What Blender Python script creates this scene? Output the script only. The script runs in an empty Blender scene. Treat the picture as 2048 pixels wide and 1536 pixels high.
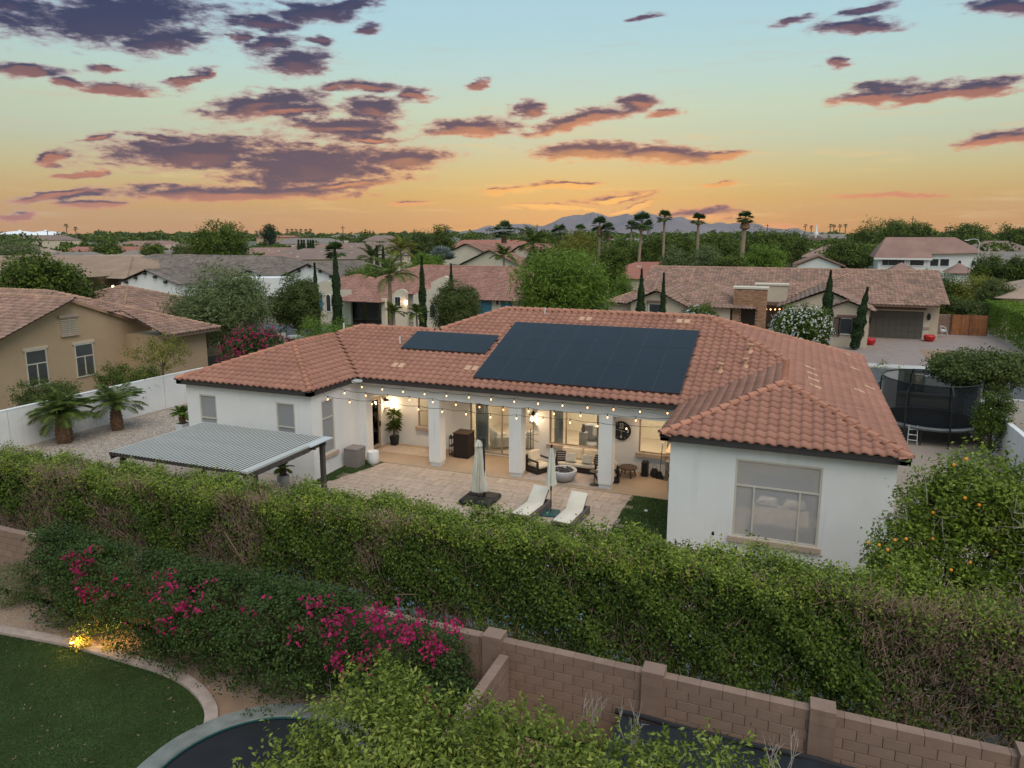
import bpy, math, random
import numpy as np
from mathutils import Vector, Matrix

R = math.radians
sc = bpy.context.scene
col = sc.collection
rng = np.random.default_rng(11)
random.seed(11)


def lin(r, g, b):
    """sRGB 0-255 -> linear"""
    return tuple(((c / 255) / 12.92 if c / 255 <= .04045 else ((c / 255 + .055) / 1.055) ** 2.4) for c in (r, g, b))


# ------------------------------------------------------------------ camera
CAMZ, FPX, CY, HZ, YAW = 9.9, 1440., 728., 466., 21.7
PITCH = math.atan((CY - HZ) / FPX)
cd = bpy.data.cameras.new('camera')
cam = bpy.data.objects.new('camera', cd)
col.objects.link(cam)
cam.location = (0, 0, CAMZ)
cam.rotation_euler = (R(90) - PITCH, 0, R(YAW))
cd.sensor_width = 36
cd.lens = 36 * FPX / 2048
cd.shift_y = -(768 - CY) / 2048
cd.clip_start = .1
cd.clip_end = 30000
sc.camera = cam

# ------------------------------------------------------------------ exposure / engine
sc.view_settings.view_transform = 'Standard'
sc.view_settings.look = 'None'
sc.view_settings.gamma = 1
sc.view_settings.use_curve_mapping = False
EXPO = .9
sc.view_settings.exposure = EXPO
sc.render.engine = 'CYCLES'
cy = sc.cycles
cy.max_bounces = 6
cy.diffuse_bounces = 3
cy.glossy_bounces = 3
cy.transmission_bounces = 4
cy.transparent_max_bounces = 10
cy.volume_bounces = 0
cy.caustics_reflective = False
cy.caustics_refractive = False
cy.sample_clamp_indirect = 4
cy.use_denoising = True

# ------------------------------------------------------------------ measuring helpers: photograph pixel -> real place
_c, _s = math.cos(PITCH), math.sin(PITCH)
_ps = R(YAW)
_Rx = np.array([[1, 0, 0], [0, _c, _s], [0, -_s, _c]])
_M = np.stack([_Rx @ np.array([math.cos(_ps), 0, -math.sin(_ps)]), _Rx @ np.array([math.sin(_ps), 0, math.cos(_ps)]), _Rx @ np.array([0, 1., 0])], 1)
_O = np.array([0, 0, CAMZ])


def ray(px, py):
    return _M.T @ np.array([(px - 1024) / FPX, -(py - CY) / FPX, 1.])


def G(px, py, z=0.):
    d = ray(px, py)
    return _O + d * ((z - CAMZ) / d[2])


def onY(px, py, Y):
    d = ray(px, py)
    return _O + d * (Y / d[1])


def onX(px, py, X):
    d = ray(px, py)
    return _O + d * (X / d[0])


def far(px, dist, z=0.):
    """place at horizontal distance dist under picture column px"""
    d = ray(px, HZ)
    h = math.hypot(d[0], d[1])
    return np.array([d[0] / h * dist, d[1] / h * dist, z])


def ztop(px, py, dist):
    d = ray(px, py)
    return CAMZ + dist * d[2] / math.hypot(d[0], d[1])


# ------------------------------------------------------------------ node helpers
def NN(nt, t, **kw):
    n = nt.nodes.new(t)
    for k, v in kw.items():
        setattr(n, k, v)
    return n


def MM(nt, op, a, b=None, c=None, clamp=False):
    n = nt.nodes.new('ShaderNodeMath')
    n.operation = op
    n.use_clamp = clamp
    for i, v in enumerate((a, b, c)):
        if v is None:
            continue
        if isinstance(v, (int, float)):
            n.inputs[i].default_value = v
        else:
            nt.links.new(v, n.inputs[i])
    return n.outputs[0]


def VM(nt, op, a, b=None):
    n = nt.nodes.new('ShaderNodeVectorMath')
    n.operation = op
    for i, v in enumerate((a, b)):
        if v is None:
            continue
        if isinstance(v, tuple):
            n.inputs[i].default_value = v
        else:
            nt.links.new(v, n.inputs[i])
    return n.outputs['Value' if op in ('LENGTH', 'DOT_PRODUCT') else 'Vector']


def MIX(nt, f, a, b, mode='MIX'):
    n = nt.nodes.new('ShaderNodeMix')
    n.data_type = 'RGBA'
    n.blend_type = mode
    for s, v in ((0, f), (6, a), (7, b)):
        if isinstance(v, (int, float)):
            n.inputs[s].default_value = v
        elif isinstance(v, tuple):
            n.inputs[s].default_value = (*v[:3], 1)
        else:
            nt.links.new(v, n.inputs[s])
    return n.outputs[2]


def MAPR(nt, v, a, b, c=0., d=1.):
    n = nt.nodes.new('ShaderNodeMapRange')
    n.interpolation_type = 'SMOOTHSTEP'
    nt.links.new(v, n.inputs[0])
    for i, x in enumerate((a, b, c, d)):
        n.inputs[i + 1].default_value = x
    return n.outputs[0]


def RAMP(nt, f, stops, interp='LINEAR'):
    n = nt.nodes.new('ShaderNodeValToRGB')
    cr = n.color_ramp
    cr.interpolation = interp
    while len(cr.elements) < len(stops):
        cr.elements.new(.5)
    for e, (p, c) in zip(cr.elements, stops):
        e.position = p
        e.color = (*c[:3], 1)
    nt.links.new(f, n.inputs[0])
    return n.outputs[0]


def NOISE(nt, vec, scale, detail=4, rough=.55, out=0):
    n = nt.nodes.new('ShaderNodeTexNoise')
    n.inputs['Scale'].default_value = scale
    n.inputs['Detail'].default_value = detail
    n.inputs['Roughness'].default_value = rough
    if vec is not None:
        nt.links.new(vec, n.inputs['Vector'])
    return n.outputs[out]


# ------------------------------------------------------------------ sky: dusk gradient, glow over the sunset, layer of clouds
world = bpy.data.worlds.new('World')
sc.world = world
world.use_nodes = True
nt = world.node_tree
nt.nodes.clear()
tc = NN(nt, 'ShaderNodeTexCoord').outputs['Generated']
dirn = VM(nt, 'NORMALIZE', tc)
sx = NN(nt, 'ShaderNodeSeparateXYZ')
nt.links.new(dirn, sx.inputs[0])
AZ = MM(nt, 'MULTIPLY', MM(nt, 'ARCTAN2', sx.outputs[0], sx.outputs[1]), 57.29578)
EL = MM(nt, 'MULTIPLY', MM(nt, 'ARCSINE', sx.outputs[2]), 57.29578)
SKY = 1 / 2 ** EXPO


def sk(r, g, b, k=1.):
    return tuple(c * SKY * k for c in lin(r, g, b))


def azel(px, py):
    d = ray(px, py)
    return math.degrees(math.atan2(d[0], d[1])), math.degrees(math.atan2(d[2], math.hypot(d[0], d[1])))


grad = RAMP(nt, MM(nt, 'DIVIDE', EL, 60., clamp=True), [
    (0, sk(206, 146, 72)), (1.2 / 60, sk(208, 155, 82)), (2.6 / 60, sk(208, 168, 97)), (4.4 / 60, sk(203, 188, 134)), (6.6 / 60, sk(194, 201, 172)),
    (9 / 60, sk(195, 211, 186)), (11.5 / 60, sk(186, 213, 206)), (14 / 60, sk(176, 211, 217)), (17.5 / 60, sk(168, 206, 221)), (30 / 60, sk(166, 202, 222)), (1, sk(160, 196, 222))])
suncol = azel(1150, 430)
ga = MM(nt, 'DIVIDE', MM(nt, 'SUBTRACT', AZ, suncol[0]), 15.)
ge = MM(nt, 'DIVIDE', MM(nt, 'SUBTRACT', EL, suncol[1] + .6), 4.2)
gl = MM(nt, 'POWER', 2.718, MM(nt, 'MULTIPLY', MM(nt, 'ADD', MM(nt, 'MULTIPLY', ga, ga), MM(nt, 'MULTIPLY', ge, ge)), -1.))
sky1 = MIX(nt, MM(nt, 'MULTIPLY', gl, .3), grad, sk(244, 200, 104))
# away from the sunset the sky is a little greyer
side = MAPR(nt, MM(nt, 'ABSOLUTE', MM(nt, 'SUBTRACT', AZ, suncol[0])), 14, 60)
sky1 = MIX(nt, MM(nt, 'MULTIPLY', side, .22), sky1, sk(150, 150, 150))

CL = [(215, 32, 222, 40, 8), (325, 78, 100, 24, 10), (20, 5, 55, 22, 0), (640, 24, 120, 17, 8), (520, 46, 75, 13, 5), (700, 12, 95, 10, 8), (752, 56, 36, 9, 6), (540, 88, 55, 17, 15),
      (622, 80, 46, 7, -2), (590, 122, 92, 21, 8), (480, 78, 26, 11, 0), (60, 146, 85, 9, 3), (155, 171, 34, 9, -6), (245, 182, 66, 8, 3), (205, 140, 30, 6, 0), (382, 155, 44, 9, 28),
      (655, 172, 44, 10, 12), (735, 172, 76, 12, -3), (830, 193, 38, 11, 0), (525, 210, 132, 22, 9), (590, 224, 86, 12, 8), (756, 220, 68, 20, 0), (690, 254, 120, 18, 0), (730, 276, 95, 9, 0),
      (196, 279, 30, 8, 14), (395, 302, 200, 30, 6), (625, 332, 225, 42, 4), (800, 318, 112, 22, 2), (325, 277, 66, 6, -2), (470, 385, 265, 17, 1), (650, 372, 190, 11, 6),
      (112, 392, 78, 9, 9), (165, 411, 60, 9, 2), (20, 430, 28, 5, 0), (120, 318, 38, 10, 20), (150, 350, 48, 5, 3), (945, 255, 108, 15, 5), (1060, 222, 40, 14, 14), (1160, 240, 140, 13, 9),
      (1275, 208, 54, 12, 6), (1332, 226, 36, 7, 0), (1170, 302, 105, 18, 0), (1320, 309, 120, 17, -2), (1430, 312, 70, 8, 0), (1125, 373, 85, 9, 3), (1235, 398, 84, 9, 6), (1265, 417, 60, 6, 10),
      (1398, 426, 84, 13, 6), (1440, 366, 36, 6, 6), (1745, 14, 66, 8, 2), (1715, 52, 84, 13, -3), (1565, 50, 44, 7, 8), (1945, 176, 100, 12, 2), (1780, 184, 66, 14, 0), (1745, 200, 82, 9, -2),
      (1850, 195, 56, 8, 8), (1990, 275, 60, 11, 8), (2050, 5, 80, 14, -8), (965, 165, 34, 7, 16), (1662, 130, 26, 8, -10), (830, 404, 50, 6, 4), (1010, 382, 66, 7, 3), (1090, 418, 96, 6, -2),
      (1780, 392, 110, 4, 3), (1290, 36, 40, 5, 3), (1530, 448, 90, 4, -2)]
def field(name, clouds):
    grp = bpy.data.node_groups.new(name, 'ShaderNodeTree')
    grp.interface.new_socket('V', in_out='INPUT', socket_type='NodeSocketVector')
    grp.interface.new_socket('D', in_out='OUTPUT', socket_type='NodeSocketFloat')
    gi = grp.nodes.new('NodeGroupInput')
    go = grp.nodes.new('NodeGroupOutput')
    best = None
    for px, py, a, b, t in clouds:
        az0, el0 = azel(px, py)
        mp = grp.nodes.new('ShaderNodeMapping')
        mp.vector_type = 'TEXTURE'
        mp.inputs['Location'].default_value = (az0, el0, 0)
        mp.inputs['Rotation'].default_value = (0, 0, R(t))
        mp.inputs['Scale'].default_value = (a / 25.2 * .97, b / 25.2 * 1.16, 1)
        src = gi.outputs[0]
        if best is not None:   # thread the running value through, so that the shader evaluates cloud after cloud
            ma = grp.nodes.new('ShaderNodeVectorMath')
            ma.operation = 'MULTIPLY_ADD'
            grp.links.new(best, ma.inputs[0])
            ma.inputs[1].default_value = (1e-7, 1e-7, 0)
            grp.links.new(src, ma.inputs[2])
            src = ma.outputs[0]
        grp.links.new(src, mp.inputs[0])
        L = VM(grp, 'LENGTH', mp.outputs[0])
        if best is None:
            best = L
        else:
            n = grp.nodes.new('ShaderNodeMath')
            n.operation = 'SMOOTH_MIN'
            grp.links.new(best, n.inputs[0])
            grp.links.new(L, n.inputs[1])
            n.inputs[2].default_value = .12
            best = n.outputs[0]
    grp.links.new(best, go.inputs[0])
    return grp


F_ALL = field('cloud_field', CL)
stretch = VM(nt, 'MULTIPLY', dirn, (1, 1, 3.4))
nz = NOISE(nt, stretch, 9., 7, .62, 1)
cmb = NN(nt, 'ShaderNodeCombineXYZ')
nt.links.new(AZ, cmb.inputs[0])
nt.links.new(EL, cmb.inputs[1])
warp = VM(nt, 'MULTIPLY', VM(nt, 'SUBTRACT', nz, (.5, .5, .5)), (6, 1.7, 0))
pos = VM(nt, 'ADD', cmb.outputs[0], warp)
fine = NOISE(nt, stretch, 38., 7, .66)


def cloud(vec, grp):
    g = nt.nodes.new('ShaderNodeGroup')
    g.node_tree = grp
    nt.links.new(vec, g.inputs[0])
    return MM(nt, 'ADD', g.outputs[0], MM(nt, 'MULTIPLY', MM(nt, 'SUBTRACT', fine, .5), 1.75))


d0 = cloud(pos, F_ALL)
dens = MAPR(nt, d0, 1.2, .62)
core = MAPR(nt, d0, 1.02, .45)
lit = MAPR(nt, MM(nt, 'SUBTRACT', cloud(VM(nt, 'ADD', pos, (0, -.42, 0)), F_ALL), d0), .12, .75)
# loose cloud over the rest of the sky (overhead and behind), same look
roof = VM(nt, 'DIVIDE', dirn, (1, 1, 1))
div = NN(nt, 'ShaderNodeCombineXYZ')
zz = MM(nt, 'MAXIMUM', sx.outputs[2], .06)
nt.links.new(MM(nt, 'DIVIDE', sx.outputs[0], zz), div.inputs[0])
nt.links.new(MM(nt, 'DIVIDE', sx.outputs[1], zz), div.inputs[1])
lo = NOISE(nt, div.outputs[0], .75, 6, .6)
above = MAPR(nt, EL, 18, 26)
d2 = MM(nt, 'MULTIPLY', MAPR(nt, lo, .56, .68), above)
under = MAPR(nt, MM(nt, 'SUBTRACT', sx.outputs[2], 0), .30, .02)      # low clouds catch more of the afterglow
near = MM(nt, 'MAXIMUM', MM(nt, 'MULTIPLY', MAPR(nt, MM(nt, 'ABSOLUTE', MM(nt, 'SUBTRACT', AZ, suncol[0])), 72, 8), under), MM(nt, 'MULTIPLY', under, .3))
edge = MIX(nt, near, sk(150, 152, 172), sk(236, 160, 104))
dark = MIX(nt, near, sk(34, 40, 84), sk(90, 66, 86))
ccol = MIX(nt, core, edge, dark)
ccol = MIX(nt, MM(nt, 'MULTIPLY', lit, MM(nt, 'MULTIPLY_ADD', near, .95, .02)), ccol, MIX(nt, gl, sk(226, 140, 98), sk(255, 196, 96)))
wisp = NOISE(nt, VM(nt, 'MULTIPLY', dirn, (1, 1, 11)), 7., 8, .62)
wd = MM(nt, 'MULTIPLY', MAPR(nt, wisp, .53, .72), MM(nt, 'MULTIPLY', MAPR(nt, EL, 19, 8), .5))
sky1 = MIX(nt, wd, sky1, MIX(nt, MM(nt, 'MULTIPLY', near, .9), sk(176, 180, 184), sk(255, 206, 112)))
sky2 = MIX(nt, MM(nt, 'MULTIPLY', dens, .96), sky1, ccol)
sky2 = MIX(nt, MM(nt, 'MULTIPLY', d2, .55), sky2, sk(150, 150, 172))
# below the horizon: dull earth
sky2 = MIX(nt, MAPR(nt, EL, -.3, -1.2), sky2, sk(120, 100, 86))
st = NN(nt, 'ShaderNodeTexSky', sky_type='NISHITA', sun_disc=False, sun_elevation=R(.6), sun_rotation=R(suncol[0]))
bgn = NN(nt, 'ShaderNodeBackground')
nt.links.new(st.outputs[0], bgn.inputs[0])
bgn.inputs[1].default_value = .006
bgc = NN(nt, 'ShaderNodeBackground')
nt.links.new(sky2, bgc.inputs[0])
bgc.inputs[1].default_value = 1.
ad = NN(nt, 'ShaderNodeAddShader')
nt.links.new(bgn.outputs[0], ad.inputs[0])
nt.links.new(bgc.outputs[0], ad.inputs[1])
wo = NN(nt, 'ShaderNodeOutputWorld')
nt.links.new(ad.outputs[0], wo.inputs[0])

# ------------------------------------------------------------------ soft light of the bright dusk sky behind and above the camera
sl = bpy.data.lights.new('sun', 'SUN')
sl.energy = 1.22
sl.angle = R(55)
sl.color = (1., .91, .81)
so = bpy.data.objects.new('sun', sl)
col.objects.link(so)
so.location = (0, -10, 40)
so.rotation_euler = Vector((-.40, .42, -.81)).to_track_quat('-Z', 'Y').to_euler()

# ------------------------------------------------------------------ materials
MAT = {}


def pm(name, c, rough=.8, var=.12, scale=2., bump=0., bscale=40., spec=.3, metal=0., c2=None, isl=0., streak=0., emit=None, es=0., detail=4, world=False):
    """painted / plaster / metal surface: colour with soft wear, optional relief and piece-to-piece tint"""
    m = bpy.data.materials.new(name)
    m.use_nodes = True
    t = m.node_tree
    b = t.nodes['Principled BSDF']
    b.inputs['Roughness'].default_value = rough
    b.inputs['Specular IOR Level'].default_value = spec
    b.inputs['Metallic'].default_value = metal
    v = NN(t, 'ShaderNodeTexCoord').outputs['Object'] if not world else NN(t, 'ShaderNodeNewGeometry').outputs['Position']
    n1 = NOISE(t, v, scale, detail, .6)
    lo_ = tuple(x * (1 - var) for x in c)
    hi_ = c2 if c2 else tuple(min(1, x * (1 + var)) for x in c)
    cc = RAMP(t, n1, [(.3, lo_), (.7, hi_)])
    if isl:
        g = NN(t, 'ShaderNodeNewGeometry').outputs['Random Per Island']
        o = NN(t, 'ShaderNodeObjectInfo').outputs['Random']
        w = NN(t, 'ShaderNodeTexWhiteNoise', noise_dimensions='2D')
        cv = NN(t, 'ShaderNodeCombineXYZ')
        t.links.new(g, cv.inputs[0])
        t.links.new(o, cv.inputs[1])
        t.links.new(cv.outputs[0], w.inputs[0])
        k = MM(t, 'MULTIPLY_ADD', w.outputs[0], 2 * isl, 1 - isl)
        cc = MIX(t, 1., cc, k, 'MULTIPLY')
    if streak:
        mp = NN(t, 'ShaderNodeMapping')
        mp.inputs['Scale'].default_value = (2.2, 2.2, .16)
        t.links.new(v, mp.inputs[0])
        cc = MIX(t, MAPR(t, NOISE(t, mp.outputs[0], 1.6, 6, .65), .52, .78, 0, streak * 2), cc, tuple(x * .55 for x in c))
    t.links.new(cc, b.inputs['Base Color'])
    if bump:
        bn = NN(t, 'ShaderNodeBump')
        bn.inputs['Strength'].default_value = bump
        bn.inputs['Distance'].default_value = .02
        t.links.new(NOISE(t, v, bscale, 3, .6), bn.inputs['Height'])
        t.links.new(bn.outputs[0], b.inputs['Normal'])
    if emit:
        b.inputs['Emission Color'].default_value = (*emit, 1)
        b.inputs['Emission Strength'].default_value = es
    MAT[name] = m
    return m


def leafm(name, cols, trans=.25, rough=.45, patch=.8):
    """foliage: every leaf its own tint, patches of older and younger growth"""
    m = bpy.data.materials.new(name)
    m.use_nodes = True
    t = m.node_tree
    b = t.nodes['Principled BSDF']
    b.inputs['Roughness'].default_value = rough
    b.inputs['Specular IOR Level'].default_value = .16
    g = NN(t, 'ShaderNodeNewGeometry').outputs['Random Per Island']
    v = NN(t, 'ShaderNodeTexCoord').outputs['Object']
    n1 = NOISE(t, v, patch, 3, .6)
    f = MM(t, 'ADD', MM(t, 'MULTIPLY', g, .62), MM(t, 'MULTIPLY', MM(t, 'SUBTRACT', n1, .3), .95), clamp=True)
    cc = RAMP(t, f, [(i / (len(cols) - 1), x) for i, x in enumerate(cols)])
    t.links.new(cc, b.inputs['Base Color'])
    tr = NN(t, 'ShaderNodeBsdfTranslucent')
    t.links.new(cc, tr.inputs[0])
    mx = NN(t, 'ShaderNodeMixShader')
    mx.inputs[0].default_value = trans
    t.links.new(b.outputs[0], mx.inputs[1])
    t.links.new(tr.outputs[0], mx.inputs[2])
    t.links.new(mx.outputs[0], t.nodes['Material Output'].inputs[0])
    MAT[name] = m
    return m


def glassm(name, tint=(.9, .95, .95), clear=.82, rough=.03, haze=None, hz=.0, refl=1.45):
    """thin pane: see-through with a Fresnel reflection; optional woven-screen haze"""
    m = bpy.data.materials.new(name)
    m.use_nodes = True
    t = m.node_tree
    t.nodes.remove(t.nodes['Principled BSDF'])
    tr = NN(t, 'ShaderNodeBsdfTransparent')
    tr.inputs[0].default_value = (*tint, 1)
    gl_ = NN(t, 'ShaderNodeBsdfGlossy')
    gl_.inputs['Roughness'].default_value = rough
    fr = NN(t, 'ShaderNodeFresnel')
    fr.inputs[0].default_value = refl
    mx = NN(t, 'ShaderNodeMixShader')
    t.links.new(MM(t, 'MULTIPLY_ADD', fr.outputs[0], 1., 1 - clear - .1, clamp=True), mx.inputs[0])
    t.links.new(tr.outputs[0], mx.inputs[1])
    t.links.new(gl_.outputs[0], mx.inputs[2])
    o = mx.outputs[0]
    if haze:
        df = NN(t, 'ShaderNodeBsdfDiffuse')
        df.inputs[0].default_value = (*haze, 1)
        m2 = NN(t, 'ShaderNodeMixShader')
        v = NN(t, 'ShaderNodeTexCoord').outputs['Object']
        n1 = NOISE(t, v, 55, 2, .7)
        t.links.new(MM(t, 'ADD', MM(t, 'MULTIPLY', MM(t, 'SUBTRACT', n1, .5), .5), hz, clamp=True), m2.inputs[0])
        t.links.new(o, m2.inputs[1])
        t.links.new(df.outputs[0], m2.inputs[2])
        o = m2.outputs[0]
    t.links.new(o, t.nodes['Material Output'].inputs[0])
    MAT[name] = m
    return m


def emitm(name, c, s):
    m = bpy.data.materials.new(name)
    m.use_nodes = True
    t = m.node_tree
    t.nodes.remove(t.nodes['Principled BSDF'])
    e = NN(t, 'ShaderNodeEmission')
    e.inputs[0].default_value = (*c, 1)
    e.inputs[1].default_value = s
    t.links.new(e.outputs[0], t.nodes['Material Output'].inputs[0])
    MAT[name] = m
    return m


pm('stucco', (.76, .745, .725), .9, .05, .5, .5, 45, streak=.13)
pm('stucco_cream', (.60, .53, .43), .9, .06, .6, .2, 40)
pm('stucco_tan', (.44, .31, .20), .9, .08, .5, .3, 40)
pm('stucco_beige', (.56, .46, .36), .9, .07, .5, .2, 40)
pm('stucco_white', (.74, .73, .72), .9, .05, .5, .2, 40)
pm('stucco_mustard', (.37, .27, .15), .9, .07, .5, .2, 40)
pm('wall_white', (.70, .69, .68), .9, .08, .8, .4, 25, streak=.2)
pm('roof_clay', (.335, .160, .114), .75, .12, .35, .25, 25, isl=.09, streak=.12)
pm('roof_cap', (.42, .19, .125), .75, .12, .8, .25, 25, isl=.10)
pm('roof_pale', (.55, .33, .22), .8, .1, 2, .2, 25)
pm('roof_mixed', (.27, .18, .145), .8, .2, .9, .25, 25, isl=.24, c2=(.36, .21, .16))
pm('roof_mixed_cap', (.36, .22, .15), .8, .15, 1, .2, 25, isl=.15)
pm('roof_rose', (.31, .165, .13), .8, .15, .6, .2, 25, isl=.18)
pm('roof_rose_cap', (.36, .18, .13), .8, .15, .6, .2, 25, isl=.1)
pm('roof_slate', (.19, .155, .135), .8, .2, .5, .2, 25, isl=.25)
pm('fascia', (.045, .04, .04), .6, .1, 3)
pm('fascia_brown', (.16, .10, .075), .7, .1, 3)
pm('frame_tan', (.38, .29, .21), .5, .06, 3)
pm('frame_white', (.68, .67, .63), .5, .05, 3)
pm('frame_light', (.55, .5, .43), .5, .05, 3)
pm('sill_tan', (.44, .34, .265), .85, .08, 3, .2, 50)
pm('dark_metal', (.03, .028, .028), .45, .1, 4)
pm('black', (.018, .018, .02), .5, .1, 4)
pm('brown_metal', (.075, .062, .056), .5, .1, 3)
pm('louvre', (.47, .46, .43), .45, .07, 1.5)
pm('grey_white', (.62, .62, .61), .6, .06, 3, .1, 30)
pm('concrete', (.36, .265, .18), .85, .08, .6, .12, 20)
pm('paver', (.42, .325, .255), .8, .14, 5, .2, 25, isl=.06)
pm('grout', (.36, .28, .225), .9, .1, 4)
pm('curb', (.37, .29, .25), .9, .22, 3, .25, 60)
pm('deck', (.52, .47, .41), .85, .1, 1.2, .15, 30)
pm('wicker', (.03, .02, .017), .6, .25, 20, .6, 90)
pm('wicker_grey', (.13, .11, .105), .65, .25, 25, .6, 90)
pm('cushion', (.66, .60, .50), .95, .05, 4, .15, 30)
pm('cushion_cream', (.68, .58, .44), .95, .05, 4, .15, 30)
pm('canvas', (.62, .60, .52), .95, .08, 3, .2, 60)
pm('wood_dark', (.085, .055, .04), .6, .25, 8, .2, 40)
pm('wood_grey', (.25, .22, .19), .7, .2, 8, .2, 40)
pm('wood_fence', (.27, .11, .045), .7, .25, 3, .2, 30, isl=.2)
pm('pot_white', (.68, .68, .67), .5, .05, 3, .05, 30)
pm('pot_grey', (.36, .36, .36), .7, .1, 3, .1, 30)
pm('bin_grey', (.22, .19, .18), .7, .08, 3, .2, 60)
pm('fire_bowl', (.40, .40, .41), .75, .12, 3, .15, 30)
pm('lava', (.05, .045, .045), .9, .5, 30, .8, 60)
pm('rug', (.46, .37, .29), .95, .12, 9, .4, 90)
pm('rug_grey', (.40, .33, .285), .95, .12, 6, .3, 90)
pm('turf', (.04, .07, .018), .9, .3, .9, .5, 160)
pm('turf_patio', (.05, .085, .02), .9, .2, 1.5, .5, 160)
pm('gravel', (.30, .245, .205), .95, .3, 24, .8, 60)
pm('dirt', (.29, .19, .125), .95, .16, 1.2, .5, 40)
pm('asphalt', (.085, .088, .095), .9, .1, .8, .2, 60)
pm('drive_paver', (.30, .235, .21), .9, .1, 1., .2, 30, isl=.12)
pm('kerb', (.46, .44, .42), .9, .08, 1, .1, 30)
pm('lawn', (.09, .14, .035), .95, .25, 1.5, .5, 60)
pm('far_ground', (.19, .155, .115), .95, .3, .03, 0, c2=(.12, .14, .07))
pm('block', (.25, .165, .127), .9, .12, 3, .4, 70, isl=.07, streak=.12)
pm('mortar', (.18, .125, .10), .95, .08, 5, .2, 60)
pm('block_white', (.70, .70, .70), .9, .05, 2, .2, 50, isl=.03)
pm('solar', (.008, .010, .016), .3, .2, 1.5, spec=.35)
pm('solar_frame', (.05, .06, .075), .4, .1, 3)
pm('tramp_mat', (.016, .017, .02), .8, .15, 2, .2, 150)
pm('tramp_pad', (.18, .19, .175), .6, .3, 2.2, .5, 6)
pm('tramp_ring', (.13, .135, .14), .5, .1, 2)
pm('teal', (.015, .07, .07), .5, .1, 2)
pm('tarp', (.018, .022, .028), .55, .3, 1.5, .4, 4)
pm('blue_door', (.05, .16, .23), .5, .06, 2)
pm('garage_door', (.115, .10, .083), .6, .05, 2)
pm('brick', (.36, .20, .12), .85, .15, 3, .2, 50, isl=.22)
pm('trunk', (.16, .115, .085), .95, .25, 8, .8, 30)
pm('trunk_pale', (.30, .22, .16), .95, .2, 6, .8, 30)
pm('twig', (.21, .145, .105), .95, .2, 6)
pm('twig_grey', (.34, .29, .25), .95, .15, 6)
pm('boots', (.17, .095, .055), .95, .35, 14, .9, 40)
pm('palm_skirt', (.23, .135, .08), .95, .3, 6, .6, 30)
pm('bulb_cap', (.02, .018, .018), .5, .1, 5)
pm('orange', (.75, .30, .03), .5, .15, 8)
pm('red_pot', (.45, .02, .02), .35, .1, 3)
pm('white_paint', (.75, .75, .75), .5, .04, 3)
pm('ac_grey', (.50, .52, .53), .5, .06, 3)
pm('shade', (.62, .42, .22), .9, .06, 5, emit=(1., .62, .3), es=.25)
pm('interior', (.72, .66, .56), .9, .04, 1)
pm('interior_floor', (.55, .48, .40), .4, .06, 1)
pm('interior_grey', (.27, .28, .31), .9, .1, 4)
pm('curtain', (.66, .68, .70), .9, .06, 8)
pm('striped', (.035, .033, .035), .95, .1, 3)
pm('clock_face', (.022, .024, .03), .5, .1, 3)
pm('clock_ink', (.62, .60, .55), .6, .05, 3)
pm('mountain', (.19, .15, .15), 1, .2, .0015, 0)
pm('far_roof', (.27, .16, .13), .9, .15, .3, .3, 6)
pm('far_roof_grey', (.215, .18, .16), .9, .15, .3, .3, 6)
pm('far_roof_tan', (.33, .235, .175), .9, .12, .3, .3, 6)
pm('far_roof_red', (.33, .135, .10), .9, .15, .3, .3, 6)
pm('far_roof_brown', (.22, .15, .125), .9, .15, .3, .3, 6)
pm('dome_white', (.8, .8, .82), .6, .03, .1)
pm('dark_pane', (.03, .035, .04), .15, .2, 1, spec=.6)
pm('pane_green', (.13, .165, .145), .3, .15, 1, spec=.5)
pm('shutter_brown', (.12, .085, .065), .7, .1, 3)
pm('blue_bin', (.03, .09, .25), .5, .1, 3)
pm('gate_iron', (.10, .055, .045), .7, .2, 2)
leafm('leaf_hedge', [(.018, .032, .007), (.05, .085, .013), (.10, .15, .022), (.17, .22, .036)], .22, .5, 1.1)
leafm('leaf_tip_lit', [(.09, .13, .018), (.19, .25, .033), (.34, .38, .06)], .25, .5, 1.3)  # hedge-top leaves made paler: overhead light put into their colour
leafm('leaf_dead', [(.11, .075, .05), (.19, .13, .085), (.24, .17, .11)], .2, .8, 1)
leafm('leaf_boug', [(.016, .034, .009), (.045, .08, .018), (.09, .135, .032)], .2, .5, 1.2)
leafm('bract', [(.26, .012, .06), (.45, .018, .13), (.45, .07, .14)], .3, .7, 3)
leafm('leaf_citrus', [(.04, .06, .010), (.12, .165, .025), (.24, .29, .05), (.42, .44, .13)], .3, .38, .9)
leafm('leaf_orange', [(.04, .07, .010), (.11, .165, .02), (.20, .26, .036), (.31, .35, .055)], .25, .4, .9)
leafm('leaf_tree', [(.020, .037, .006), (.075, .112, .015), (.21, .26, .04)], .22, .6, .5)
leafm('leaf_bright', [(.06, .11, .012), (.13, .21, .025), (.22, .31, .05)], .3, .55, .4)
leafm('leaf_olive', [(.05, .065, .018), (.09, .12, .03), (.15, .175, .05)], .25, .6, .5)
leafm('leaf_sage', [(.08, .105, .04), (.14, .175, .065), (.20, .24, .10)], .25, .6, .5)
leafm('leaf_yellow', [(.11, .12, .02), (.19, .19, .03), (.26, .25, .05)], .25, .6, .5)
leafm('leaf_cypress', [(.012, .026, .010), (.025, .048, .016), (.04, .07, .024)], .1, .7, .6)
leafm('leaf_palm', [(.07, .10, .02), (.13, .18, .04), (.21, .26, .07)], .25, .5, .5)
leafm('leaf_fan', [(.03, .055, .018), (.06, .10, .03), (.10, .15, .045)], .2, .5, .5)
leafm('leaf_blue', [(.12, .15, .14), (.19, .22, .21), (.25, .28, .27)], .2, .5, .5)
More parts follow.
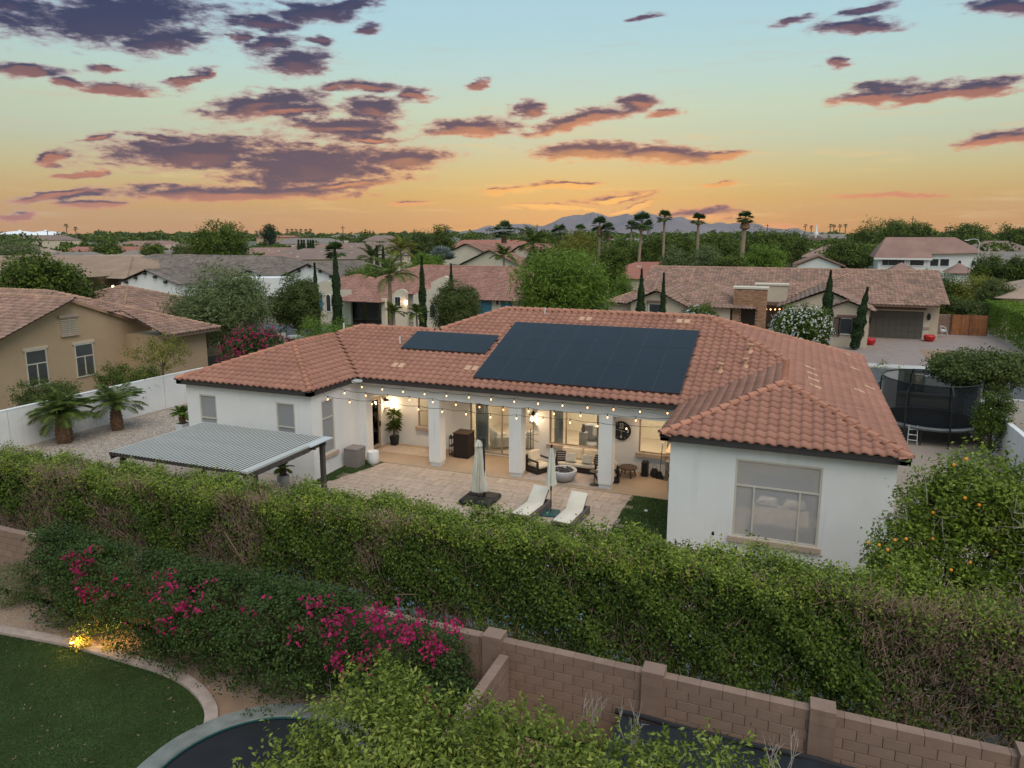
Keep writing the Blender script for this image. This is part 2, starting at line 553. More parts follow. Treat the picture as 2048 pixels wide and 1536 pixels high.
leafm('petal_white', [(.55, .55, .5), (.75, .75, .72)], .3, .6, 2)
leafm('grass_blade', [(.022, .042, .010), (.04, .072, .016), (.065, .10, .024)], .2, .6, .6)
leafm('grass_light', [(.03, .055, .012), (.05, .085, .02), (.07, .11, .03)], .2, .6, .6)
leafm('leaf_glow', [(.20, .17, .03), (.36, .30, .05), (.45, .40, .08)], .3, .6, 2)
glassm('glass', (.93, .95, .93), .86)
glassm('glass_screen', (.75, .75, .75), .8, .2, haze=(.42, .42, .43), hz=.68)
glassm('glass_blue', (.4, .48, .5), .7)
glassm('glass_green', (.30, .36, .33), .5, .15)
glassm('net', (.35, .36, .37), 1.0, .9, haze=(.03, .032, .035), hz=.42)
emitm('bulb', (1., .46, .16), 4)
emitm('lamp_glow', (1., .66, .34), 14)
emitm('spot_glow', (1., .55, .12), 12)
pm('pool_water', (.22, .34, .38), .08, .1, 2, .2, 6, spec=.5)


# ------------------------------------------------------------------ mesh builder
OFF = {}


def tag(o, label=None, cat=None, group=None, kind=None):
    for k, v in (('label', label), ('category', cat), ('group', group), ('kind', kind)):
        if v:
            o[k] = v
    return o


def thing(name, label, cat, loc=(0, 0, 0), group=None):
    o = bpy.data.objects.new(name, None)
    o.empty_display_size = .2
    col.objects.link(o)
    o.location = loc
    OFF[o.name] = np.array(loc, float)
    return tag(o, label, cat, group)


def link(name, me, mat, parent=None):
    o = bpy.data.objects.new(name, me)
    col.objects.link(o)
    if mat is not None and not me.materials:
        me.materials.append(MAT[mat] if isinstance(mat, str) else mat)
    if parent is not None:
        o.parent = parent
        OFF[o.name] = OFF[parent.name]
    return o


class Face:
    """vertical wall frame: o origin, u along, n outward, v up"""

    def __init__(s, x, y, ang, z=0):
        a = R(ang)
        s.o = np.array([x, y, z], float)
        s.U = np.array([math.cos(a), math.sin(a), 0])
        s.N = np.array([math.sin(a), -math.cos(a), 0])

    def p(s, u, v, n=0):
        return s.o + s.U * u + s.N * n + np.array([0, 0, v])


HEXF = [(0, 3, 2, 1), (4, 5, 6, 7), (0, 1, 5, 4), (1, 2, 6, 5), (2, 3, 7, 6), (3, 0, 4, 7)]


class MB:
    def __init__(s):
        s.V = []
        s.F = []
        s.n = 0

    def add(s, V, F):
        V = np.asarray(V, float)
        s.V.append(V)
        s.F += [tuple(i + s.n for i in f) for f in F]
        s.n += len(V)
        return s

    def box(s, x0, x1, y0, y1, z0, z1):
        return s.add([(x0, y0, z0), (x1, y0, z0), (x1, y1, z0), (x0, y1, z0), (x0, y0, z1), (x1, y0, z1), (x1, y1, z1), (x0, y1, z1)], HEXF)

    def fbox(s, f, u0, u1, v0, v1, n0, n1):
        return s.add([f.p(u0, v0, n1), f.p(u1, v0, n1), f.p(u1, v0, n0), f.p(u0, v0, n0), f.p(u0, v1, n1), f.p(u1, v1, n1), f.p(u1, v1, n0), f.p(u0, v1, n0)], HEXF)

    def rbox(s, c, size, rz=0, rx=0, ry=0, bev=0.0):
        sx_, sy_, sz_ = [k / 2 for k in size]
        if bev:
            b = min(bev, sx_ * .9, sy_ * .9, sz_ * .9)
            V = []
            for zz_, xx, yy in ((-sz_, sx_ - b, sy_ - b), (-sz_ + b, sx_, sy_), (sz_ - b, sx_, sy_), (sz_, sx_ - b, sy_ - b)):
                k = b * .7
                V += [(-xx + k, -yy, zz_), (xx - k, -yy, zz_), (xx, -yy + k, zz_), (xx, yy - k, zz_), (xx - k, yy, zz_), (-xx + k, yy, zz_), (-xx, yy - k, zz_), (-xx, -yy + k, zz_)]
            F = [tuple(range(7, -1, -1)), tuple(range(24, 32))]
            for r in range(3):
                for i in range(8):
                    j = (i + 1) % 8
                    F.append((r * 8 + i, r * 8 + j, r * 8 + 8 + j, r * 8 + 8 + i))
        else:
            V = [(-sx_, -sy_, -sz_), (sx_, -sy_, -sz_), (sx_, sy_, -sz_), (-sx_, sy_, -sz_), (-sx_, -sy_, sz_), (sx_, -sy_, sz_), (sx_, sy_, sz_), (-sx_, sy_, sz_)]
            F = HEXF
        m = np.array(Matrix.Rotation(rz, 3, 'Z') @ Matrix.Rotation(ry, 3, 'Y') @ Matrix.Rotation(rx, 3, 'X'))
        return s.add(np.array(V) @ m.T + np.array(c, float), F)

    def tube(s, pts, rad, n=6, cap=True):
        pts = [np.array(p, float) for p in pts]
        if not hasattr(rad, '__len__'):
            rad = [rad] * len(pts)
        V, F = [], []
        for i, p in enumerate(pts):
            d = pts[min(i + 1, len(pts) - 1)] - pts[max(i - 1, 0)]
            d = d / (np.linalg.norm(d) + 1e-9)
            a = np.cross(d, [0, 0, 1.] if abs(d[2]) < .9 else [1., 0, 0])
            a /= np.linalg.norm(a)
            b = np.cross(d, a)
            for k in range(n):
                t = 2 * math.pi * k / n
                V.append(p + rad[i] * (math.cos(t) * a + math.sin(t) * b))
        for i in range(len(pts) - 1):
            for k in range(n):
                j = (k + 1) % n
                F.append((i * n + k, i * n + j, i * n + n + j, i * n + n + k))
        if cap:
            F += [tuple(range(n - 1, -1, -1)), tuple(range((len(pts) - 1) * n, len(pts) * n))]
        return s.add(V, F)

    def lathe(s, c, prof, n=20, sx_=1., sy_=1.):
        V, F = [], []
        for r, z in prof:
            for k in range(n):
                t = 2 * math.pi * k / n
                V.append((c[0] + sx_ * r * math.cos(t), c[1] + sy_ * r * math.sin(t), c[2] + z))
        for i in range(len(prof) - 1):
            for k in range(n):
                j = (k + 1) % n
                F.append((i * n + k, i * n + j, i * n + n + j, i * n + n + k))
        F += [tuple(range(n - 1, -1, -1)), tuple(range((len(prof) - 1) * n, len(prof) * n))]
        return s.add(V, F)

    def poly(s, P, z=None):
        P = [(p[0], p[1], z) if z is not None else tuple(p) for p in P]
        return s.add(P, [tuple(range(len(P)))])

    def prism(s, P, z0, z1):
        n = len(P)
        V = [(p[0], p[1], z0) for p in P] + [(p[0], p[1], z1) for p in P]
        F = [tuple(range(n - 1, -1, -1)), tuple(range(n, 2 * n))] + [(i, (i + 1) % n, n + (i + 1) % n, n + i) for i in range(n)]
        return s.add(V, F)

    def extr(s, P, d):
        """closed outline P (3D) pushed along vector d"""
        P = np.array(P, float)
        n = len(P)
        V = np.vstack([P, P + np.array(d, float)])
        F = [tuple(range(n - 1, -1, -1)), tuple(range(n, 2 * n))] + [(i, (i + 1) % n, n + (i + 1) % n, n + i) for i in range(n)]
        return s.add(V, F)

    def build(s, name, mat, parent=None, smooth=False):
        me = bpy.data.meshes.new(name)
        V = np.vstack(s.V)
        if parent is not None:
            V = V - OFF[parent.name]
        me.from_pydata(V.tolist(), [], s.F)
        if smooth:
            me.polygons.foreach_set('use_smooth', [True] * len(me.polygons))
            me.set_sharp_from_angle(angle=R(40))
        me.update()
        return link(name, me, mat, parent)


def fastmesh(name, V, F, mat, parent=None, smooth=False, mats=None):
    """numpy faces (all with the same corner count)"""
    me = bpy.data.meshes.new(name)
    V = np.asarray(V, np.float32)
    F = np.asarray(F, np.int32)
    if parent is not None:
        V = V - OFF[parent.name].astype(np.float32)
    k = F.shape[1]
    me.vertices.add(len(V))
    me.vertices.foreach_set('co', V.ravel())
    me.loops.add(F.size)
    me.loops.foreach_set('vertex_index', F.ravel())
    me.polygons.add(len(F))
    me.polygons.foreach_set('loop_start', np.arange(len(F), dtype=np.int32) * k)
    me.polygons.foreach_set('loop_total', np.full(len(F), k, np.int32))
    if smooth:
        me.polygons.foreach_set('use_smooth', np.ones(len(F), bool))
    me.update(calc_edges=True)
    me.validate()
    return link(name, me, mat, parent)


def copy_tree(o, parent=None):
    c = o.copy()
    col.objects.link(c)
    if parent is not None:
        c.parent = parent
    for ch in list(o.children):
        copy_tree(ch, c)
    return c


def structure(name, mb, mat):
    return tag(mb.build(name, mat), kind='structure')


# ------------------------------------------------------------------ foliage
def vnoise(P, f, seed=0):
    """cheap smooth noise -1..1 on points"""
    r = np.random.default_rng(seed)
    o = np.zeros(len(P))
    for k in range(5):
        d = r.normal(size=3) * f * (1 + .35 * k)
        o += np.sin(P @ d + r.uniform(0, 6.28))
    return o / 3.2


def unit(v):
    return v / (np.linalg.norm(v, axis=-1, keepdims=True) + 1e-9)


def leafquads(C, Nrm, ln, wd, r, fold=False):
    """leaf blades at C facing roughly Nrm"""
    n = len(C)
    a = unit(np.cross(Nrm, r.normal(size=(n, 3))))
    b = unit(np.cross(Nrm, a))
    ln = ln * r.uniform(.7, 1.25, (n, 1))
    wd = wd * r.uniform(.7, 1.25, (n, 1))
    if not fold:
        V = np.stack([C - a * ln / 2, C + b * wd / 2 + a * ln * .06, C + a * ln / 2, C - b * wd / 2 + a * ln * .06], 1).reshape(-1, 3)
        return V, np.arange(4 * n).reshape(n, 4)
    up = Nrm * wd * .28
    V = np.stack([C - a * ln / 2, C + b * wd / 2 + up, C + a * ln / 2, C - b * wd / 2 + up], 1).reshape(-1, 3)
    i = np.arange(n)[:, None] * 4
    F = np.concatenate([i + np.array([[0, 1, 2]]), i + np.array([[0, 2, 3]])], 1).reshape(-1, 3)
    return V, F


def blobpoints(blobs, nclump, per, crad, r, lump=.22, lf=1.3, shell=.55, flat=.75):
    """clumped leaf positions through a crown made of ellipsoids -> (points, normals)"""
    B = np.array(blobs, float)
    wgt = (B[:, 3] * B[:, 4] + B[:, 4] * B[:, 5] + B[:, 3] * B[:, 5])
    idx = r.choice(len(B), nclump, p=wgt / wgt.sum())
    d = unit(r.normal(size=(nclump, 3)))
    rad = shell + (1 - shell) * r.uniform(0, 1, nclump) ** .45
    rad = rad * (1 + lump * vnoise(d * 2.2 + idx[:, None], lf, 3))
    cc = B[idx, :3] + d * rad[:, None] * B[idx, 3:]
    out = unit(d / B[idx, 3:])
    k = np.repeat(np.arange(nclump), per)
    off = r.normal(size=(len(k), 3)) * crad * np.array([1, 1, flat])
    P = cc[k] + off
    Nn = unit(out[k] * .8 + np.array([0, 0, .5]) + r.normal(size=(len(k), 3)) * .65)
    return P, Nn


def limbs(mb, base, h, r0, tips, rr, n=6):
    """tapered trunk with limbs to the given tips"""
    base = np.array(base, float)
    top = base + np.array([rr.normal() * .05 * h, rr.normal() * .05 * h, h])
    mb.tube([base, base + (top - base) * .5 + rr.normal(size=3) * .03 * h, top], [r0, r0 * .82, r0 * .66], 8)
    for t in tips:
        t = np.array(t, float)
        m_ = top * .5 + t * .5 + rr.normal(size=3) * .08 * np.linalg.norm(t - top)
        mb.tube([top - (top - base) * .08, m_, t], [r0 * .5, r0 * .32, r0 * .1], n)


def make_tree(name, label, cat, loc, h, rx, ry, mat, seed, dist, trunkh=.3, kind='round', group=None, dens=1., bark='trunk', leaf=None):
    """round-crowned or feathery tree; leaf size follows how far it stands so that it stays leafy"""
    r = np.random.default_rng(seed)
    t = thing(name, label, cat, loc, group)
    x, y, z = loc
    th = h * trunkh
    ch = h - th
    blobs = [(x, y, z + th + ch * .48, rx * .8, ry * .8, ch * .5)]
    for k in range(7):
        a = k * 2.4 + r.uniform(0, 1)
        q = r.uniform(.35, .62)
        blobs.append((x + math.cos(a) * rx * q, y + math.sin(a) * ry * q, z + th + ch * r.uniform(.3, .74), rx * r.uniform(.32, .5), ry * r.uniform(.32, .5), ch * r.uniform(.22, .34)))
    area = 4 * math.pi * ((rx * ry + rx * ch / 2 + ry * ch / 2) / 3)
    ls = leaf or max(.09, dist * .0021)
    if kind == 'feather':
        ls *= .8
    if kind == 'feather':
        ls = max(ls, dist * .0026)
    ls = max(ls, math.sqrt(area * 2.2 * dens / (.3 * 24000)))
    nl = int(area * 2.2 * dens / (ls * ls * .3))
    per = 22 if kind == 'round' else 30
    P, Nn = blobpoints(blobs, max(20, nl // per), per, max(.1, ls * (1.25 if kind == 'round' else 1.7)) , r, .2, 1.3, .5)
    if kind == 'feather':
        P[:, 2] -= .10 * h * np.clip(np.hypot((P[:, 0] - x) / rx, (P[:, 1] - y) / ry) - .6, 0, 2) ** 1.3
    V, F = leafquads(P, Nn, ls * (1.15 if kind == 'round' else 1.7), ls * (.62 if kind == 'round' else .3), r)
    fastmesh('crown', V, F, mat, t)
    mb = MB()
    limbs(mb, (x, y, z), th * 1.25, max(.06, h * .024), [(b[0], b[1], b[2]) for b in blobs[1:6]], r)
    mb.build('trunk', bark, t, True)
    return t


def make_cypress(label, loc, h, w, seed, dist, lean=0., group=None):
    r = np.random.default_rng(seed)
    t = thing('cypress_tree', label, 'cypress', loc, group)
    ls = max(.10, dist * .0022)
    n = int(min(9000, 3.2 * h * w * 1.6 / (ls * ls * .25)))
    v = r.uniform(0, 1, n) ** .9
    prof = np.sin(np.clip(v * 1.02 + .04, 0, 1) ** .62 * math.pi) ** .62
    rad = w / 2 * prof * (1 + .16 * np.sin(v * 31 + seed)) * r.uniform(.62, 1.05, n)
    a = r.uniform(0, 6.283, n)
    C = np.stack([loc[0] + rad * np.cos(a) + lean * v * h, loc[1] + rad * np.sin(a), loc[2] + .15 + v * (h - .2)], 1)
    Nn = unit(np.stack([np.cos(a), np.sin(a), .25 * np.ones(n)], 1) + r.normal(size=(n, 3)) * .4)
    V, F = leafquads(C, Nn, ls * 1.5, ls * .7, r)
    fastmesh('foliage', V, F, 'leaf_cypress', t)
    MB().tube([loc, (loc[0] + lean * h * .7, loc[1], loc[2] + h * .7)], [w * .11, w * .04], 6).build('trunk', 'trunk', t)
    return t


def frond_mesh(L, nleaf, ll, droop, width, r, up=.9):
    """feather-palm frond in local coordinates: grows from origin along +X"""
    V, F = [], []
    pts = []
    ang = up
    p = np.zeros(3)
    for i in range(nleaf + 1):
        pts.append(p.copy())
        p = p + L / nleaf * np.array([math.cos(ang), 0, math.sin(ang)])
        ang -= droop / nleaf
    for i in range(nleaf):
        a, b = pts[i], pts[i + 1]
        w = .018 * (1 - i / nleaf) + .005
        n0 = len(V)
        V += [a + [0, -w, 0], a + [0, w, 0], b + [0, w, 0], b + [0, -w, 0]]
        F.append((n0, n0 + 1, n0 + 2, n0 + 3))
        if i < 2:
            continue
        t = i / nleaf
        l = ll * (math.sin(min(1, t * 1.15 + .12) * math.pi) ** .6) * r.uniform(.85, 1.1)
        d = unit(b - a)
        for sgn in (-1, 1):
            for q in (0., .5):
                c = a + (b - a) * q
                e = c + d * l * .65 + np.array([0, sgn * l * .75, -l * r.uniform(.15, .4)])
                m_ = (c + e) / 2 + np.array([0, 0, l * .08])
                n0 = len(V)
                s_ = d * width
                V += [c - s_ * .5, c + s_ * .5, m_ + s_ * .5, e, m_ - s_ * .5]
                F.append((n0, n0 + 1, n0 + 2, n0 + 3, n0 + 4))
    me = bpy.data.meshes.new('frond')
    me.from_pydata([tuple(v) for v in V], [], F)
    me.update()
    return me


def add_fronds(t, me_list, c, n, seed, mat, smin=.8, smax=1.1, tilt=(-.5, .75)):
    """fronds as parts of palm t round the local point c"""
    r = np.random.default_rng(seed)
    for i in range(n):
        o = link('frond', me_list[i % len(me_list)], mat, t)
        o.location = Vector(c)
        q = (i + .5) / n
        o.rotation_euler = (r.normal() * .12, -(tilt[0] + (tilt[1] - tilt[0]) * q) + r.normal() * .1, i * 2.39996 + r.normal() * .15)
        s_ = r.uniform(smin, smax)
        o.scale = (s_, s_, s_)


def fan_crown(C, rad, n, r, droop=.5, blades=9):
    """fan-palm leaves as one crown: C centre"""
    V, F = [], []
    for i in range(n):
        az = i * 2.4 + r.uniform(-.2, .2)
        el = r.uniform(-.55, 1.45)
        d = np.array([math.cos(az) * math.cos(el), math.sin(az) * math.cos(el), math.sin(el)])
        s_ = unit(np.cross(d, [0, 0, 1.]) + 1e-4)
        u = np.cross(s_, d)
        st_ = C + d * rad * .4
        for k in range(blades):
            a = (k / (blades - 1) - .5) * 2.2
            e = st_ + (d * math.cos(a) + s_ * math.sin(a)) * rad * .62 * r.uniform(.85, 1.1) - np.array([0, 0, droop * rad * .3 * r.uniform(.4, 1.2)])
            m_ = (st_ + e) / 2
            w = (-math.sin(a) * d + math.cos(a) * s_) * rad * .10
            n0 = len(V)
            V += [st_, m_ + w, e, m_ - w + u * .02]
            F.append((n0, n0 + 1, n0 + 2, n0 + 3))
        n0 = len(V)
        w = s_ * .03
        V += [C - w, C + w, st_ + w, st_ - w]
        F.append((n0, n0 + 1, n0 + 2, n0 + 3))
    return V, F


def fan_palm(label, loc, top, r0, seed, rad=1.3, skirt=0., group=None, lean=0., n=28, name='fan_palm'):
    r = np.random.default_rng(seed)
    t = thing(name, label, 'palm tree', loc, group)
    x, y, z = loc
    rad *= 1.05
    r0 *= .8
    hgt = top - z - rad * .75
    P = [(x, y, z), (x + lean * .3, y, z + hgt * .5), (x + lean, y, z + hgt)]
    MB().tube(P, [r0 * 1.25, r0, r0 * .85], 8).build('trunk', 'trunk_pale', t, True)
    C = np.array([x + lean, y, z + hgt])
    V, F = fan_crown(C, rad, n, r)
    fastmesh('crown', V, F, 'leaf_fan', t)
    if skirt:
        mb = MB()
        mb.lathe((C[0], C[1], C[2] - skirt), [(r0 * 1.1, 0), (r0 * 2.3, skirt * .12), (r0 * 1.9, skirt * .5), (r0 * 1.05, skirt)], 10)
        mb.build('skirt', 'palm_skirt', t)
    return t

# ------------------------------------------------------------------ tiled roofs
class Roof:
    """union of hip / gable roofs: rect = (x0, x1, y0, y1, eave z, pitch, gable sides)"""

    def __init__(s, rects, mask=None, rot=0., org=(0, 0)):
        s.rects = rects
        s.mask = mask
        s.rot = rot
        s.org = np.array(org, float)

    def planes(s, q, x, y):
        x0, x1, y0, y1, ze, k, g = q
        big = np.full(np.shape(x), 1e6)
        return {'F': ze + k * (y - y0) if 'F' not in g else big, 'B': ze + k * (y1 - y) if 'B' not in g else big, 'L': ze + k * (x - x0) if 'L' not in g else big, 'R': ze + k * (x1 - x) if 'R' not in g else big}

    def h(s, q, x, y):
        x0, x1, y0, y1 = q[:4]
        p = s.planes(q, x, y)
        z = np.minimum(np.minimum(p['F'], p['B']), np.minimum(p['L'], p['R']))
        return np.where((x < x0 - .01) | (x > x1 + .01) | (y < y0 - .01) | (y > y1 + .01), -1e3, z)

    def others(s, i, x, y, before=False):
        z = np.full(np.shape(x), -1e3)
        for j, q in enumerate(s.rects):
            if j < i or (j > i and not before):
                z = np.maximum(z, s.h(q, x, y))
        return z

    def toworld(s, V):
        if s.rot:
            c, n = math.cos(s.rot), math.sin(s.rot)
            V = V @ np.array([[c, n, 0], [-n, c, 0], [0, 0, 1]])
        return V + np.array([s.org[0], s.org[1], 0])

    def tiles(s, sides='FLR', w=.32, c=.335, npf=8, amp=.047, lift=.048):
        """-> list of per-tile vertex arrays (n, m, 3), face template, folded flag"""
        out, deck, flag, mats = [], [], [], []
        a = np.linspace(0, w * 1.04, npf + 1)
        t = a / w
        prof = np.where(t < .62, np.sin(np.clip(t / .62, 0, 1) * math.pi) ** .8, -.42 * np.sin(np.clip((t - .62) / .42, 0, 1) * math.pi)) * amp
        rows = [(0, prof + lift - .06), (0, prof + lift), (c * 1.08, prof + .0)]
        LA = np.concatenate([a] * 3)
        LB = np.concatenate([np.full(npf + 1, r_[0]) for r_ in rows])
        LH = np.concatenate([r_[1] for r_ in rows]) + .035
        m = npf + 1
        F = [(r_ * m + i, r_ * m + i + 1, (r_ + 1) * m + i + 1, (r_ + 1) * m + i) for r_ in range(2) for i in range(npf)]
        for qi, q in enumerate(s.rects):
            x0, x1, y0, y1, ze, k, g = q
            cs = 1 / math.sqrt(1 + k * k)
            for sd in sides:
                if sd in g:
                    continue
                if sd == 'F':
                    O, U, S, L, D = (x0, y0), (1, 0), (0, 1), x1 - x0, y1 - y0
                elif sd == 'B':
                    O, U, S, L, D = (x1, y1), (-1, 0), (0, -1), x1 - x0, y1 - y0
                elif sd == 'L':
                    O, U, S, L, D = (x0, y1), (0, -1), (1, 0), y1 - y0, x1 - x0
                else:
                    O, U, S, L, D = (x1, y0), (0, 1), (-1, 0), y1 - y0, x1 - x0
                w0 = {'F': -x0, 'B': x1, 'L': y1, 'R': -y0}[sd] % w - w
                nu, nv = int(L / w) + 3, int(D / (c * cs)) + 1
                uu, vv = np.meshgrid(np.arange(nu) * w + w0, np.arange(nv) * c * cs)
                uu, vv = uu.ravel(), vv.ravel()
                cx = O[0] + U[0] * (uu + w / 2) + S[0] * (vv + c * cs / 2)
                cy_ = O[1] + U[1] * (uu + w / 2) + S[1] * (vv + c * cs / 2)
                P = s.planes(q, cx, cy_)
                own = P[sd]
                hz = s.h(q, cx, cy_)
                ok = (own <= hz + .035) & (hz > 0) & (hz >= s.others(qi, cx, cy_) - .05) & (hz > s.others(qi, cx, cy_, True) + .015)
                if s.mask is not None:
                    ok &= s.mask(qi, cx, cy_)
                uu, vv = uu[ok], vv[ok]
                if not len(uu):
                    continue
                U3 = np.array([U[0], U[1], 0.])
                S3 = np.array([S[0] * cs, S[1] * cs, k * cs])
                N3 = np.cross(U3, S3)
                N3 *= np.sign(N3[2])
                jit = rng.normal(0, .004, (len(uu), 1))
                base = np.stack([O[0] + U[0] * uu + S[0] * vv, O[1] + U[1] * uu + S[1] * vv, ze + k * vv], 1)

                def place(A, B, H):
                    V = base[:, None, :] + A[None, :, None] * U3 + B[None, :, None] * S3 + (H[None, :, None] + jit[:, :, None]) * N3
                    pl = ze + k * ((V[..., 0] - O[0]) * S[0] + (V[..., 1] - O[1]) * S[1])
                    pp = s.planes(q, V[..., 0], V[..., 1])
                    mn = np.minimum(np.minimum(pp['F'], pp['B']), np.minimum(pp['L'], pp['R']))
                    dz = np.minimum(mn - pl, 0)
                    dz = np.where(np.abs(dz) < .03, 0, dz)
                    V[..., 2] += dz
                    return V, np.abs(dz).max(1) > .001
                V, fl = place(LA, LB, LH)
                out.append(V)
                flag.append(fl)
                mats.append(np.repeat(np.concatenate([U3, S3, N3])[None], len(uu), 0))
                dv, _ = place(np.array([-.02, w + .02, w + .02, -.02]), np.array([-.02, -.02, c + .03, c + .03]), np.full(4, .005))
                deck.append(dv)
        return [np.concatenate(x) for x in (out, deck, flag, mats)], np.array(F), (LA, LB, LH)

    def lines(s):
        """ridges and hips of the union -> list of (p0, p1) polylines that lie on top"""
        res = []
        for qi, q in enumerate(s.rects):
            x0, x1, y0, y1, ze, k, g = q
            wx, wy = x1 - x0, y1 - y0
            seg = []
            if wx >= wy or 'L' in g or 'R' in g:
                hf = wy / 2
                ym = (y0 + y1) / 2
                a, b = (x0 if 'L' in g else x0 + hf), (x1 if 'R' in g else x1 - hf)
                zr = ze + k * hf
                seg.append(((a, ym, zr), (b, ym, zr)))
                if 'L' not in g:
                    seg += [((x0, y0, ze), (a, ym, zr)), ((x0, y1, ze), (a, ym, zr))]
                if 'R' not in g:
                    seg += [((x1, y0, ze), (b, ym, zr)), ((x1, y1, ze), (b, ym, zr))]
            else:
                hf = wx / 2
                xm = (x0 + x1) / 2
                a, b = (y0 if 'F' in g else y0 + hf), (y1 if 'B' in g else y1 - hf)
                zr = ze + k * hf
                seg.append(((xm, a, zr), (xm, b, zr)))
                if 'F' not in g:
                    seg += [((x0, y0, ze), (xm, a, zr)), ((x1, y0, ze), (xm, a, zr))]
                if 'B' not in g:
                    seg += [((x0, y1, ze), (xm, b, zr)), ((x1, y1, ze), (xm, b, zr))]
            for p, e in seg:
                p, e = np.array(p), np.array(e)
                L = np.linalg.norm(e - p)
                n = max(1, int(round(L / .38)))
                tt = (np.arange(n) + .5) / n
                C = p + (e - p) * tt[:, None]
                ok = C[:, 2] > s.others(qi, C[:, 0], C[:, 1]) + .02
                if s.mask is not None:
                    ok &= s.mask(qi, C[:, 0], C[:, 1])
                for i in range(n):
                    if ok[i]:
                        res.append((p + (e - p) * i / n, p + (e - p) * (i + 1.12) / n))
        return res


def cap_verts(p, e, r0=.125, r1=.10, n=7):
    d = unit(e - p)
    s_ = unit(np.cross(d, [0, 0, 1.]))
    u = np.cross(s_, d)
    V = []
    for c, r_, hgt in ((p, r0 - .03, .045), (p, r0, .06), (e, r1, .03)):
        for i in range(n):
            a = math.pi * (i / (n - 1) * 1.16 - .08)
            V.append(c + s_ * r_ * math.cos(a) + u * (r_ * math.sin(a) * .85 + hgt))
    F = [(k * n + i, k * n + i + 1, (k + 1) * n + i + 1, (k + 1) * n + i) for k in range(2) for i in range(n - 1)]
    return np.array(V), F


def put_roof(t, roof, mat, capmat, sides='FLR', npf=8, singles=0, capsingles=0, w=.32, c=.335, view=(0, 0), pale=()):
    """tiles (nearest ones as parts of their own), ridge caps and dark underlay onto thing t"""
    (T, D, fl, mt), F, tpl = roof.tiles(sides, w, c, npf)
    n, m = T.shape[:2]
    W = roof.toworld(T.reshape(-1, 3)).reshape(n, m, 3)
    dist = np.hypot(W[:, 0, 0] - view[0], W[:, 0, 1] - view[1])
    order = np.argsort(dist)
    single = set(order[:singles].tolist())
    rest = np.array([i for i in range(n) if i not in single], int)
    if len(rest):
        V = W[rest].reshape(-1, 3)
        FF = (F[None] + (np.arange(len(rest)) * m)[:, None, None]).reshape(-1, 4)
        o = fastmesh('roof_tiles', V, FF, mat, t, True)
        o['kind'] = 'stuff'
    shared = {}
    off = OFF[t.name]
    for i in sorted(single):
        if fl[i] or roof.rot:
            me = bpy.data.meshes.new('roof_tile')
            me.from_pydata((W[i] - off).tolist(), [], F.tolist())
            me.polygons.foreach_set('use_smooth', [True] * len(F))
            link('roof_tile', me, mat, t)
        else:
            key = tuple(np.round(mt[i], 3))
            if key not in shared:
                me = bpy.data.meshes.new('roof_tile')
                me.from_pydata(np.stack([tpl[0], tpl[1], tpl[2]], 1).tolist(), [], F.tolist())
                me.polygons.foreach_set('use_smooth', [True] * len(F))
                shared[key] = me
            U3, S3, N3 = mt[i].reshape(3, 3)
            b0 = W[i, 0] - LAO(tpl, U3, S3, N3) - off
            o = link('roof_tile', shared[key], mat, t)
            o.matrix_local = Matrix(((U3[0], S3[0], N3[0], b0[0]), (U3[1], S3[1], N3[1], b0[1]), (U3[2], S3[2], N3[2], b0[2]), (0, 0, 0, 1)))
    V = roof.toworld(D.reshape(-1, 3))
    o = fastmesh('underlay', V, np.arange(len(V)).reshape(-1, 4), 'fascia', t)
    o['kind'] = 'stuff'
    caps = roof.lines()
    mb = MB()
    for i, (p, e) in enumerate(caps):
        V, Fc = cap_verts(p, e)
        V = roof.toworld(V)
        if i < capsingles:
            one = MB()
            one.add(V, Fc)
            one.build('ridge_tile', capmat, t, True)
        else:
            mb.add(V, Fc)
    if mb.V:
        o = mb.build('ridge_tiles', capmat, t, True)
        o['kind'] = 'stuff'
    return T


def LAO(tpl, U3, S3, N3):
    return tpl[0][0] * U3 + tpl[1][0] * S3 + tpl[2][0] * N3


def fascia(mb, x0, y0, x1, y1, z, d=.26, hgt=.2):
    """eave board plus closed soffit from (x0,y0) to (x1,y1), inward depth d to the left of the direction"""
    a, b = np.array([x0, y0, 0.]), np.array([x1, y1, 0.])
    u = unit(b - a)
    nrm = np.array([-u[1], u[0], 0])
    a2, b2 = a + nrm * d, b + nrm * d
    V = []
    for zz_ in (z - hgt, z):
        for p in (a, b, b2, a2):
            V.append((p[0], p[1], zz_))
    mb.add(V, HEXF)


def wall(mb, f, L, z0, z1, ops=(), th=.2):
    """wall of length L in frame f with openings (u0, u1, v0, v1); butted boxes, no overlap"""
    us = sorted({0., float(L)} | {float(o[0]) for o in ops} | {float(o[1]) for o in ops})
    for a, b in zip(us[:-1], us[1:]):
        if b - a < 1e-4:
            continue
        hole = sorted([(o[2], o[3]) for o in ops if o[0] <= a + 1e-4 and o[1] >= b - 1e-4])
        z = z0
        for h0, h1 in hole:
            if h0 > z + 1e-4:
                mb.fbox(f, a, b, z, h0, -th, 0)
            z = h1
        if z < z1 - 1e-4:
            mb.fbox(f, a, b, z, z1, -th, 0)


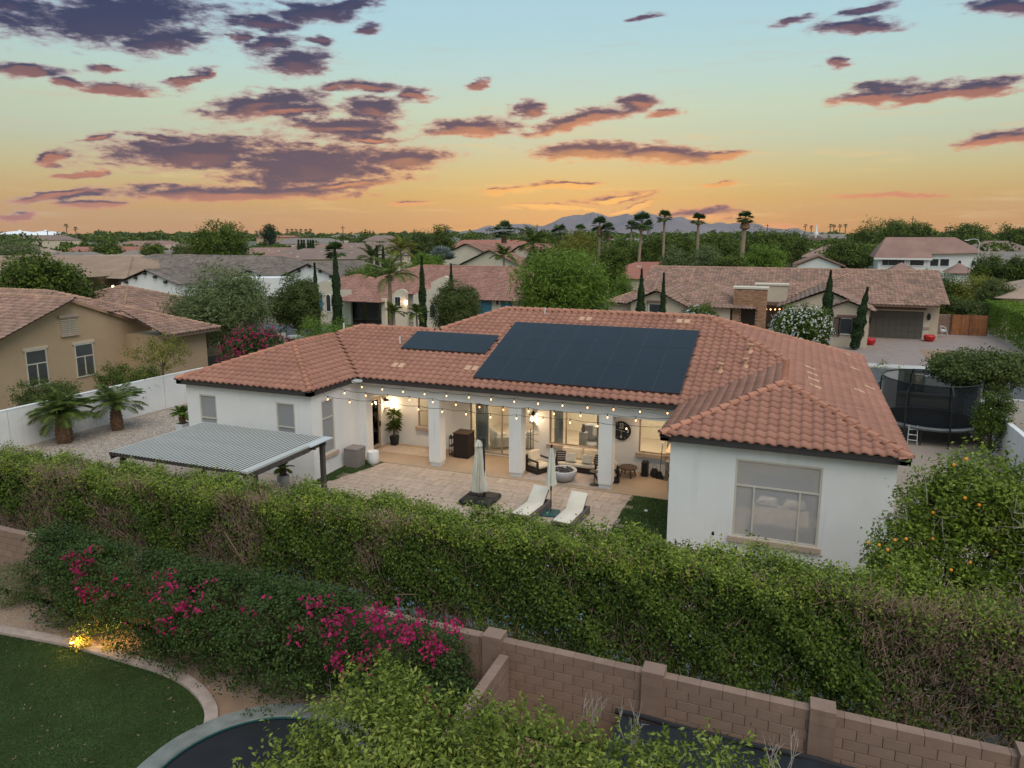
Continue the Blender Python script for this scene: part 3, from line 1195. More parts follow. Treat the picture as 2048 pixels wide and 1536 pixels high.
def window(t, f, u0, u1, v0, v1, vbars=(), hbars=(), fmat='frame_tan', gmat='glass', sill=None, fw=.06, recess=.06, name='window', barw=.05, head=None, part_bars=None):
    """window part: frame mesh with panes and sill as sub-parts; bars in fractions"""
    mb = MB()
    n0, n1 = -recess - .06, -recess + .02
    mb.fbox(f, u0, u1, v0, v0 + fw, n0, n1).fbox(f, u0, u1, v1 - fw, v1, n0, n1)
    mb.fbox(f, u0, u0 + fw, v0 + fw, v1 - fw, n0, n1).fbox(f, u1 - fw, u1, v0 + fw, v1 - fw, n0, n1)
    hs = [v0 + fw] + [v0 + (v1 - v0) * k for k in hbars] + [v1 - fw]
    rows = []
    for i in range(len(hs) - 1):
        a = hs[i] + (barw / 2 if i else 0)
        b = hs[i + 1] - (barw / 2 if i < len(hs) - 2 else 0)
        rows.append((a, b))
        if i < len(hs) - 2:
            mb.fbox(f, u0 + fw, u1 - fw, b, b + barw, n0, n1 - .005)
    o = mb.build(name, fmat, t)
    for ri, (a, b) in enumerate(rows):
        vb = vbars if part_bars is None or ri in part_bars else ()
        ws = [u0 + fw] + [u0 + (u1 - u0) * k for k in vb] + [u1 - fw]
        for i in range(len(ws) - 1):
            p = ws[i] + (barw / 2 if i else 0)
            q = ws[i + 1] - (barw / 2 if i < len(ws) - 2 else 0)
            MB().fbox(f, p, q, a, b, -recess - .03, -recess - .02).build('pane', gmat, o)
            if i < len(ws) - 2:
                MB().fbox(f, q, q + barw, a, b, n0, n1 - .005).build('mullion', fmat, o)
    if sill:
        MB().fbox(f, u0 - .1, u1 + .1, v0 - .16, v0 - .002, -.1, .1).build('sill', sill, o)
    if head:
        MB().fbox(f, u0 - .12, u1 + .12, v1 + .01, v1 + .17, -.05, .08).build('lintel', head, o)
    return o


# ------------------------------------------------------------------ ground, road, paths
def sheet(name, P, z, mat):
    return structure(name, MB().poly(P, z), mat)


sheet('ground', [(-6300, -250), (6300, -250), (6300, 6200), (-6300, 6200)], -.02, 'far_ground')
sheet('house_lot', [(-34, 12), (9, 12), (9, 49), (-34, 49)], .0, 'gravel')
sheet('garden_dirt', [(-60, -4), (14, -4), (14, 12.3), (-60, 12.3)], .0, 'dirt')
sheet('road', [(-120, 50.2), (70, 50.2), (70, 59), (-120, 59)], .002, 'asphalt')
sheet('road_bulb', [(-62, 44), (-44, 46), (-42, 50.1), (-42, 62), (-46, 64.5), (-56, 66), (-66, 62), (-70, 52)], -.004, 'asphalt')
for y in (49.9, 59.):
    structure('kerb', MB().box(-42 if y > 55 else -40, 70, y, y + .3, -.01, .11), 'kerb')
sheet('sidewalk', [(-42, 59.3), (70, 59.3), (70, 60.6), (-42, 60.6)], .10, 'kerb')
mb = MB()
for x0, x1, y0, y1, z in ((-110, -20, 63.5, 70, .012), (-20, 40, 60.7, 100, .012)):
    mb.poly([(x0, y0), (x1, y0), (x1, y1), (x0, y1)], z)
structure('front_yards', mb, 'gravel')
sheet('neighbour_yard', [(9.1, 11), (34, 11), (34, 49.8), (9.1, 49.8)], .0, 'gravel')
sheet('lawn', [(-50, 63.8), (-43, 62.4), (-40, 64.5), (-45, 67)], .03, 'lawn')
sheet('driveway', [(5.6, 60.7), (14.2, 60.7), (13.5, 69), (17.6, 70), (18, 81.6), (13.6, 81.6), (12.6, 78), (5.2, 78.2), (3.8, 70)], .02, 'drive_paver')
sheet('driveway_planting_bed', [(9.6, 61.2), (13.2, 61.2), (13.2, 70.2), (10., 70.2)], .03, 'dirt')
sheet('path', [(-57, 64), (-52.6, 63.2), (-54, 72), (-58, 72)], .03, 'drive_paver')

# ------------------------------------------------------------------ near garden (camera side of the block wall)
cu = [(-24, 10.1), (-21, 10.42), (-18.1, 10.72), (-16, 10.95), (-14.18, 10.98), (-12.8, 10.95), (-11.8, 10.74), (-11.0, 10.35), (-10.55, 9.9), (-10.3, 9.4)]
cu = [np.array(p) for p in cu]
P2 = []
for i in range(len(cu) - 1):
    p0, p1, p2, p3 = cu[max(i - 1, 0)], cu[i], cu[i + 1], cu[min(i + 2, len(cu) - 1)]
    for q in np.linspace(0, 1, 5)[:-1]:
        P2.append(.5 * (2 * p1 + (p2 - p0) * q + (2 * p0 - 5 * p1 + 4 * p2 - p3) * q * q + (3 * p1 - p0 - 3 * p2 + p3) * q ** 3))
P2.append(cu[-1])
P2 = np.array(P2)
tn = np.gradient(P2, axis=0)
tn = tn / np.linalg.norm(tn, axis=1, keepdims=True)
nr = np.stack([-tn[:, 1], tn[:, 0]], 1)
Lp, Rp = P2 + nr * .13, P2 - nr * .13
V, F = [], []
for i in range(len(P2)):
    for q, z in ((Lp[i], -.01), (Lp[i], .09), (Rp[i], .09), (Rp[i], -.01)):
        V.append((q[0], q[1], z))
for i in range(len(P2) - 1):
    for k in range(3):
        F.append((i * 4 + k, i * 4 + k + 1, i * 4 + 4 + k + 1, i * 4 + 4 + k))
structure('garden_curb', MB().add(V, F), 'curb')
structure('near_lawn', MB().poly([tuple(p) for p in Rp] + [(-10.2, 3), (-24, 3)], .02), 'turf')


def inpoly(x, y, P):
    P = np.array(P)
    c = np.zeros(len(x), bool)
    j = len(P) - 1
    for i in range(len(P)):
        xi, yi, xj, yj = *P[i], *P[j]
        c ^= ((yi > y) != (yj > y)) & (x < (xj - xi) * (y - yi) / (yj - yi + 1e-12) + xi)
        j = i
    return c


def blades(name, poly, n, z, hgt, wd, mat):
    P = np.array(poly)
    x = rng.uniform(P[:, 0].min(), P[:, 0].max(), n)
    y = rng.uniform(P[:, 1].min(), P[:, 1].max(), n)
    ok = inpoly(x, y, P)
    x, y = x[ok], y[ok]
    n = len(x)
    a = rng.uniform(0, 6.28, n)
    h_ = hgt * rng.uniform(.6, 1.2, n)
    le = rng.normal(0, .4, (n, 2)) * h_[:, None]
    V = np.stack([np.stack([x - np.cos(a) * wd, y - np.sin(a) * wd, np.full(n, z)], 1), np.stack([x + np.cos(a) * wd, y + np.sin(a) * wd, np.full(n, z)], 1), np.stack([x + le[:, 0], y + le[:, 1], z + h_], 1)], 1).reshape(-1, 3)
    o = fastmesh(name, V, np.arange(3 * n).reshape(n, 3), mat)
    return tag(o, kind='stuff')


tp = [tuple(p) for p in Rp if p[0] > -19.5] + [(-10.3, 6.5), (-15.5, 6.5), (-19.5, 9.6)]
blades('grass', tp, 170000, .02, .022, .007, 'grass_blade')
fl_ = rng.uniform(0, 1, (170, 2)) * [8.5, 3.6] + [-19, 7.6]
fl_ = fl_[inpoly(fl_[:, 0], fl_[:, 1], np.array(tp))]
V, F = leafquads(np.column_stack([fl_, np.full(len(fl_), .045)]), unit(rng.normal(size=(len(fl_), 3)) * .3 + [0, 0, 1]), .075, .04, rng)
tag(fastmesh('fallen_leaves', V, F, 'leaf_dead'), kind='stuff')
# loose stones over the gravel and dirt beds
def stones(name, poly, n, s0, s1, mat, z=0.):
    P = np.array(poly)
    x = rng.uniform(P[:, 0].min(), P[:, 0].max(), n)
    y = rng.uniform(P[:, 1].min(), P[:, 1].max(), n)
    ok = inpoly(x, y, P)
    C = np.stack([x[ok], y[ok], np.full(ok.sum(), z)], 1)
    n = len(C)
    s_ = rng.uniform(s0, s1, (n, 1, 1))
    base = np.array([(-1, 0, 0), (0, -1, 0), (1, 0, 0), (0, 1, 0), (0, 0, .8)], float)
    V = (C[:, None, :] + (base[None] * rng.uniform(.6, 1.3, (n, 5, 3))) * s_).reshape(-1, 3)
    F = (np.array([[0, 1, 4], [1, 2, 4], [2, 3, 4], [3, 0, 4]])[None] + (np.arange(n) * 5)[:, None, None]).reshape(-1, 3)
    return tag(fastmesh(name, V, F, mat), kind='stuff')


stones('gravel', [(-22, 10.7), (-9, 10.9), (-5.6, 11.2), (-5.6, 12.1), (-22, 12.1)], 9000, .012, .034, 'gravel')
pm('gravel_light', (.36, .30, .25), .95, .3, 3, isl=.35)
stones('side_gravel', [(-33.5, 20), (-27.8, 20), (-26.6, 25), (-27, 34), (-32.6, 34)], 15000, .02, .05, 'gravel_light')

# ------------------------------------------------------------------ patio
structure('patio_slab', MB().poly([(-17.4, 17.6), (-3.55, 17.6), (-3.55, 26.05), (-17.7, 26.05)], .012), 'grout')
structure('porch_floor', MB().box(-17.72, -3.55, 26.05, 28.75, .0, .034), 'concrete')
patio = [o for o in bpy.data.objects if o.name == 'patio_slab'][0]
OFF['patio_slab'] = np.zeros(3)
pv = []
y = 20.6
row = 0
while y < 26.0:
    hgt = (.45, .3, .45, .6)[row % 4]
    x = -17.35 + (row * .23) % .5
    y1 = min(y + hgt, 26.03)
    while x < -3.6:
        wd = float(rng.choice([.3, .45, .6, .75]))
        x1 = min(x + wd, -3.58)
        g1 = x + wd / 2 < -15.9 and y + hgt / 2 > 22.6 and (x + wd / 2) < -17.25 + (y - 22.9) * .33
        g2 = x + wd / 2 > -5.42 and y + hgt / 2 < 26
        if not g1 and not g2 and x1 - x > .08:
            pv.append((x, x1, y, y1))
        x = x1 if x1 < -3.58 else 99
    y = y1
    row += 1
pv.sort(key=lambda q: -q[2] if False else abs(q[2] - 23.5))
rest = MB()
for i, (a, b, c_, d) in enumerate(pv):
    m_ = MB() if i < 300 else rest
    g_ = .006
    zt = .034 + rng.normal() * .002
    m_.add([(a + g_, c_ + g_, .01), (b - g_, c_ + g_, .01), (b - g_, d - g_, .01), (a + g_, d - g_, .01), (a + g_ + .004, c_ + g_ + .004, zt), (b - g_ - .004, c_ + g_ + .004, zt), (b - g_ - .004, d - g_ - .004, zt), (a + g_ + .004, d - g_ - .004, zt)], HEXF[1:])
    if i < 300:
        m_.build('paver', 'paver', patio)
if rest.V:
    o = rest.build('pavers', 'paver', patio)
    o['kind'] = 'stuff'
gl1 = [(-17.7, 22.6), (-17.25, 22.6), (-16.33, 26.02), (-17.7, 26.02)]
gl2 = [(-5.42, 17.7), (-3.5, 17.7), (-3.5, 26.03), (-5.42, 26.03)]
structure('artificial_turf_strip', MB().poly(gl1, .03), 'turf_patio')
structure('artificial_turf_patch', MB().poly(gl2, .03), 'turf_patio')
blades('turf_pile', gl1, 9000, .03, .03, .012, 'grass_light')
blades('turf_pile', gl2, 26000, .03, .03, .012, 'grass_light')
# pool behind the hedge, with its pale deck
structure('pool_deck', MB().poly([(-27, 13), (9, 13), (9, 17.6), (-27, 17.6)], .016), 'deck')
structure('water', MB().poly([(-14.5, 15.6), (-4.5, 15.6), (-4.5, 19.8), (-7, 20.4), (-12, 20.4), (-14.5, 19.8)], .045), 'pool_water')
structure('pool_coping', MB().box(-14.9, -4.1, 15.2, 15.6, 0, .06).box(-14.9, -14.5, 15.6, 20, 0, .06).box(-4.5, -4.1, 15.6, 20.2, 0, .06), 'deck')

# ------------------------------------------------------------------ the white house
ZE, KP = 3.72, .36
house = thing('house', 'white stucco single-storey house with clay tile roof, lit porch and solar panels', 'house', (-10, 28, 0))
HR = Roof([(-24.6, -17.62, 22.8, 33, ZE, KP, 'B'), (-3.72, 3.2, 21.85, 36, ZE, KP, 'B'), (-24.6, -12, 25.95, 34.77, ZE, KP, 'R'), (-20.3, 3.2, 25.95, 39.75, ZE, KP, '')])
put_roof(house, HR, 'roof_clay', 'roof_cap', 'FLRB', 8, 300, 160)
mb = MB()
for a in ((-24.6, 22.8, -17.62, 22.8), (-17.62, 22.8, -17.62, 25.69), (-17.36, 25.95, -3.72, 25.95), (-3.72, 25.95, -3.72, 21.85), (-3.72, 21.85, 3.2, 21.85), (3.2, 21.85, 3.2, 39.75), (-24.6, 34.5, -24.6, 22.8)):
    fascia(mb, *a, ZE + .015)
mb.build('fascia', 'fascia', house)
# walls
WT = 3.54
YF, YL, YB, XW = 22.13, 23.05, 28.75, -17.8
fR = Face(-3.44, YF, 0)
fL = Face(-24.32, YL, 0)
fS = Face(XW, YL, 90)
fB = Face(XW, YB, 0)


def UV(f, px, py, axis):
    p = onY(px, py, f.o[1]) if axis == 'y' else onX(px, py, f.o[0])
    d = p - f.o
    return float(d @ f.U), float(p[2])


u0, vt = UV(fR, 1472, 917, 'y')
u1, _ = UV(fR, 1647, 936, 'y')
_, vb = UV(fR, 1466, 1071, 'y')
WR = (u0, u1, vb, vt)
mb = MB()
wall(mb, fR, 6.36, 0, WT, [WR])
mb.build('wall', 'stucco', house)
mb = MB()
mb.box(-3.44, -3.24, YF + .2, YB + .2, 0, WT)
mb.box(2.72, 2.92, YF + .2, 39.4, 0, WT)
mb.box(-24.32, 2.92, 39.4, 39.6, 0, WT)
mb.box(-24.32, -24.12, YL + .2, 39.4, 0, WT)
mb.build('wall', 'stucco', house)
a0, at = UV(fL, 398, 788, 'y')
a1, _ = UV(fL, 431, 791, 'y')
b0, _ = UV(fL, 551, 803, 'y')
b1, _ = UV(fL, 588, 806, 'y')
WL = [(a0, a1, at - 1.75, at), (b0, b1, at - 1.75, at)]
mb = MB()
wall(mb, fL, XW + 24.32 - .2, 0, WT, WL)
mb.build('wall', 'stucco', house)
s0, st_ = UV(fS, 642, 803, 'x')
s1, _ = UV(fS, 667, 797, 'x')
_, sb = UV(fS, 645, 912, 'x')
# side wall of the left wing runs on as the porch's left wall; the glazed door stands in it
d0_, dt_ = UV(fS, 752, 800, 'x')
d1_, _ = UV(fS, 770, 795, 'x')
d0_, d1_ = 4.15, 5.1
WS = (s0, s1, sb, st_)
mb = MB()
wall(mb, fS, YB - YL, 0, WT, [WS, (d0_, d1_, 0, 2.45)])
mb.build('wall', 'stucco', house)
# porch: back wall with its openings, front beam, columns, ceiling
w1a, _ = UV(fB, 835, 800, 'y')
w1b = w1a + 1.2
_, w1s = UV(fB, 838, 853, 'y')
_, w1t = UV(fB, 838, 791, 'y')
sl0, slt = UV(fB, 939, 801, 'y')
sl1 = sl0 + 3.1
bw0, bwt = UV(fB, 1099, 814, 'y')
_, bws = UV(fB, 1103, 888, 'y')
bw1 = bw0 + 2.75
rw0, rwt = UV(fB, 1279, 831, 'y')
_, rws = UV(fB, 1283, 906, 'y')
rw1 = rw0 + 1.9
OPB = [(w1a, w1b, w1s, w1t), (sl0, sl1, .06, slt), (bw0, bw1, bws, bwt), (rw0, min(rw1, 14.1), rws, rwt)]
mb = MB()
wall(mb, fB, -3.44 - XW, 0, WT, OPB)
mb.build('porch_wall', 'stucco', house)
MB().box(-17.8, -3.44, 26.36, 26.84, 2.97, WT - .02).build('beam', 'stucco', house)
MB().box(-17.8, -3.44, 26.84, 28.75, 3.02, 3.1).build('porch_ceiling', 'stucco', house)
MB().box(-17.8, -17.42, 26.36, 26.84, 0, 2.97).build('pilaster', 'stucco', house)
for x in (-14.32, -10.62, -6.86):
    c_ = MB().box(x, x + .53, 26.34, 26.87, .2, 2.97).build('column', 'stucco', house)
    MB().box(x + .035, x + .495, 26.375, 26.835, .03, .2).build('plinth', 'grey_white', c_)
# windows and doors
window(house, fR, *WR, vbars=(.235, .765), hbars=(.665,), fmat='frame_light', gmat='glass_screen', sill='sill_tan', part_bars=(0,), recess=.03)
for q in WL:
    window(house, fL, *q, hbars=(.42,), fmat='frame_light', gmat='glass_screen', recess=.03)
window(house, fS, *WS, hbars=(.66,), fmat='frame_light', gmat='glass_screen', sill='sill_tan', recess=.03)
window(house, fB, *OPB[0], hbars=(.5,), gmat='glass', sill='sill_tan')
window(house, fB, *OPB[1], vbars=(.5,), gmat='glass', name='sliding_door', fw=.07, barw=.08)
window(house, fB, *OPB[2], vbars=(.27, .80), gmat='glass', sill='sill_tan')
window(house, fB, *OPB[3], vbars=(.72,), gmat='glass', sill='sill_tan')
dr = window(house, fS, d0_, d1_, .03, 2.45, gmat='glass', name='glazed_door', fw=.14)
MB().fbox(fS, d1_ - .11, d1_ - .06, 1.0, 1.25, -.06, .02).build('handle', 'dark_metal', dr)
# rooms behind the glass
mb = MB()
mb.box(-17.55, -3.5, 34, 34.1, 0, 2.9).box(-17.55, -3.5, 28.97, 34, 2.9, 3.0).box(-17.6, -17.55, 28.97, 34, 0, 2.9).box(-3.5, -3.45, 28.97, 34, 0, 2.9)
mb.box(-14.35, -14.25, 30.2, 34, 0, 2.9)
mb.build('room_wall', 'interior', house)
MB().box(-17.55, -3.5, 28.97, 34, 0, .04).build('room_floor', 'interior_floor', house)
mb = MB()
mb.box(-3.2, 2.7, 27.2, 27.3, 0, 3.2).box(-3.2, 2.7, 22.36, 27.2, 3.2, 3.3).box(-3.2, -3.1, 22.36, 27.2, 0, 3.2).box(2.6, 2.7, 22.36, 27.2, 0, 3.2).box(-3.1, 2.6, 22.36, 27.2, 0, .03)
mb.build('bedroom_wall', 'interior', house)
for q in WL + [None]:
    if q:
        MB().fbox(fL, q[0] - .1, q[1] + .1, q[2] - .1, q[3] + .1, -.32, -.28).build('blind', 'interior_grey', house)
    else:
        MB().fbox(fS, s0 - .1, s1 + .1, sb - .1, st_ + .1, -.32, -.28).build('blind', 'interior_grey', house)


def lamp(name, kind, loc, energy, color=(1, .70, .42), size=.1, **kw):
    l = bpy.data.lights.new(name, kind)
    l.energy = energy
    l.color = color
    if kind == 'AREA':
        l.shape = 'RECTANGLE'
        l.size, l.size_y = size if isinstance(size, tuple) else (size, size)
    else:
        l.shadow_soft_size = size
    o = bpy.data.objects.new(name, l)
    col.objects.link(o)
    o.location = loc
    return o


for x, e in ((-16, 30), (-12.2, 50), (-8.2, 60), (-5, 40)):
    lamp('room_light', 'AREA', (x, 31.4, 2.85), e, (1, .80, .56), (1.2, .8))
lamp('bedroom_light', 'AREA', (-.3, 25, 3.1), 120, (1, .80, .58), (1.5, 1))
# unseen downlights added under the porch ceiling to brighten the porch
for x in (-16, -12.2, -8.5, -5.1):
    dl = MB().lathe((x, 27.8, 3.0), [(.085, 0), (.085, .018)], 14).build('added_downlight', 'lamp_glow', house)
    l = lamp('porch_fill_lamp', 'SPOT', (x, 27.8, 2.99), 82, (1, .75, .5), .08)
    l.data.spot_size = R(150)
    l.data.spot_blend = .8

# small things on the roof
RV = {0: (0, 0)}


def onroof(px, py):
    """point on the main roof under a photo pixel (front plane of main block)"""
    d = ray(px, py)
    t = (ZE - KP * 25.95 - CAMZ) / (d[2] - KP * d[1])
    return _O + t * d


CS = 1 / math.sqrt(1 + KP * KP)
SL = np.array([0, CS, KP * CS])
NL = np.array([0, -KP * CS, CS])


def slab(mb, p, w, l, h0, h1, U=np.array([1., 0, 0]), S=SL, Nv=NL):
    V = []
    for hh in (h0, h1):
        for a, b in ((0, 0), (w, 0), (w, l), (0, l)):
            V.append(p + U * a + S * b + Nv * hh)
    mb.add(V, HEXF)


for px, py in ((782, 738), (928, 744), (1157, 645), (1352, 650)):
    p = onroof(px, py)
    for dx in (0, .34):
        b_ = MB()
        slab(b_, p + np.array([dx, 0, 0]), .24, .36, .03, .13)
        b_.build('vent_tile', 'roof_pale', house)
SR = np.array([-CS, 0, KP * CS])
NR_ = np.array([KP * CS, 0, CS])
for px, py in ((1628, 745), (1633, 758), (1636, 770), (1640, 784), (1702, 716), (1716, 746), (1728, 792), (1748, 785)):
    d = ray(px, py)
    t = (ZE + KP * 3.2 - CAMZ) / (d[2] + KP * d[0])
    b_ = MB()
    slab(b_, _O + t * d, .3, .4, .04, .11, np.array([0, 1., 0]), SR, NR_)
    b_.build('vent_tile', 'roof_pale', house)
for px, py in ((1441, 745), (1501, 706), (1490, 735)):
    p = onroof(px, py)
    MB().lathe(p - np.array([0, 0, .1]), [(.16, .1), (.10, .2), (.07, .22), (.07, .42), (.13, .43), (.13, .47)], 10).build('vent_pipe', 'roof_pale', house)
for px, py in ((688, 662), (800, 690), (1090, 632)):
    p = onroof(px, py)
    MB().tube([p, p + np.array([0, 0, .4])], .04, 8).build('vent_pipe', 'grey_white', house)
MB().rbox((-17.5, 25.8, 3.63), (.45, .35, .08), R(45)).build('valley_flashing', 'ac_grey', house)

# ------------------------------------------------------------------ solar panels
def panels(name, label, px0, py0, px1, cols, rows, pw, ph, lift=.12):
    p0 = onroof(px0, py0)
    p1 = onroof(px1, py0)
    t = thing(name, label, 'solar panels', tuple(p0))
    for r_ in range(rows):
        for c_ in range(cols):
            q = p0 + np.array([c_ * (pw + .012), 0, 0]) + SL * (r_ * (ph + .018))
            b_ = MB()
            slab(b_, q, pw, ph, lift, lift + .035)
            o = b_.build('panel', 'solar_frame', t)
            b_ = MB()
            slab(b_, q + np.array([.012, 0, 0]) + SL * .012, pw - .024, ph - .024, lift + .034, lift + .038)
            b_.build('cell_glass', 'solar', o)
    b_ = MB()
    for r_ in range(rows):
        for k in (.25, .75):
            slab(b_, p0 + SL * ((r_ + k) * (ph + .018)) - np.array([.12, 0, 0]), cols * (pw + .012) + .24, .04, .03, lift - .002)
    o = b_.build('rails', 'dark_metal', t)
    o['kind'] = 'stuff'
    return t


pA = onroof(947, 760)
panels('solar_array', 'large array of black solar panels, three rows of eight on the tiled roof', 947, 760, 1360, 8, 3, 1.042, 1.70)
panels('solar_array', 'single row of four black solar panels left of the large array', 803, 701, 980, 4, 1, 1.042, 1.70)

# ------------------------------------------------------------------ block walls
def block_wall(name, label, x0, x1, y, top, z0, parts_in, mat='block', bl=.4, bh=.2, axis='x', pil=(), group=None, capped=False, cat='wall', offset=0.):
    """running-bond wall along x (or y) with every visible block a part; joints recessed 6 mm"""
    def P(u0, u1, n0, n1, a, b):
        return (u0, u1, y + n0, y + n1, a, b) if axis == 'x' else (y + n0, y + n1, u0, u1, a, b)
    t = thing(name, label, cat, ((x0 + x1) / 2, y, 0) if axis == 'x' else (y, (x0 + x1) / 2, 0), group)
    MB().box(*P(x0, x1, -.082, .082, z0, top - .012)).build('mortar', 'mortar' if mat == 'block' else mat, t)
    n = int(round((top - z0) / bh))
    rest = MB()
    cnt = 0
    meshes = {}
    off = OFF[t.name]
    for r_ in range(n):
        u = x0 - (bl / 2 if r_ % 2 else 0) - offset
        a, b = z0 + r_ * bh, z0 + (r_ + 1) * bh
        while u < x1 - .01:
            p, q = max(u, x0), min(u + bl, x1)
            u += bl
            if q - p < .05:
                continue
            if cnt < 290 and parts_in((p + q) / 2, (a + b) / 2):
                key = round(q - p, 3)
                if key not in meshes:
                    m_ = MB()
                    w, g_ = q - p, .005
                    m_.rbox((0, 0, 0), (w - 2 * g_, .2, bh - 2 * g_) if axis == 'x' else (.2, w - 2 * g_, bh - 2 * g_), bev=.006)
                    o = m_.build('block', mat)
                    meshes[key] = o.data
                    o.parent = t
                    OFF[o.name] = off
                else:
                    o = link('block', meshes[key], mat, t)
                c = np.array([(p + q) / 2, y + rng.normal() * .0015, (a + b) / 2]) if axis == 'x' else np.array([y + rng.normal() * .0015, (p + q) / 2, (a + b) / 2])
                o.location = Vector(c - off)
                cnt += 1
            else:
                rest.box(*P(p + .005, q - .005, -.1, .1, a + .005, b - .005))
    if rest.V:
        o = rest.build('blocks', mat, t)
        o['kind'] = 'stuff'
    for u in pil:
        m_ = MB()
        m_.box(*P(u - .21, u + .21, -.17, .17, z0, top - .01))
        o = m_.build('pier', mat, t)
        for k in range(n):
            MB().box(*P(u - .2, u + .2, -.176, .176, z0 + k * bh + .006, z0 + (k + 1) * bh - .006)).build('pier_block', mat, o)
        MB().box(*P(u - .205, u + .205, -.18, .18, top - .005, top + .09)).build('pier_cap', mat, o)
    return t


WY = 12.36
block_wall('block_wall', 'long reddish brown concrete block wall with square piers below the hedge', -24, 5.2, WY, 1.8, 0, lambda u, z: u > -5.4 or (u < -16.6 and z > .9), pil=(-18.0, -5.3, -2.05, .86, 3.9))
block_wall('garden_wall', 'short cross wall of brown blocks running out from the pier by the bougainvillea', 9.2, 12.15, -5.0, 1.6, 0, lambda u, z: u > 10.4, axis='y')


def white_wall(label, pts, top, piers=(), name='garden_wall'):
    t = thing(name, label, 'wall', (pts[0][0], pts[0][1], 0))
    for (xa, ya), (xb, yb) in zip(pts[:-1], pts[1:]):
        L = math.hypot(xb - xa, yb - ya)
        f = Face(xa, ya, math.degrees(math.atan2(yb - ya, xb - xa)))
        n = max(1, int(round(L / 4.4)))
        for i in range(n):
            a, b = L * i / n, L * (i + 1) / n
            o = MB().fbox(f, a + .012, b - .012, 0, top, -.19, 0).build('panel', 'wall_white', t)
            MB().fbox(f, a + .012, b - .012, top, top + .05, -.2, .01).build('coping', 'wall_white', o)
        MB().fbox(f, 0, L, 0, top - .02, -.16, -.03).build('core', 'grey_white', t)
    return t


white_wall('white painted garden wall behind the two stubby palms at the side yard', [(-33.6, 17.), (-33.3, 30), (-31.9, 47)], 1.85)
white_wall('white painted garden wall running past the netted trampoline on the right', [(8.95, 24), (8.9, 34), (8.5, 45)], 1.85)
white_wall('short brown boundary wall beyond the white wall on the right', [(9.15, 34.6), (16, 34.2)], 1.6)
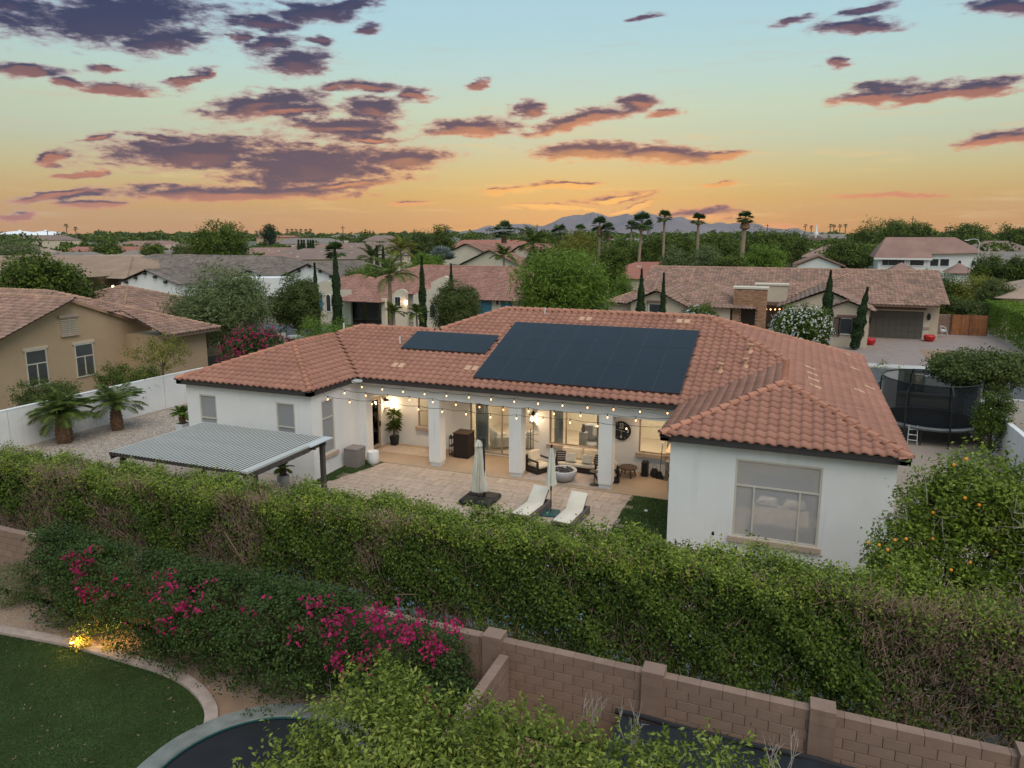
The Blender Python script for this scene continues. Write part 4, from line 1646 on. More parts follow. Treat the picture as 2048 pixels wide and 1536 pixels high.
# ------------------------------------------------------------------ hedge
def hedge():
    r = np.random.default_rng(5)
    t = thing('hedge', 'long overgrown hedge with brown bare patches and thin trunks behind the block wall', 'hedge', (-8, 14.9, 0))
    X0, X1 = -27.5, 6.2

    def top(x):
        return np.interp(x, [-27.5, -25, -19, -12, -6, 0, 6], [2.5, 2.6, 2.72, 2.95, 3.0, 3.0, 2.95])

    def lump(x, q):
        return .13 * np.sin(x * 2.1 + q * 3) + .09 * np.sin(x * 4.7 + 1 + q * 5) + .06 * np.sin(x * 9.1 + q * 8)
    # clump centres over front face, top and back face
    n = 20500
    x = r.uniform(X0, X1, n)
    s_ = r.choice(3, n, p=[.52, .34, .14])
    zt = top(x)
    v = r.uniform(0, 1, n)
    y = np.where(s_ == 0, 14.18, np.where(s_ == 1, 14.18 + 1.5 * v, 15.68))
    z = np.where(s_ == 1, zt, .25 + (zt - .25) * v ** .75)
    depth = np.abs(r.normal(0, .16, n))
    y = np.where(s_ == 0, y + depth - lump(x, z), np.where(s_ == 2, y - depth + lump(x, z), y))
    z = np.where(s_ == 1, zt - depth * .7 + .8 * lump(x, y), z)
    edge = (s_ == 1) & (r.uniform(0, 1, n) < .13)
    z = np.where(edge, z + r.uniform(.05, .28, n), z)
    # rounded shoulders
    k = np.clip((z - (zt - .35)) / .35, 0, 1)
    y = np.where(s_ == 0, y + .3 * k ** 2, np.where(s_ == 2, y - .3 * k ** 2, y))
    P = np.stack([x, y, z], 1)
    bare = vnoise(P * np.array([1, 1, .8]), .9, 21)
    brown = vnoise(P * np.array([1, .6, 1.2]), .55, 33) + np.where(x > 1.5, .14, 0) + np.where(z < 1.3, np.where(x < -5.5, .35, .0), 0) + np.where(s_ == 1, -.12, 0)
    dead = brown > np.where(x > -8, .16, .3) + np.where(z > 2.2, .16, 0)
    keep = r.uniform(0, 1, n) < np.clip(.98 - np.where(x < -5.5, .8, .25) * np.clip((1.3 - z) / .6, 0, 1) - .4 * (bare > .7), 0, 1)
    nrm = np.where((s_ == 1)[:, None], [[0, -.15, 1.]], np.where((s_ == 0)[:, None], [[0, -.85, .5]], [[0, .85, .5]]))
    live = keep & ~(dead & (r.uniform(0, 1, n) < .72))

    def put(sel, per, cr, ln, wd, mat, name):
        c = P[sel]
        i = np.repeat(np.arange(len(c)), per)
        off = r.normal(size=(len(i), 3)) * cr
        V, F = leafquads(c[i] + off, unit(nrm[sel][i] + r.normal(size=(len(i), 3)) * .55), ln, wd, r)
        return fastmesh(name, V, F, mat, t)
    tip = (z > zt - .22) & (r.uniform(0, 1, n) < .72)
    put(live & ~tip, 17, .095, .085, .045, 'leaf_hedge', 'foliage')
    put(live & tip, 17, .09, .08, .042, 'leaf_tip_lit', 'lit_top_growth')  # upper clumps get the lightened leaves, imitating light from above
    put(keep & dead, 5, .10, .07, .025, 'leaf_dead', 'dead_leaves')
    # twigs: short three-sided sticks
    m = 38000
    tx = r.uniform(X0, X1, m)
    tz = .2 + (top(tx) - .15) * r.uniform(0, 1, m) ** .8
    ty = np.where(r.uniform(0, 1, m) < .66, 14.2 + np.abs(r.normal(0, .22, m)), 14.2 + 1.4 * r.uniform(0, 1, m))
    A = np.stack([tx, ty, tz], 1)
    b2 = vnoise(A * np.array([1, .6, 1.2]), .55, 33) + np.where(tx > 1.5, .14, 0) + np.where(tz < 1.3, .35, 0)
    A = A[(b2 > .2) | (r.uniform(0, 1, m) < .2)]
    m = len(A)
    d = unit(np.stack([r.normal(0, .5, m), -np.abs(r.normal(0, .35, m)), .9 + r.normal(0, .35, m)], 1))
    L = r.uniform(.15, .5, (m, 1))
    sd = unit(np.cross(d, r.normal(size=(m, 3))))
    w = r.uniform(.006, .015, (m, 1))
    up = np.cross(d, sd)
    V = np.stack([A + sd * w, A - sd * w * .5 + up * w, A - sd * w * .5 - up * w, A + d * L], 1).reshape(-1, 3)
    F = (np.array([[0, 1, 3], [1, 2, 3], [2, 0, 3]])[None] + (np.arange(m) * 4)[:, None, None]).reshape(-1, 3)
    fastmesh('twigs', V, F, 'twig', t)['kind'] = 'stuff'
    # trunks every metre or so
    xx = X0 + .5
    while xx < X1:
        mb = MB()
        base = np.array([xx, 14.9 + r.normal() * .12, 0])
        for q in range(3):
            e = base + np.array([r.normal() * .42, r.normal() * .35, 1.75 + r.uniform(0, .6)])
            mb.tube([base, base + (e - base) * .45 + r.normal(size=3) * .08, e], [.055, .04, .016], 5)
            for h_ in range(3):
                f_ = e * .6 + base * .4 + r.normal(size=3) * .06
                g_ = f_ + np.array([r.normal() * .35, -.25 + r.normal() * .3, .55])
                mb.tube([f_, (f_ + g_) / 2 + r.normal(size=3) * .05, g_], [.02, .014, .006], 4)
        mb.build('trunk', 'twig', t, True)
        xx += r.uniform(.85, 1.35)
    # inner stems keep the body from being see-through
    n = 48000
    x = r.uniform(X0, X1, n)
    zz_ = r.uniform(.95, 1, n) * (.35 + (top(x) - .55) * r.uniform(0, 1, n) ** .8)
    C = np.stack([x, 15.0 + r.normal(0, .26, n), zz_], 1)
    V, F = leafquads(C, unit(r.normal(size=(n, 3)) + [0, -.6, .4]), .15, .09, r)
    fastmesh('inner_leaves', V, F, 'leaf_hedge', t)


hedge()


# ------------------------------------------------------------------ shrubs of the near garden
def shrub(name, label, cat, blobs, mat, seed, nl, ls=.07, group=None, flower=None, fpos=None, fn=0, stems=True, crad=.09, per=16):
    gz, gx_ = (1.24, 1.12) if name == 'bougainvillea' else (1, 1)
    r = np.random.default_rng(seed)
    B = np.array(blobs)
    t = thing(name, label, cat, (float(B[:, 0].mean()), float(B[:, 1].mean()), 0), group)
    P, Nn = blobpoints([(b[0], b[1], b[2] * gz, b[3] * gx_, b[4] * gx_, b[5] * gz) for b in blobs], nl // per, per, crad, r, .2, 1.4, .6)
    if name == 'bougainvillea':
        k_ = int(nl * .2)
        b0, b1 = B[:, 0].min() - .9, B[:, 0].max() + .6
        q_ = np.stack([r.uniform(b0, b1, k_), 12.25 + r.normal(0, .16, k_), 1.86 + .16 * vnoise(np.stack([np.linspace(0, 1, k_)] * 3, 1), 3) + r.normal(0, .1, k_)], 1)
        if B[:, 0].max() < -7.5:
            P, Nn = np.vstack([P, q_]), np.vstack([Nn, unit(r.normal(size=(k_, 3)) * .6 + [0, -.4, .8])])
    ok = P[:, 2] > .04
    V, F = leafquads(P[ok], Nn[ok], ls, ls * .62, r)
    fastmesh('foliage', V, F, mat, t)
    if flower:
        C = []
        for q in fpos:
            k = max(3, int(fn * q[4] * .75))
            d = unit(r.normal(size=(k, 3)) + [0, -.5, .6])
            C.append(np.array(q[:3]) * [1, 1, gz] - [0, .05, 0] + d * q[3] * r.uniform(.4, 1., (k, 1)))
        C = np.concatenate(C)
        i = np.repeat(np.arange(len(C)), 7)
        V, F = leafquads(C[i] + r.normal(size=(len(i), 3)) * .045, unit(r.normal(size=(len(i), 3)) + [0, -.5, .7]), .075, .062, r)
        fastmesh('blossoms', V, F, flower, t)
    if stems:
        mb = MB()
        for b in blobs:
            for q in range(3):
                e = np.array(b[:3]) + r.normal(size=3) * np.array(b[3:]) * .4
                s0_ = np.array([b[0] + r.normal() * .12, b[1] + r.normal() * .08, 0])
                mb.tube([s0_, (s0_ + e) / 2 + r.normal(size=3) * .08, e], [.03, .022, .01], 5)
        mb.build('stems', 'trunk', t, True)
    return t


BG = 'bougainvillea spilling over the block wall'
shrub('bougainvillea', 'leftmost bougainvillea mound, nearly all dark green, by the glowing garden light', 'shrub',
      [(-16.9, 11.75, 1.05, 1.25, .75, 1.05), (-15.8, 11.6, 1.0, .95, .8, .95), (-17.3, 11.9, 1.5, .7, .6, .55)], 'leaf_boug', 1, 17000, group=BG, flower='bract', fpos=[(-15.5, 11.15, 1.55, .35, 1.), (-15.2, 11.1, 1.15, .3, .9), (-16.0, 11.3, 1.7, .25, .35), (-15.3, 11.4, 1.8, .3, .4)], fn=22)
shrub('bougainvillea', 'bougainvillea mound with scattered small pink blooms, second from the left along the block wall', 'shrub',
      [(-13.9, 11.5, .98, 1.2, .85, 1.0), (-12.6, 11.5, .95, 1.1, .85, .98)], 'leaf_boug', 2, 16000, group=BG, flower='bract', fpos=[(-14.2, 11.0, 1.5, .5, .3), (-13.4, 10.85, .95, .25, .25), (-12.55, 11.0, 1.75, .4, .8), (-12.2, 10.9, 1.35, .45, .9), (-12.55, 10.8, 1.0, .3, .5)], fn=22)
shrub('bougainvillea', 'tall dark green bougainvillea mound reaching lowest over the dirt, third along the block wall', 'shrub',
      [(-11.1, 11.55, .95, 1.15, .95, 1.0), (-9.85, 11.45, .92, 1.2, 1.0, .98), (-9.0, 11.7, 1.1, .9, .8, .9)], 'leaf_boug', 3, 19000, group=BG, flower='bract', fpos=[(-11.5, 11.0, 1.75, .4, .5), (-10.2, 11.2, 1.8, .5, .2), (-8.8, 11.3, 1.75, .5, 1.), (-9.1, 11.0, 1.3, .35, .3)], fn=20)
shrub('bougainvillea', 'bougainvillea topped with a dense mass of magenta blossoms beside the pier', 'shrub',
      [(-7.2, 11.55, .95, 1.05, .8, .95), (-6.4, 11.7, .9, .75, .65, .85)], 'leaf_boug', 4, 12000, group=BG, flower='bract', fpos=[(-8.15, 11.3, 1.65, .45, 1.2), (-7.2, 11.35, 1.85, .5, 1.9), (-6.5, 11.35, 1.75, .45, 1.5), (-6.1, 11.4, 1.55, .35, .9), (-7.9, 10.95, 1.2, .4, .9), (-7.3, 10.95, 1.4, .3, .5), (-5.85, 11.6, 1.85, .2, .5)], fn=26)
shrub('bougainvillea', 'low loose bougainvillea with a few pink blooms in front of the short cross wall', 'shrub',
      [(-5.7, 10.9, .75, .7, .6, .7), (-5.05, 10.7, .6, .5, .5, .55)], 'leaf_boug', 6, 6500, group=BG, flower='bract', fpos=[(-5.55, 10.45, 1.0, .3, .6), (-4.85, 10.5, .8, .35, .8), (-5.9, 10.5, 1.2, .25, .3)], fn=18)
shrub('shrub', 'dull thin twiggy shrub against the far left end of the block wall', 'shrub', [(-19.2, 11.75, .6, .7, .45, .55)], 'leaf_sage', 7, 2600, .05)
shrub('shrub', 'small yellow leaved plant glowing over the buried garden light', 'plant', [(-15.55, 10.95, .16, .26, .2, .16), (-14.9, 11.1, .12, .2, .16, .12)], 'leaf_glow', 8, 700, .05, crad=.05, stems=False)
gl_ = thing('garden_light', 'small black ground spotlight shining up into the yellow plant', 'light', (-15.75, 10.85, 0))
MB().lathe((-15.75, 10.85, 0), [(.05, 0), (.05, .10), (.06, .16)], 10).build('body', 'black', gl_)
MB().lathe((-15.75, 10.85, .165), [(.05, 0), (.05, .006)], 10).build('lens', 'spot_glow', gl_)
lamp('garden_light_lamp', 'POINT', (-15.55, 10.85, .3), 14, (1, .55, .12), .05)
lamp('garden_light_lamp', 'POINT', (-14.9, 11.3, .35), 9, (1, .55, .12), .05)

# ------------------------------------------------------------------ in-ground trampoline and tarp by the camera
tx, ty, tr_ = -8.45, 8.75, 2.42
t = thing('trampoline', 'round black trampoline with a faded green grey padded rim let into the lawn', 'trampoline', (tx, ty, 0))
n = 48
segs = 16
for sgi in range(segs):
    V, F = [], []
    k = 7
    for i in range(k):
        a = 2 * math.pi * (sgi + i / (k - 1)) / segs
        dip = .012 * math.sin(math.pi * i / (k - 1))
        for rr_, zz_ in ((tr_, .10), (tr_ - .03, .15 + dip), (tr_ - .42, .16 + dip), (tr_ - .45, .11)):
            V.append((tx + rr_ * math.cos(a), ty + rr_ * math.sin(a), zz_))
    for i in range(k - 1):
        for j in range(3):
            F.append((i * 4 + j, i * 4 + j + 1, i * 4 + 5 + j, i * 4 + 4 + j))
    MB().add(V, F).build('pad', 'tramp_pad', t, True)
MB().lathe((tx, ty, .08), [(tr_ - .5, 0), (tr_ - .5, .03)], n).build('mat', 'tramp_mat', t)
mb = MB()
pts = [(tx + (tr_ - .46) * math.cos(a), ty + (tr_ - .46) * math.sin(a), .13) for a in np.linspace(0, 2 * math.pi, n + 1)]
mb.tube(pts, .022, 5, False)
mb.build('rim', 'teal', t, True)
MB().lathe((tx, ty, 0), [(tr_ - .02, 0), (tr_ - .02, .1)], n).build('frame', 'black', t)
t = thing('tarp', 'dark blue grey tarp with a rolled black edge along the block wall', 'tarp', (.6, 11, 1))
V, F = [], []
nx, ny = 28, 12
for j in range(ny + 1):
    for i in range(nx + 1):
        x, y = -2.6 + 5.8 * i / nx, 9.3 + 2.72 * j / ny
        V.append((x, y, 1.0 + .025 * math.sin(x * 3 + y * 2) - .05 * math.sin(math.pi * i / nx) * math.sin(math.pi * j / ny)))
for j in range(ny):
    for i in range(nx):
        a = j * (nx + 1) + i
        F.append((a, a + 1, a + nx + 2, a + nx + 1))
MB().add(V, F).build('sheet', 'tarp', t, True)
MB().tube([(-2.7 + 6 * i / 12, 12.06 + .012 * math.sin(i * 2.1), 1.02 + .012 * math.sin(i * 1.3)) for i in range(13)], .05, 8).build('rolled_edge', 'black', t, True)
for x in (-2.5, .3, 3.1):
    for y in (9.4, 11.9):
        MB().tube([(x, y, 0), (x, y, .96)], .03, 6).build('leg', 'black', t)


# ------------------------------------------------------------------ citrus tree in the foreground
def citrus():
    r = np.random.default_rng(77)
    t = thing('citrus_tree', 'big yellow green citrus tree with glossy leaves close to the camera', 'tree', (-3.1, 8.2, 0))
    blobs = [(-3.1, 8.0, 1.75, 3.2, 1.5, 1.2), (-5.7, 8.3, 1.95, 1.3, 1.0, 1.0), (-5.8, 8.9, 2.5, .62, .55, .62), (-4.5, 8.4, 2.1, 1.2, 1., .9), (-3.3, 8.6, 2.15, 1.3, 1., .85), (-1.9, 8.8, 2.0, 1.3, 1., .85), (-.6, 9.2, 1.95, 1.2, .9, .85), (-6.5, 7.6, 1.5, .9, .9, .85), (.1, 8.7, 1.65, 1.0, 1., .85), (-2.6, 7.2, 2.2, 1.9, 1.0, .85), (-4.8, 7.2, 2.1, 1.4, 1., .85)]
    P, Nn = blobpoints(blobs, 1900, 24, .12, r, .24, 1.5, .5)
    # upright shoots that break the outline
    sp = []
    for k in range(420):
        b = blobs[r.integers(0, len(blobs))]
        d = unit(r.normal(size=3) + [0, .1, .7])
        s0_ = np.array(b[:3]) + d * np.array(b[3:]) * .95
        u = unit(d * .6 + np.array([0, 0, .8]) + r.normal(size=3) * .25)
        L = r.uniform(.15, .42)
        for q in np.linspace(.1, 1, 11):
            sp.append(s0_ + u * L * q + r.normal(size=3) * .03)
    sp = np.array(sp)
    P = np.vstack([P, sp])
    Nn = np.vstack([Nn, unit(r.normal(size=(len(sp), 3)) + [0, -.3, .8])])
    ok = P[:, 2] < 3.3
    V, F = leafquads(P[ok], Nn[ok], .095, .043, r, True)
    fastmesh('crown', V, F, 'leaf_citrus', t)
    mb = MB()
    limbs(mb, (-3.1, 8.2, 0), .9, .13, [b[:3] for b in blobs], r)
    mb.build('trunk', 'trunk', t, True)
    for px, py, Y in ((1185, 1400, 9.9), (1270, 1430, 9.7), (1575, 1480, 9.6), (700, 1395, 9.6)):
        tip = onY(px, py - 12, Y)
        mb = MB()
        for q in range(7):
            e = tip + np.array([r.normal() * .16, r.normal() * .08, r.normal() * .12])
            s0_ = tip + np.array([r.normal() * .05, -.12, -.75])
            m_ = (s0_ + e) / 2 + r.normal(size=3) * .05
            mb.tube([s0_, m_, e], [.008, .006, .002], 4)
            for h_ in range(3):
                f_ = m_ + (e - m_) * r.uniform(0, .8)
                mb.tube([f_, f_ + unit(e - m_ + r.normal(size=3) * .25) * .14], [.005, .002], 3)
        mb.build('bare_twig', 'twig_grey', t)


citrus()


def orange_tree():
    r = np.random.default_rng(31)
    cx, cy_ = 3.95, 18.2
    t = thing('orange_tree', 'broad orange tree with ripe fruit and grey dead twigs beside the white house', 'tree', (cx, cy_, 0))
    blobs = [(cx, cy_, 2.5, 1.8, 1.3, 2.0), (cx - 1.0, cy_ - .4, 2.3, 1.05, .9, 1.2), (cx + .1, cy_ - .2, 4.3, .95, .9, .85), (cx + 1.0, cy_, 3.7, 1.2, 1.1, 1.1), (cx - .5, cy_ - .2, 3.7, .8, .8, .8), (cx + .9, cy_ - .6, 1.8, 1.4, .9, 1.2), (cx + 2.1, cy_ - .4, 3.0, 1.3, 1.1, 1.6), (cx - 1.3, cy_ - .4, 1.7, .85, .7, .9)]
    P, Nn = blobpoints(blobs, 2100, 26, .13, r, .24, 1.5, .5)
    sp = []
    for k in range(260):
        b = blobs[r.integers(0, len(blobs))]
        d = unit(r.normal(size=3) + [0, -.1, .5])
        s0_ = np.array(b[:3]) + d * np.array(b[3:]) * .95
        u = unit(d * .7 + np.array([0, 0, .6]) + r.normal(size=3) * .3)
        L = r.uniform(.15, .45)
        for q in np.linspace(.1, 1, 10):
            sp.append(s0_ + u * L * q + r.normal(size=3) * .035)
    sp = np.array(sp)
    P = np.vstack([P, sp])
    Nn = np.vstack([Nn, unit(r.normal(size=(len(sp), 3)) + [0, -.4, .7])])
    V, F = leafquads(P, Nn, .11, .052, r)
    fastmesh('crown', V, F, 'leaf_orange', t)
    mb = MB()
    limbs(mb, (cx, cy_, 0), .8, .12, [b[:3] for b in blobs], r)
    mb.build('trunk', 'trunk', t, True)
    me = None
    for px, py in ((1932, 918), (1908, 930), (1790, 1080), (1758, 1090), (1812, 1078), (1866, 1078), (1778, 1132), (1930, 996), (1958, 1010), (1866, 1025), (1940, 1125), (1902, 1140), (1775, 1100), (1850, 1168), (1992, 1105), (1735, 1085)):
        p = onY(px, py, cy_ - 1.05 + r.uniform(-.25, .3))
        if me is None:
            o = MB().lathe((0, 0, 0), [(.01, -.038), (.029, -.024), (.038, 0), (.029, .024), (.01, .037)], 8).build('orange', 'orange', None, True)
            me = o.data
            o.parent = t
        else:
            o = link('orange', me, 'orange', t)
        o.location = Vector(p - OFF[t.name])
    mb = MB()
    for k in range(34):
        c = np.array([cx + r.uniform(.3, 2.0), cy_ - 1.1 + r.normal() * .25, r.uniform(2.2, 4.2)]) if k < 26 else np.array([cx - .9 + r.normal() * .5, cy_ - .8, 3.9 + r.normal() * .4])
        d = unit(r.normal(size=3) + [0, -.3, .2])
        for q in range(5):
            e = c + unit(d + r.normal(size=3) * .5) * r.uniform(.3, .65)
            mb.tube([c, (c + e) / 2 + r.normal(size=3) * .05, e], [.009, .006, .002], 3)
    mb.build('dead_twigs', 'twig_grey', t)


orange_tree()

# ------------------------------------------------------------------ stubby date palms of the side yard
def date_palm(label, loc, th, r0, nf, L, seed, pot=None, group=None, leaf='leaf_palm'):
    r = np.random.default_rng(seed)
    t = thing('date_palm', label, 'palm tree', loc, group)
    ms = [frond_mesh(L, 30, L * .30, 1.7, .022, r) for _ in range(3)]
    x, y, z = loc
    mb = MB()
    mb.lathe((x, y, z), [(r0 * .8, 0), (r0 * 1.0, th * .12), (r0 * 1.1, th * .45), (r0 * .8, th * .8), (r0 * .5, th)], 14)
    mb.build('trunk', 'boots', t, True)
    mb = MB()
    for k in range(int(44 * th / 1.2)):
        v = k / (44 * th / 1.2)
        a = k * 2.4
        q = r0 * (1.02 + .12 * math.sin(v * 3)) * (1 - .35 * v)
        mb.rbox((x + q * math.cos(a), y + q * math.sin(a), z + .05 + v * th * .95), (.05, .12, .16), a, 0, .5)
    mb.build('boots', 'boots', t)
    add_fronds(t, ms, (0, 0, th * .96), nf, seed, leaf, tilt=(-.55, .85))
    return t


p = G(130, 885)
date_palm('larger stubby date palm with a fat brown trunk by the white garden wall', (p[0], p[1], 0), 1.35, .33, 40, 1.95, 3, group='stubby palms in the side yard')
p = G(235, 860)
date_palm('smaller stubby date palm nearer the white house in the side yard', (p[0], p[1], 0), 1.25, .26, 26, 2.0, 4, group='stubby palms in the side yard')
p = np.array([-27.0, 25.2, 0])
t = thing('planter', 'tall square white planter at the left corner of the house', 'planter', tuple(p))
MB().add([(p[0] + a * w, p[1] + b * w, z) for z, w in ((0, .17), (.95, .24)) for a, b in ((-1, -1), (1, -1), (1, 1), (-1, 1))], HEXF).build('body', 'pot_white', t)
MB().rbox((p[0], p[1], .955), (.40, .40, .02)).build('soil', 'lava', t)
date_palm('little palm growing from the tall white planter', (p[0], p[1], .96), .42, .11, 14, .85, 9, leaf='leaf_bright')
p = onX(362, 812, -26.6)
t = thing('bin', 'dark grey storage box on the ground at the left corner of the house', 'box', (-27.6, 29.2, 0))
MB().rbox((-27.6, 29.2, .3), (.9, .6, .6), bev=.03).build('body', 'bin_grey', t)
MB().rbox((-27.6, 29.2, .63), (.94, .64, .06), bev=.02).build('lid', 'black', t)
t = thing('wheelie_bin', 'blue wheeled bin tucked by the left house corner', 'bin', (-26.7, 29.8, 0))
MB().add([(-26.7 + a * w, 29.8 + b * w, z) for z, w in ((.08, .2), (1.0, .27)) for a, b in ((-1, -1), (1, -1), (1, 1), (-1, 1))], HEXF).build('body', 'blue_bin', t)
MB().rbox((-26.7, 29.8, 1.04), (.6, .62, .07), bev=.02).build('lid', 'blue_bin', t)
for s_ in (-1, 1):
    MB().tube([(-26.7 + s_ * .2, 29.6, .1), (-26.7 + s_ * .25, 29.6, .1)], .1, 10).build('wheel', 'black', t)

# ------------------------------------------------------------------ pergola with louvred roof
PX0, PX1, PY0, PY1, PZ = -21.75, -15.75, 17.0, 21.3, 2.5
t = thing('pergola', 'dark framed pergola with a slatted silver louvre roof beside the left wing', 'pergola', (PX0, PY0, 0))
for x in (PX0 + .1, PX1 - .12):
    for y in (PY0 + .5, PY1 - .25):
        MB().box(x - .075, x + .075, y - .075, y + .075, 0, PZ - .2).build('post', 'brown_metal', t)
for y in (PY0 + .5, PY1 - .25):
    MB().box(PX0 - .1, PX1 - .1, y - .06, y + .06, PZ - .31, PZ - .10).build('beam', 'brown_metal', t)
MB().box(PX1 - .22, PX1 - .13, PY0 + .1, PY1 - .05, PZ - .28, PZ - .07).build('side_beam', 'brown_metal', t)
MB().box(PX0 - .02, PX0 + .06, PY0 + .1, PY1 - .05, PZ - .28, PZ - .07).build('side_beam', 'brown_metal', t)
for i in range(7):
    y = PY0 + .35 + i * .6
    MB().box(PX1 - .5, PX1 + .12, y - .025, y + .025, PZ - .2, PZ - .06).build('rafter', 'brown_metal', t)
structure('pergola_pad', MB().poly([(PX0 - .2, PY0), (PX1 + .2, PY0), (PX1 + .2, 22.9), (PX0 - .2, 22.9)], .02), 'rug_grey')
me = None
ns = 41
for i in range(ns):
    x = PX0 + .1 + i * (PX1 - PX0 - .35) / (ns - 1)
    if me is None:
        o = MB().box(-.032, .032, -(PY1 - PY0) / 2, (PY1 - PY0) / 2, -.13, -.004).box(-.036, .036, -(PY1 - PY0) / 2, (PY1 - PY0) / 2, -.004, .008).build('slat', 'brown_metal', None)
        me = o.data
        me.materials.append(MAT['louvre'])
        for k, q in enumerate(me.polygons):
            q.material_index = 1 if k >= 6 else 0
        o.parent = t
    else:
        o = link('slat', me, 'louvre', t)
    o.location = Vector(np.array([x, (PY0 + PY1) / 2, PZ]) - OFF[t.name])
MB().box(PX1 - .2, PX1 + .16, PY1 - 1.25, PY1 + .05, PZ - .035, PZ + .0).build('gutter_tray', 'ac_grey', t)
MB().box(PX1 - .16, PX1 + .10, PY0 - .05, PY1 - 1.26, PZ - .02, PZ + .05).build('top_beam', 'louvre', t)
MB().box(PX1 + .045, PX1 + .10, PY0 - .05, PY1 - 1.26, PZ - .2, PZ - .022).build('gutter_face', 'brown_metal', t)
p = onY(566, 955, 22.0)
t = thing('planter', 'dark pot under the edge of the pergola', 'pot', (p[0], 22.0, 0))
MB().lathe((p[0], 22.0, 0), [(.16, 0), (.22, .1), (.24, .45), (.2, .47), (.19, .42)], 16).build('body', 'pot_grey', t, True)
date_palm('small palm in the pot under the pergola edge', (p[0], 22.0, .43), .3, .09, 12, .7, 12, leaf='leaf_tree')

# ------------------------------------------------------------------ string lights
S1 = [(723.7, 773.8), (764.6, 778.5), (806, 783), (849, 787.7), (893, 791.4), (937.5, 794.5), (982, 798.5), (1028.5, 803), (1076, 806.8), (1125, 810.8), (1175, 814.8), (1227, 818.4), (1280, 823), (1335, 826)]
S2 = [(689, 786), (731.6, 790.8), (775, 794.5), (819, 799), (865.5, 803.7), (911.6, 809), (959, 813.8), (1006.7, 819), (1057, 822), (1108, 827), (1161, 830.8), (1215, 834.4), (1271.5, 840.6)]
S3 = [(655.6, 798.4), (699.3, 804), (744, 807.7), (790, 813), (837, 818.4), (884.6, 823), (932, 828), (981, 833.8), (1033, 836.3), (1086, 840.6), (1140, 844.6), (1195, 851.7), (1252.8, 857)]
bulb_me = cap_me = None
for S, ya, yb, lab in ((S1, 25.55, 25.3, 'string of warm bulbs nearest the roof edge of the porch'), (S2, 24.7, 24.5, 'middle string of warm bulbs across the patio'), (S3, 23.6, 23.7, 'lowest string of warm bulbs, starting at the corner of the left wing')):
    B = [onY(a, b, ya + (yb - ya) * (a - 650) / 690) for a, b in S]
    st0 = np.array([-17.65, ya, B[0][2] + .3])
    en = np.array([-3.75, yb, B[-1][2] + .22])
    t = thing('string_light', lab, 'string lights', tuple(st0), 'strings of bulbs over the patio')
    hang = [np.array([b[0], b[1], b[2] + .13]) for b in B]
    path = [st0]
    full = [st0] + hang + [en]
    for a, b in zip(full[:-1], full[1:]):
        for q in (.25, .5, .75, 1.):
            p_ = a + (b - a) * q
            path.append(p_ + np.array([0, 0, -.05 * math.sin(math.pi * q)]))
    MB().tube(path, .009, 4).build('cable', 'black', t)
    for b in B:
        if bulb_me is None:
            o = MB().lathe((0, 0, 0), [(.006, -.042), (.018, -.032), (.023, -.014), (.019, .008), (.012, .03)], 8).build('bulb', 'bulb', None, True)
            bulb_me = o.data
            c = MB().lathe((0, 0, 0), [(.017, .026), (.019, .06), (.012, .125)], 6).build('socket', 'bulb_cap', None)
            cap_me = c.data
            o.parent = t
            c.parent = o
        else:
            o = link('bulb', bulb_me, 'bulb', t)
            c = link('socket', cap_me, 'bulb_cap', o)
        o.location = Vector(b - OFF[t.name])

# ------------------------------------------------------------------ wall lanterns
def lantern(label, f, u, v, power):
    p = f.p(u, v, .12)
    t = thing('wall_lantern', label, 'wall light', tuple(p), 'black wall lanterns')
    MB().fbox(f, u - .06, u + .06, v + .1, v + .3, 0, .03).build('back_plate', 'dark_metal', t)
    mb = MB()
    mb.fbox(f, u - .11, u + .11, v + .16, v + .2, .02, .24)
    mb.fbox(f, u - .1, u + .1, v - .2, v - .18, .03, .23)
    for a in (-.1, .085):
        for n_ in (.03, .215):
            mb.fbox(f, u + a, u + a + .015, v - .18, v + .16, n_, n_ + .015)
    mb.fbox(f, u - .03, u + .03, v + .2, v + .27, .08, .16)
    mb.build('cage', 'dark_metal', t)
    MB().lathe(f.p(u, v - .1, .13), [(.03, 0), (.045, .06), (.045, .14), (.03, .2)], 10).build('bulb', 'lamp_glow', t, True)
    lamp('lantern_lamp', 'POINT', f.p(u, v, .33), power, (1, .74, .46), .06)


lu, lv = UV(fB, 1066, 836, 'y')
lantern('black box lantern on the porch wall between the sliding door and the big window', fB, lu, lv, 15)
lu, lv = UV(fS, 783, 811, 'x')
lantern('black lantern on the left porch wall above the spiky potted plant', fS, 5.45, 1.98, 10)

# ------------------------------------------------------------------ clock
cu_, cv_ = UV(fB, 1243, 861, 'y')
p = fB.p(cu_, cv_, 0)
t = thing('wall_clock', 'large round black wall clock with pale numerals 12, 3 and 6', 'clock', tuple(p))


def ring(mb, f, u, v, r0, r1, n0, n1, n=32):
    V, F = [], []
    for k in range(n):
        a = 2 * math.pi * k / n
        for rr_, nn_ in ((r0, n0), (r0, n1), (r1, n1), (r1, n0)):
            V.append(f.p(u + rr_ * math.cos(a), v + rr_ * math.sin(a), nn_))
    for k in range(n):
        j = (k + 1) % n
        for q in range(4):
            F.append((k * 4 + q, k * 4 + (q + 1) % 4, j * 4 + (q + 1) % 4, j * 4 + q))
    mb.add(V, F)


CR = .405
mb = MB()
ring(mb, fB, cu_, cv_, .001, CR - .02, .01, .04)
mb.build('face', 'clock_face', t)
mb = MB()
ring(mb, fB, cu_, cv_, CR - .03, CR, .0, .07)
mb.build('rim', 'dark_metal', t, True)


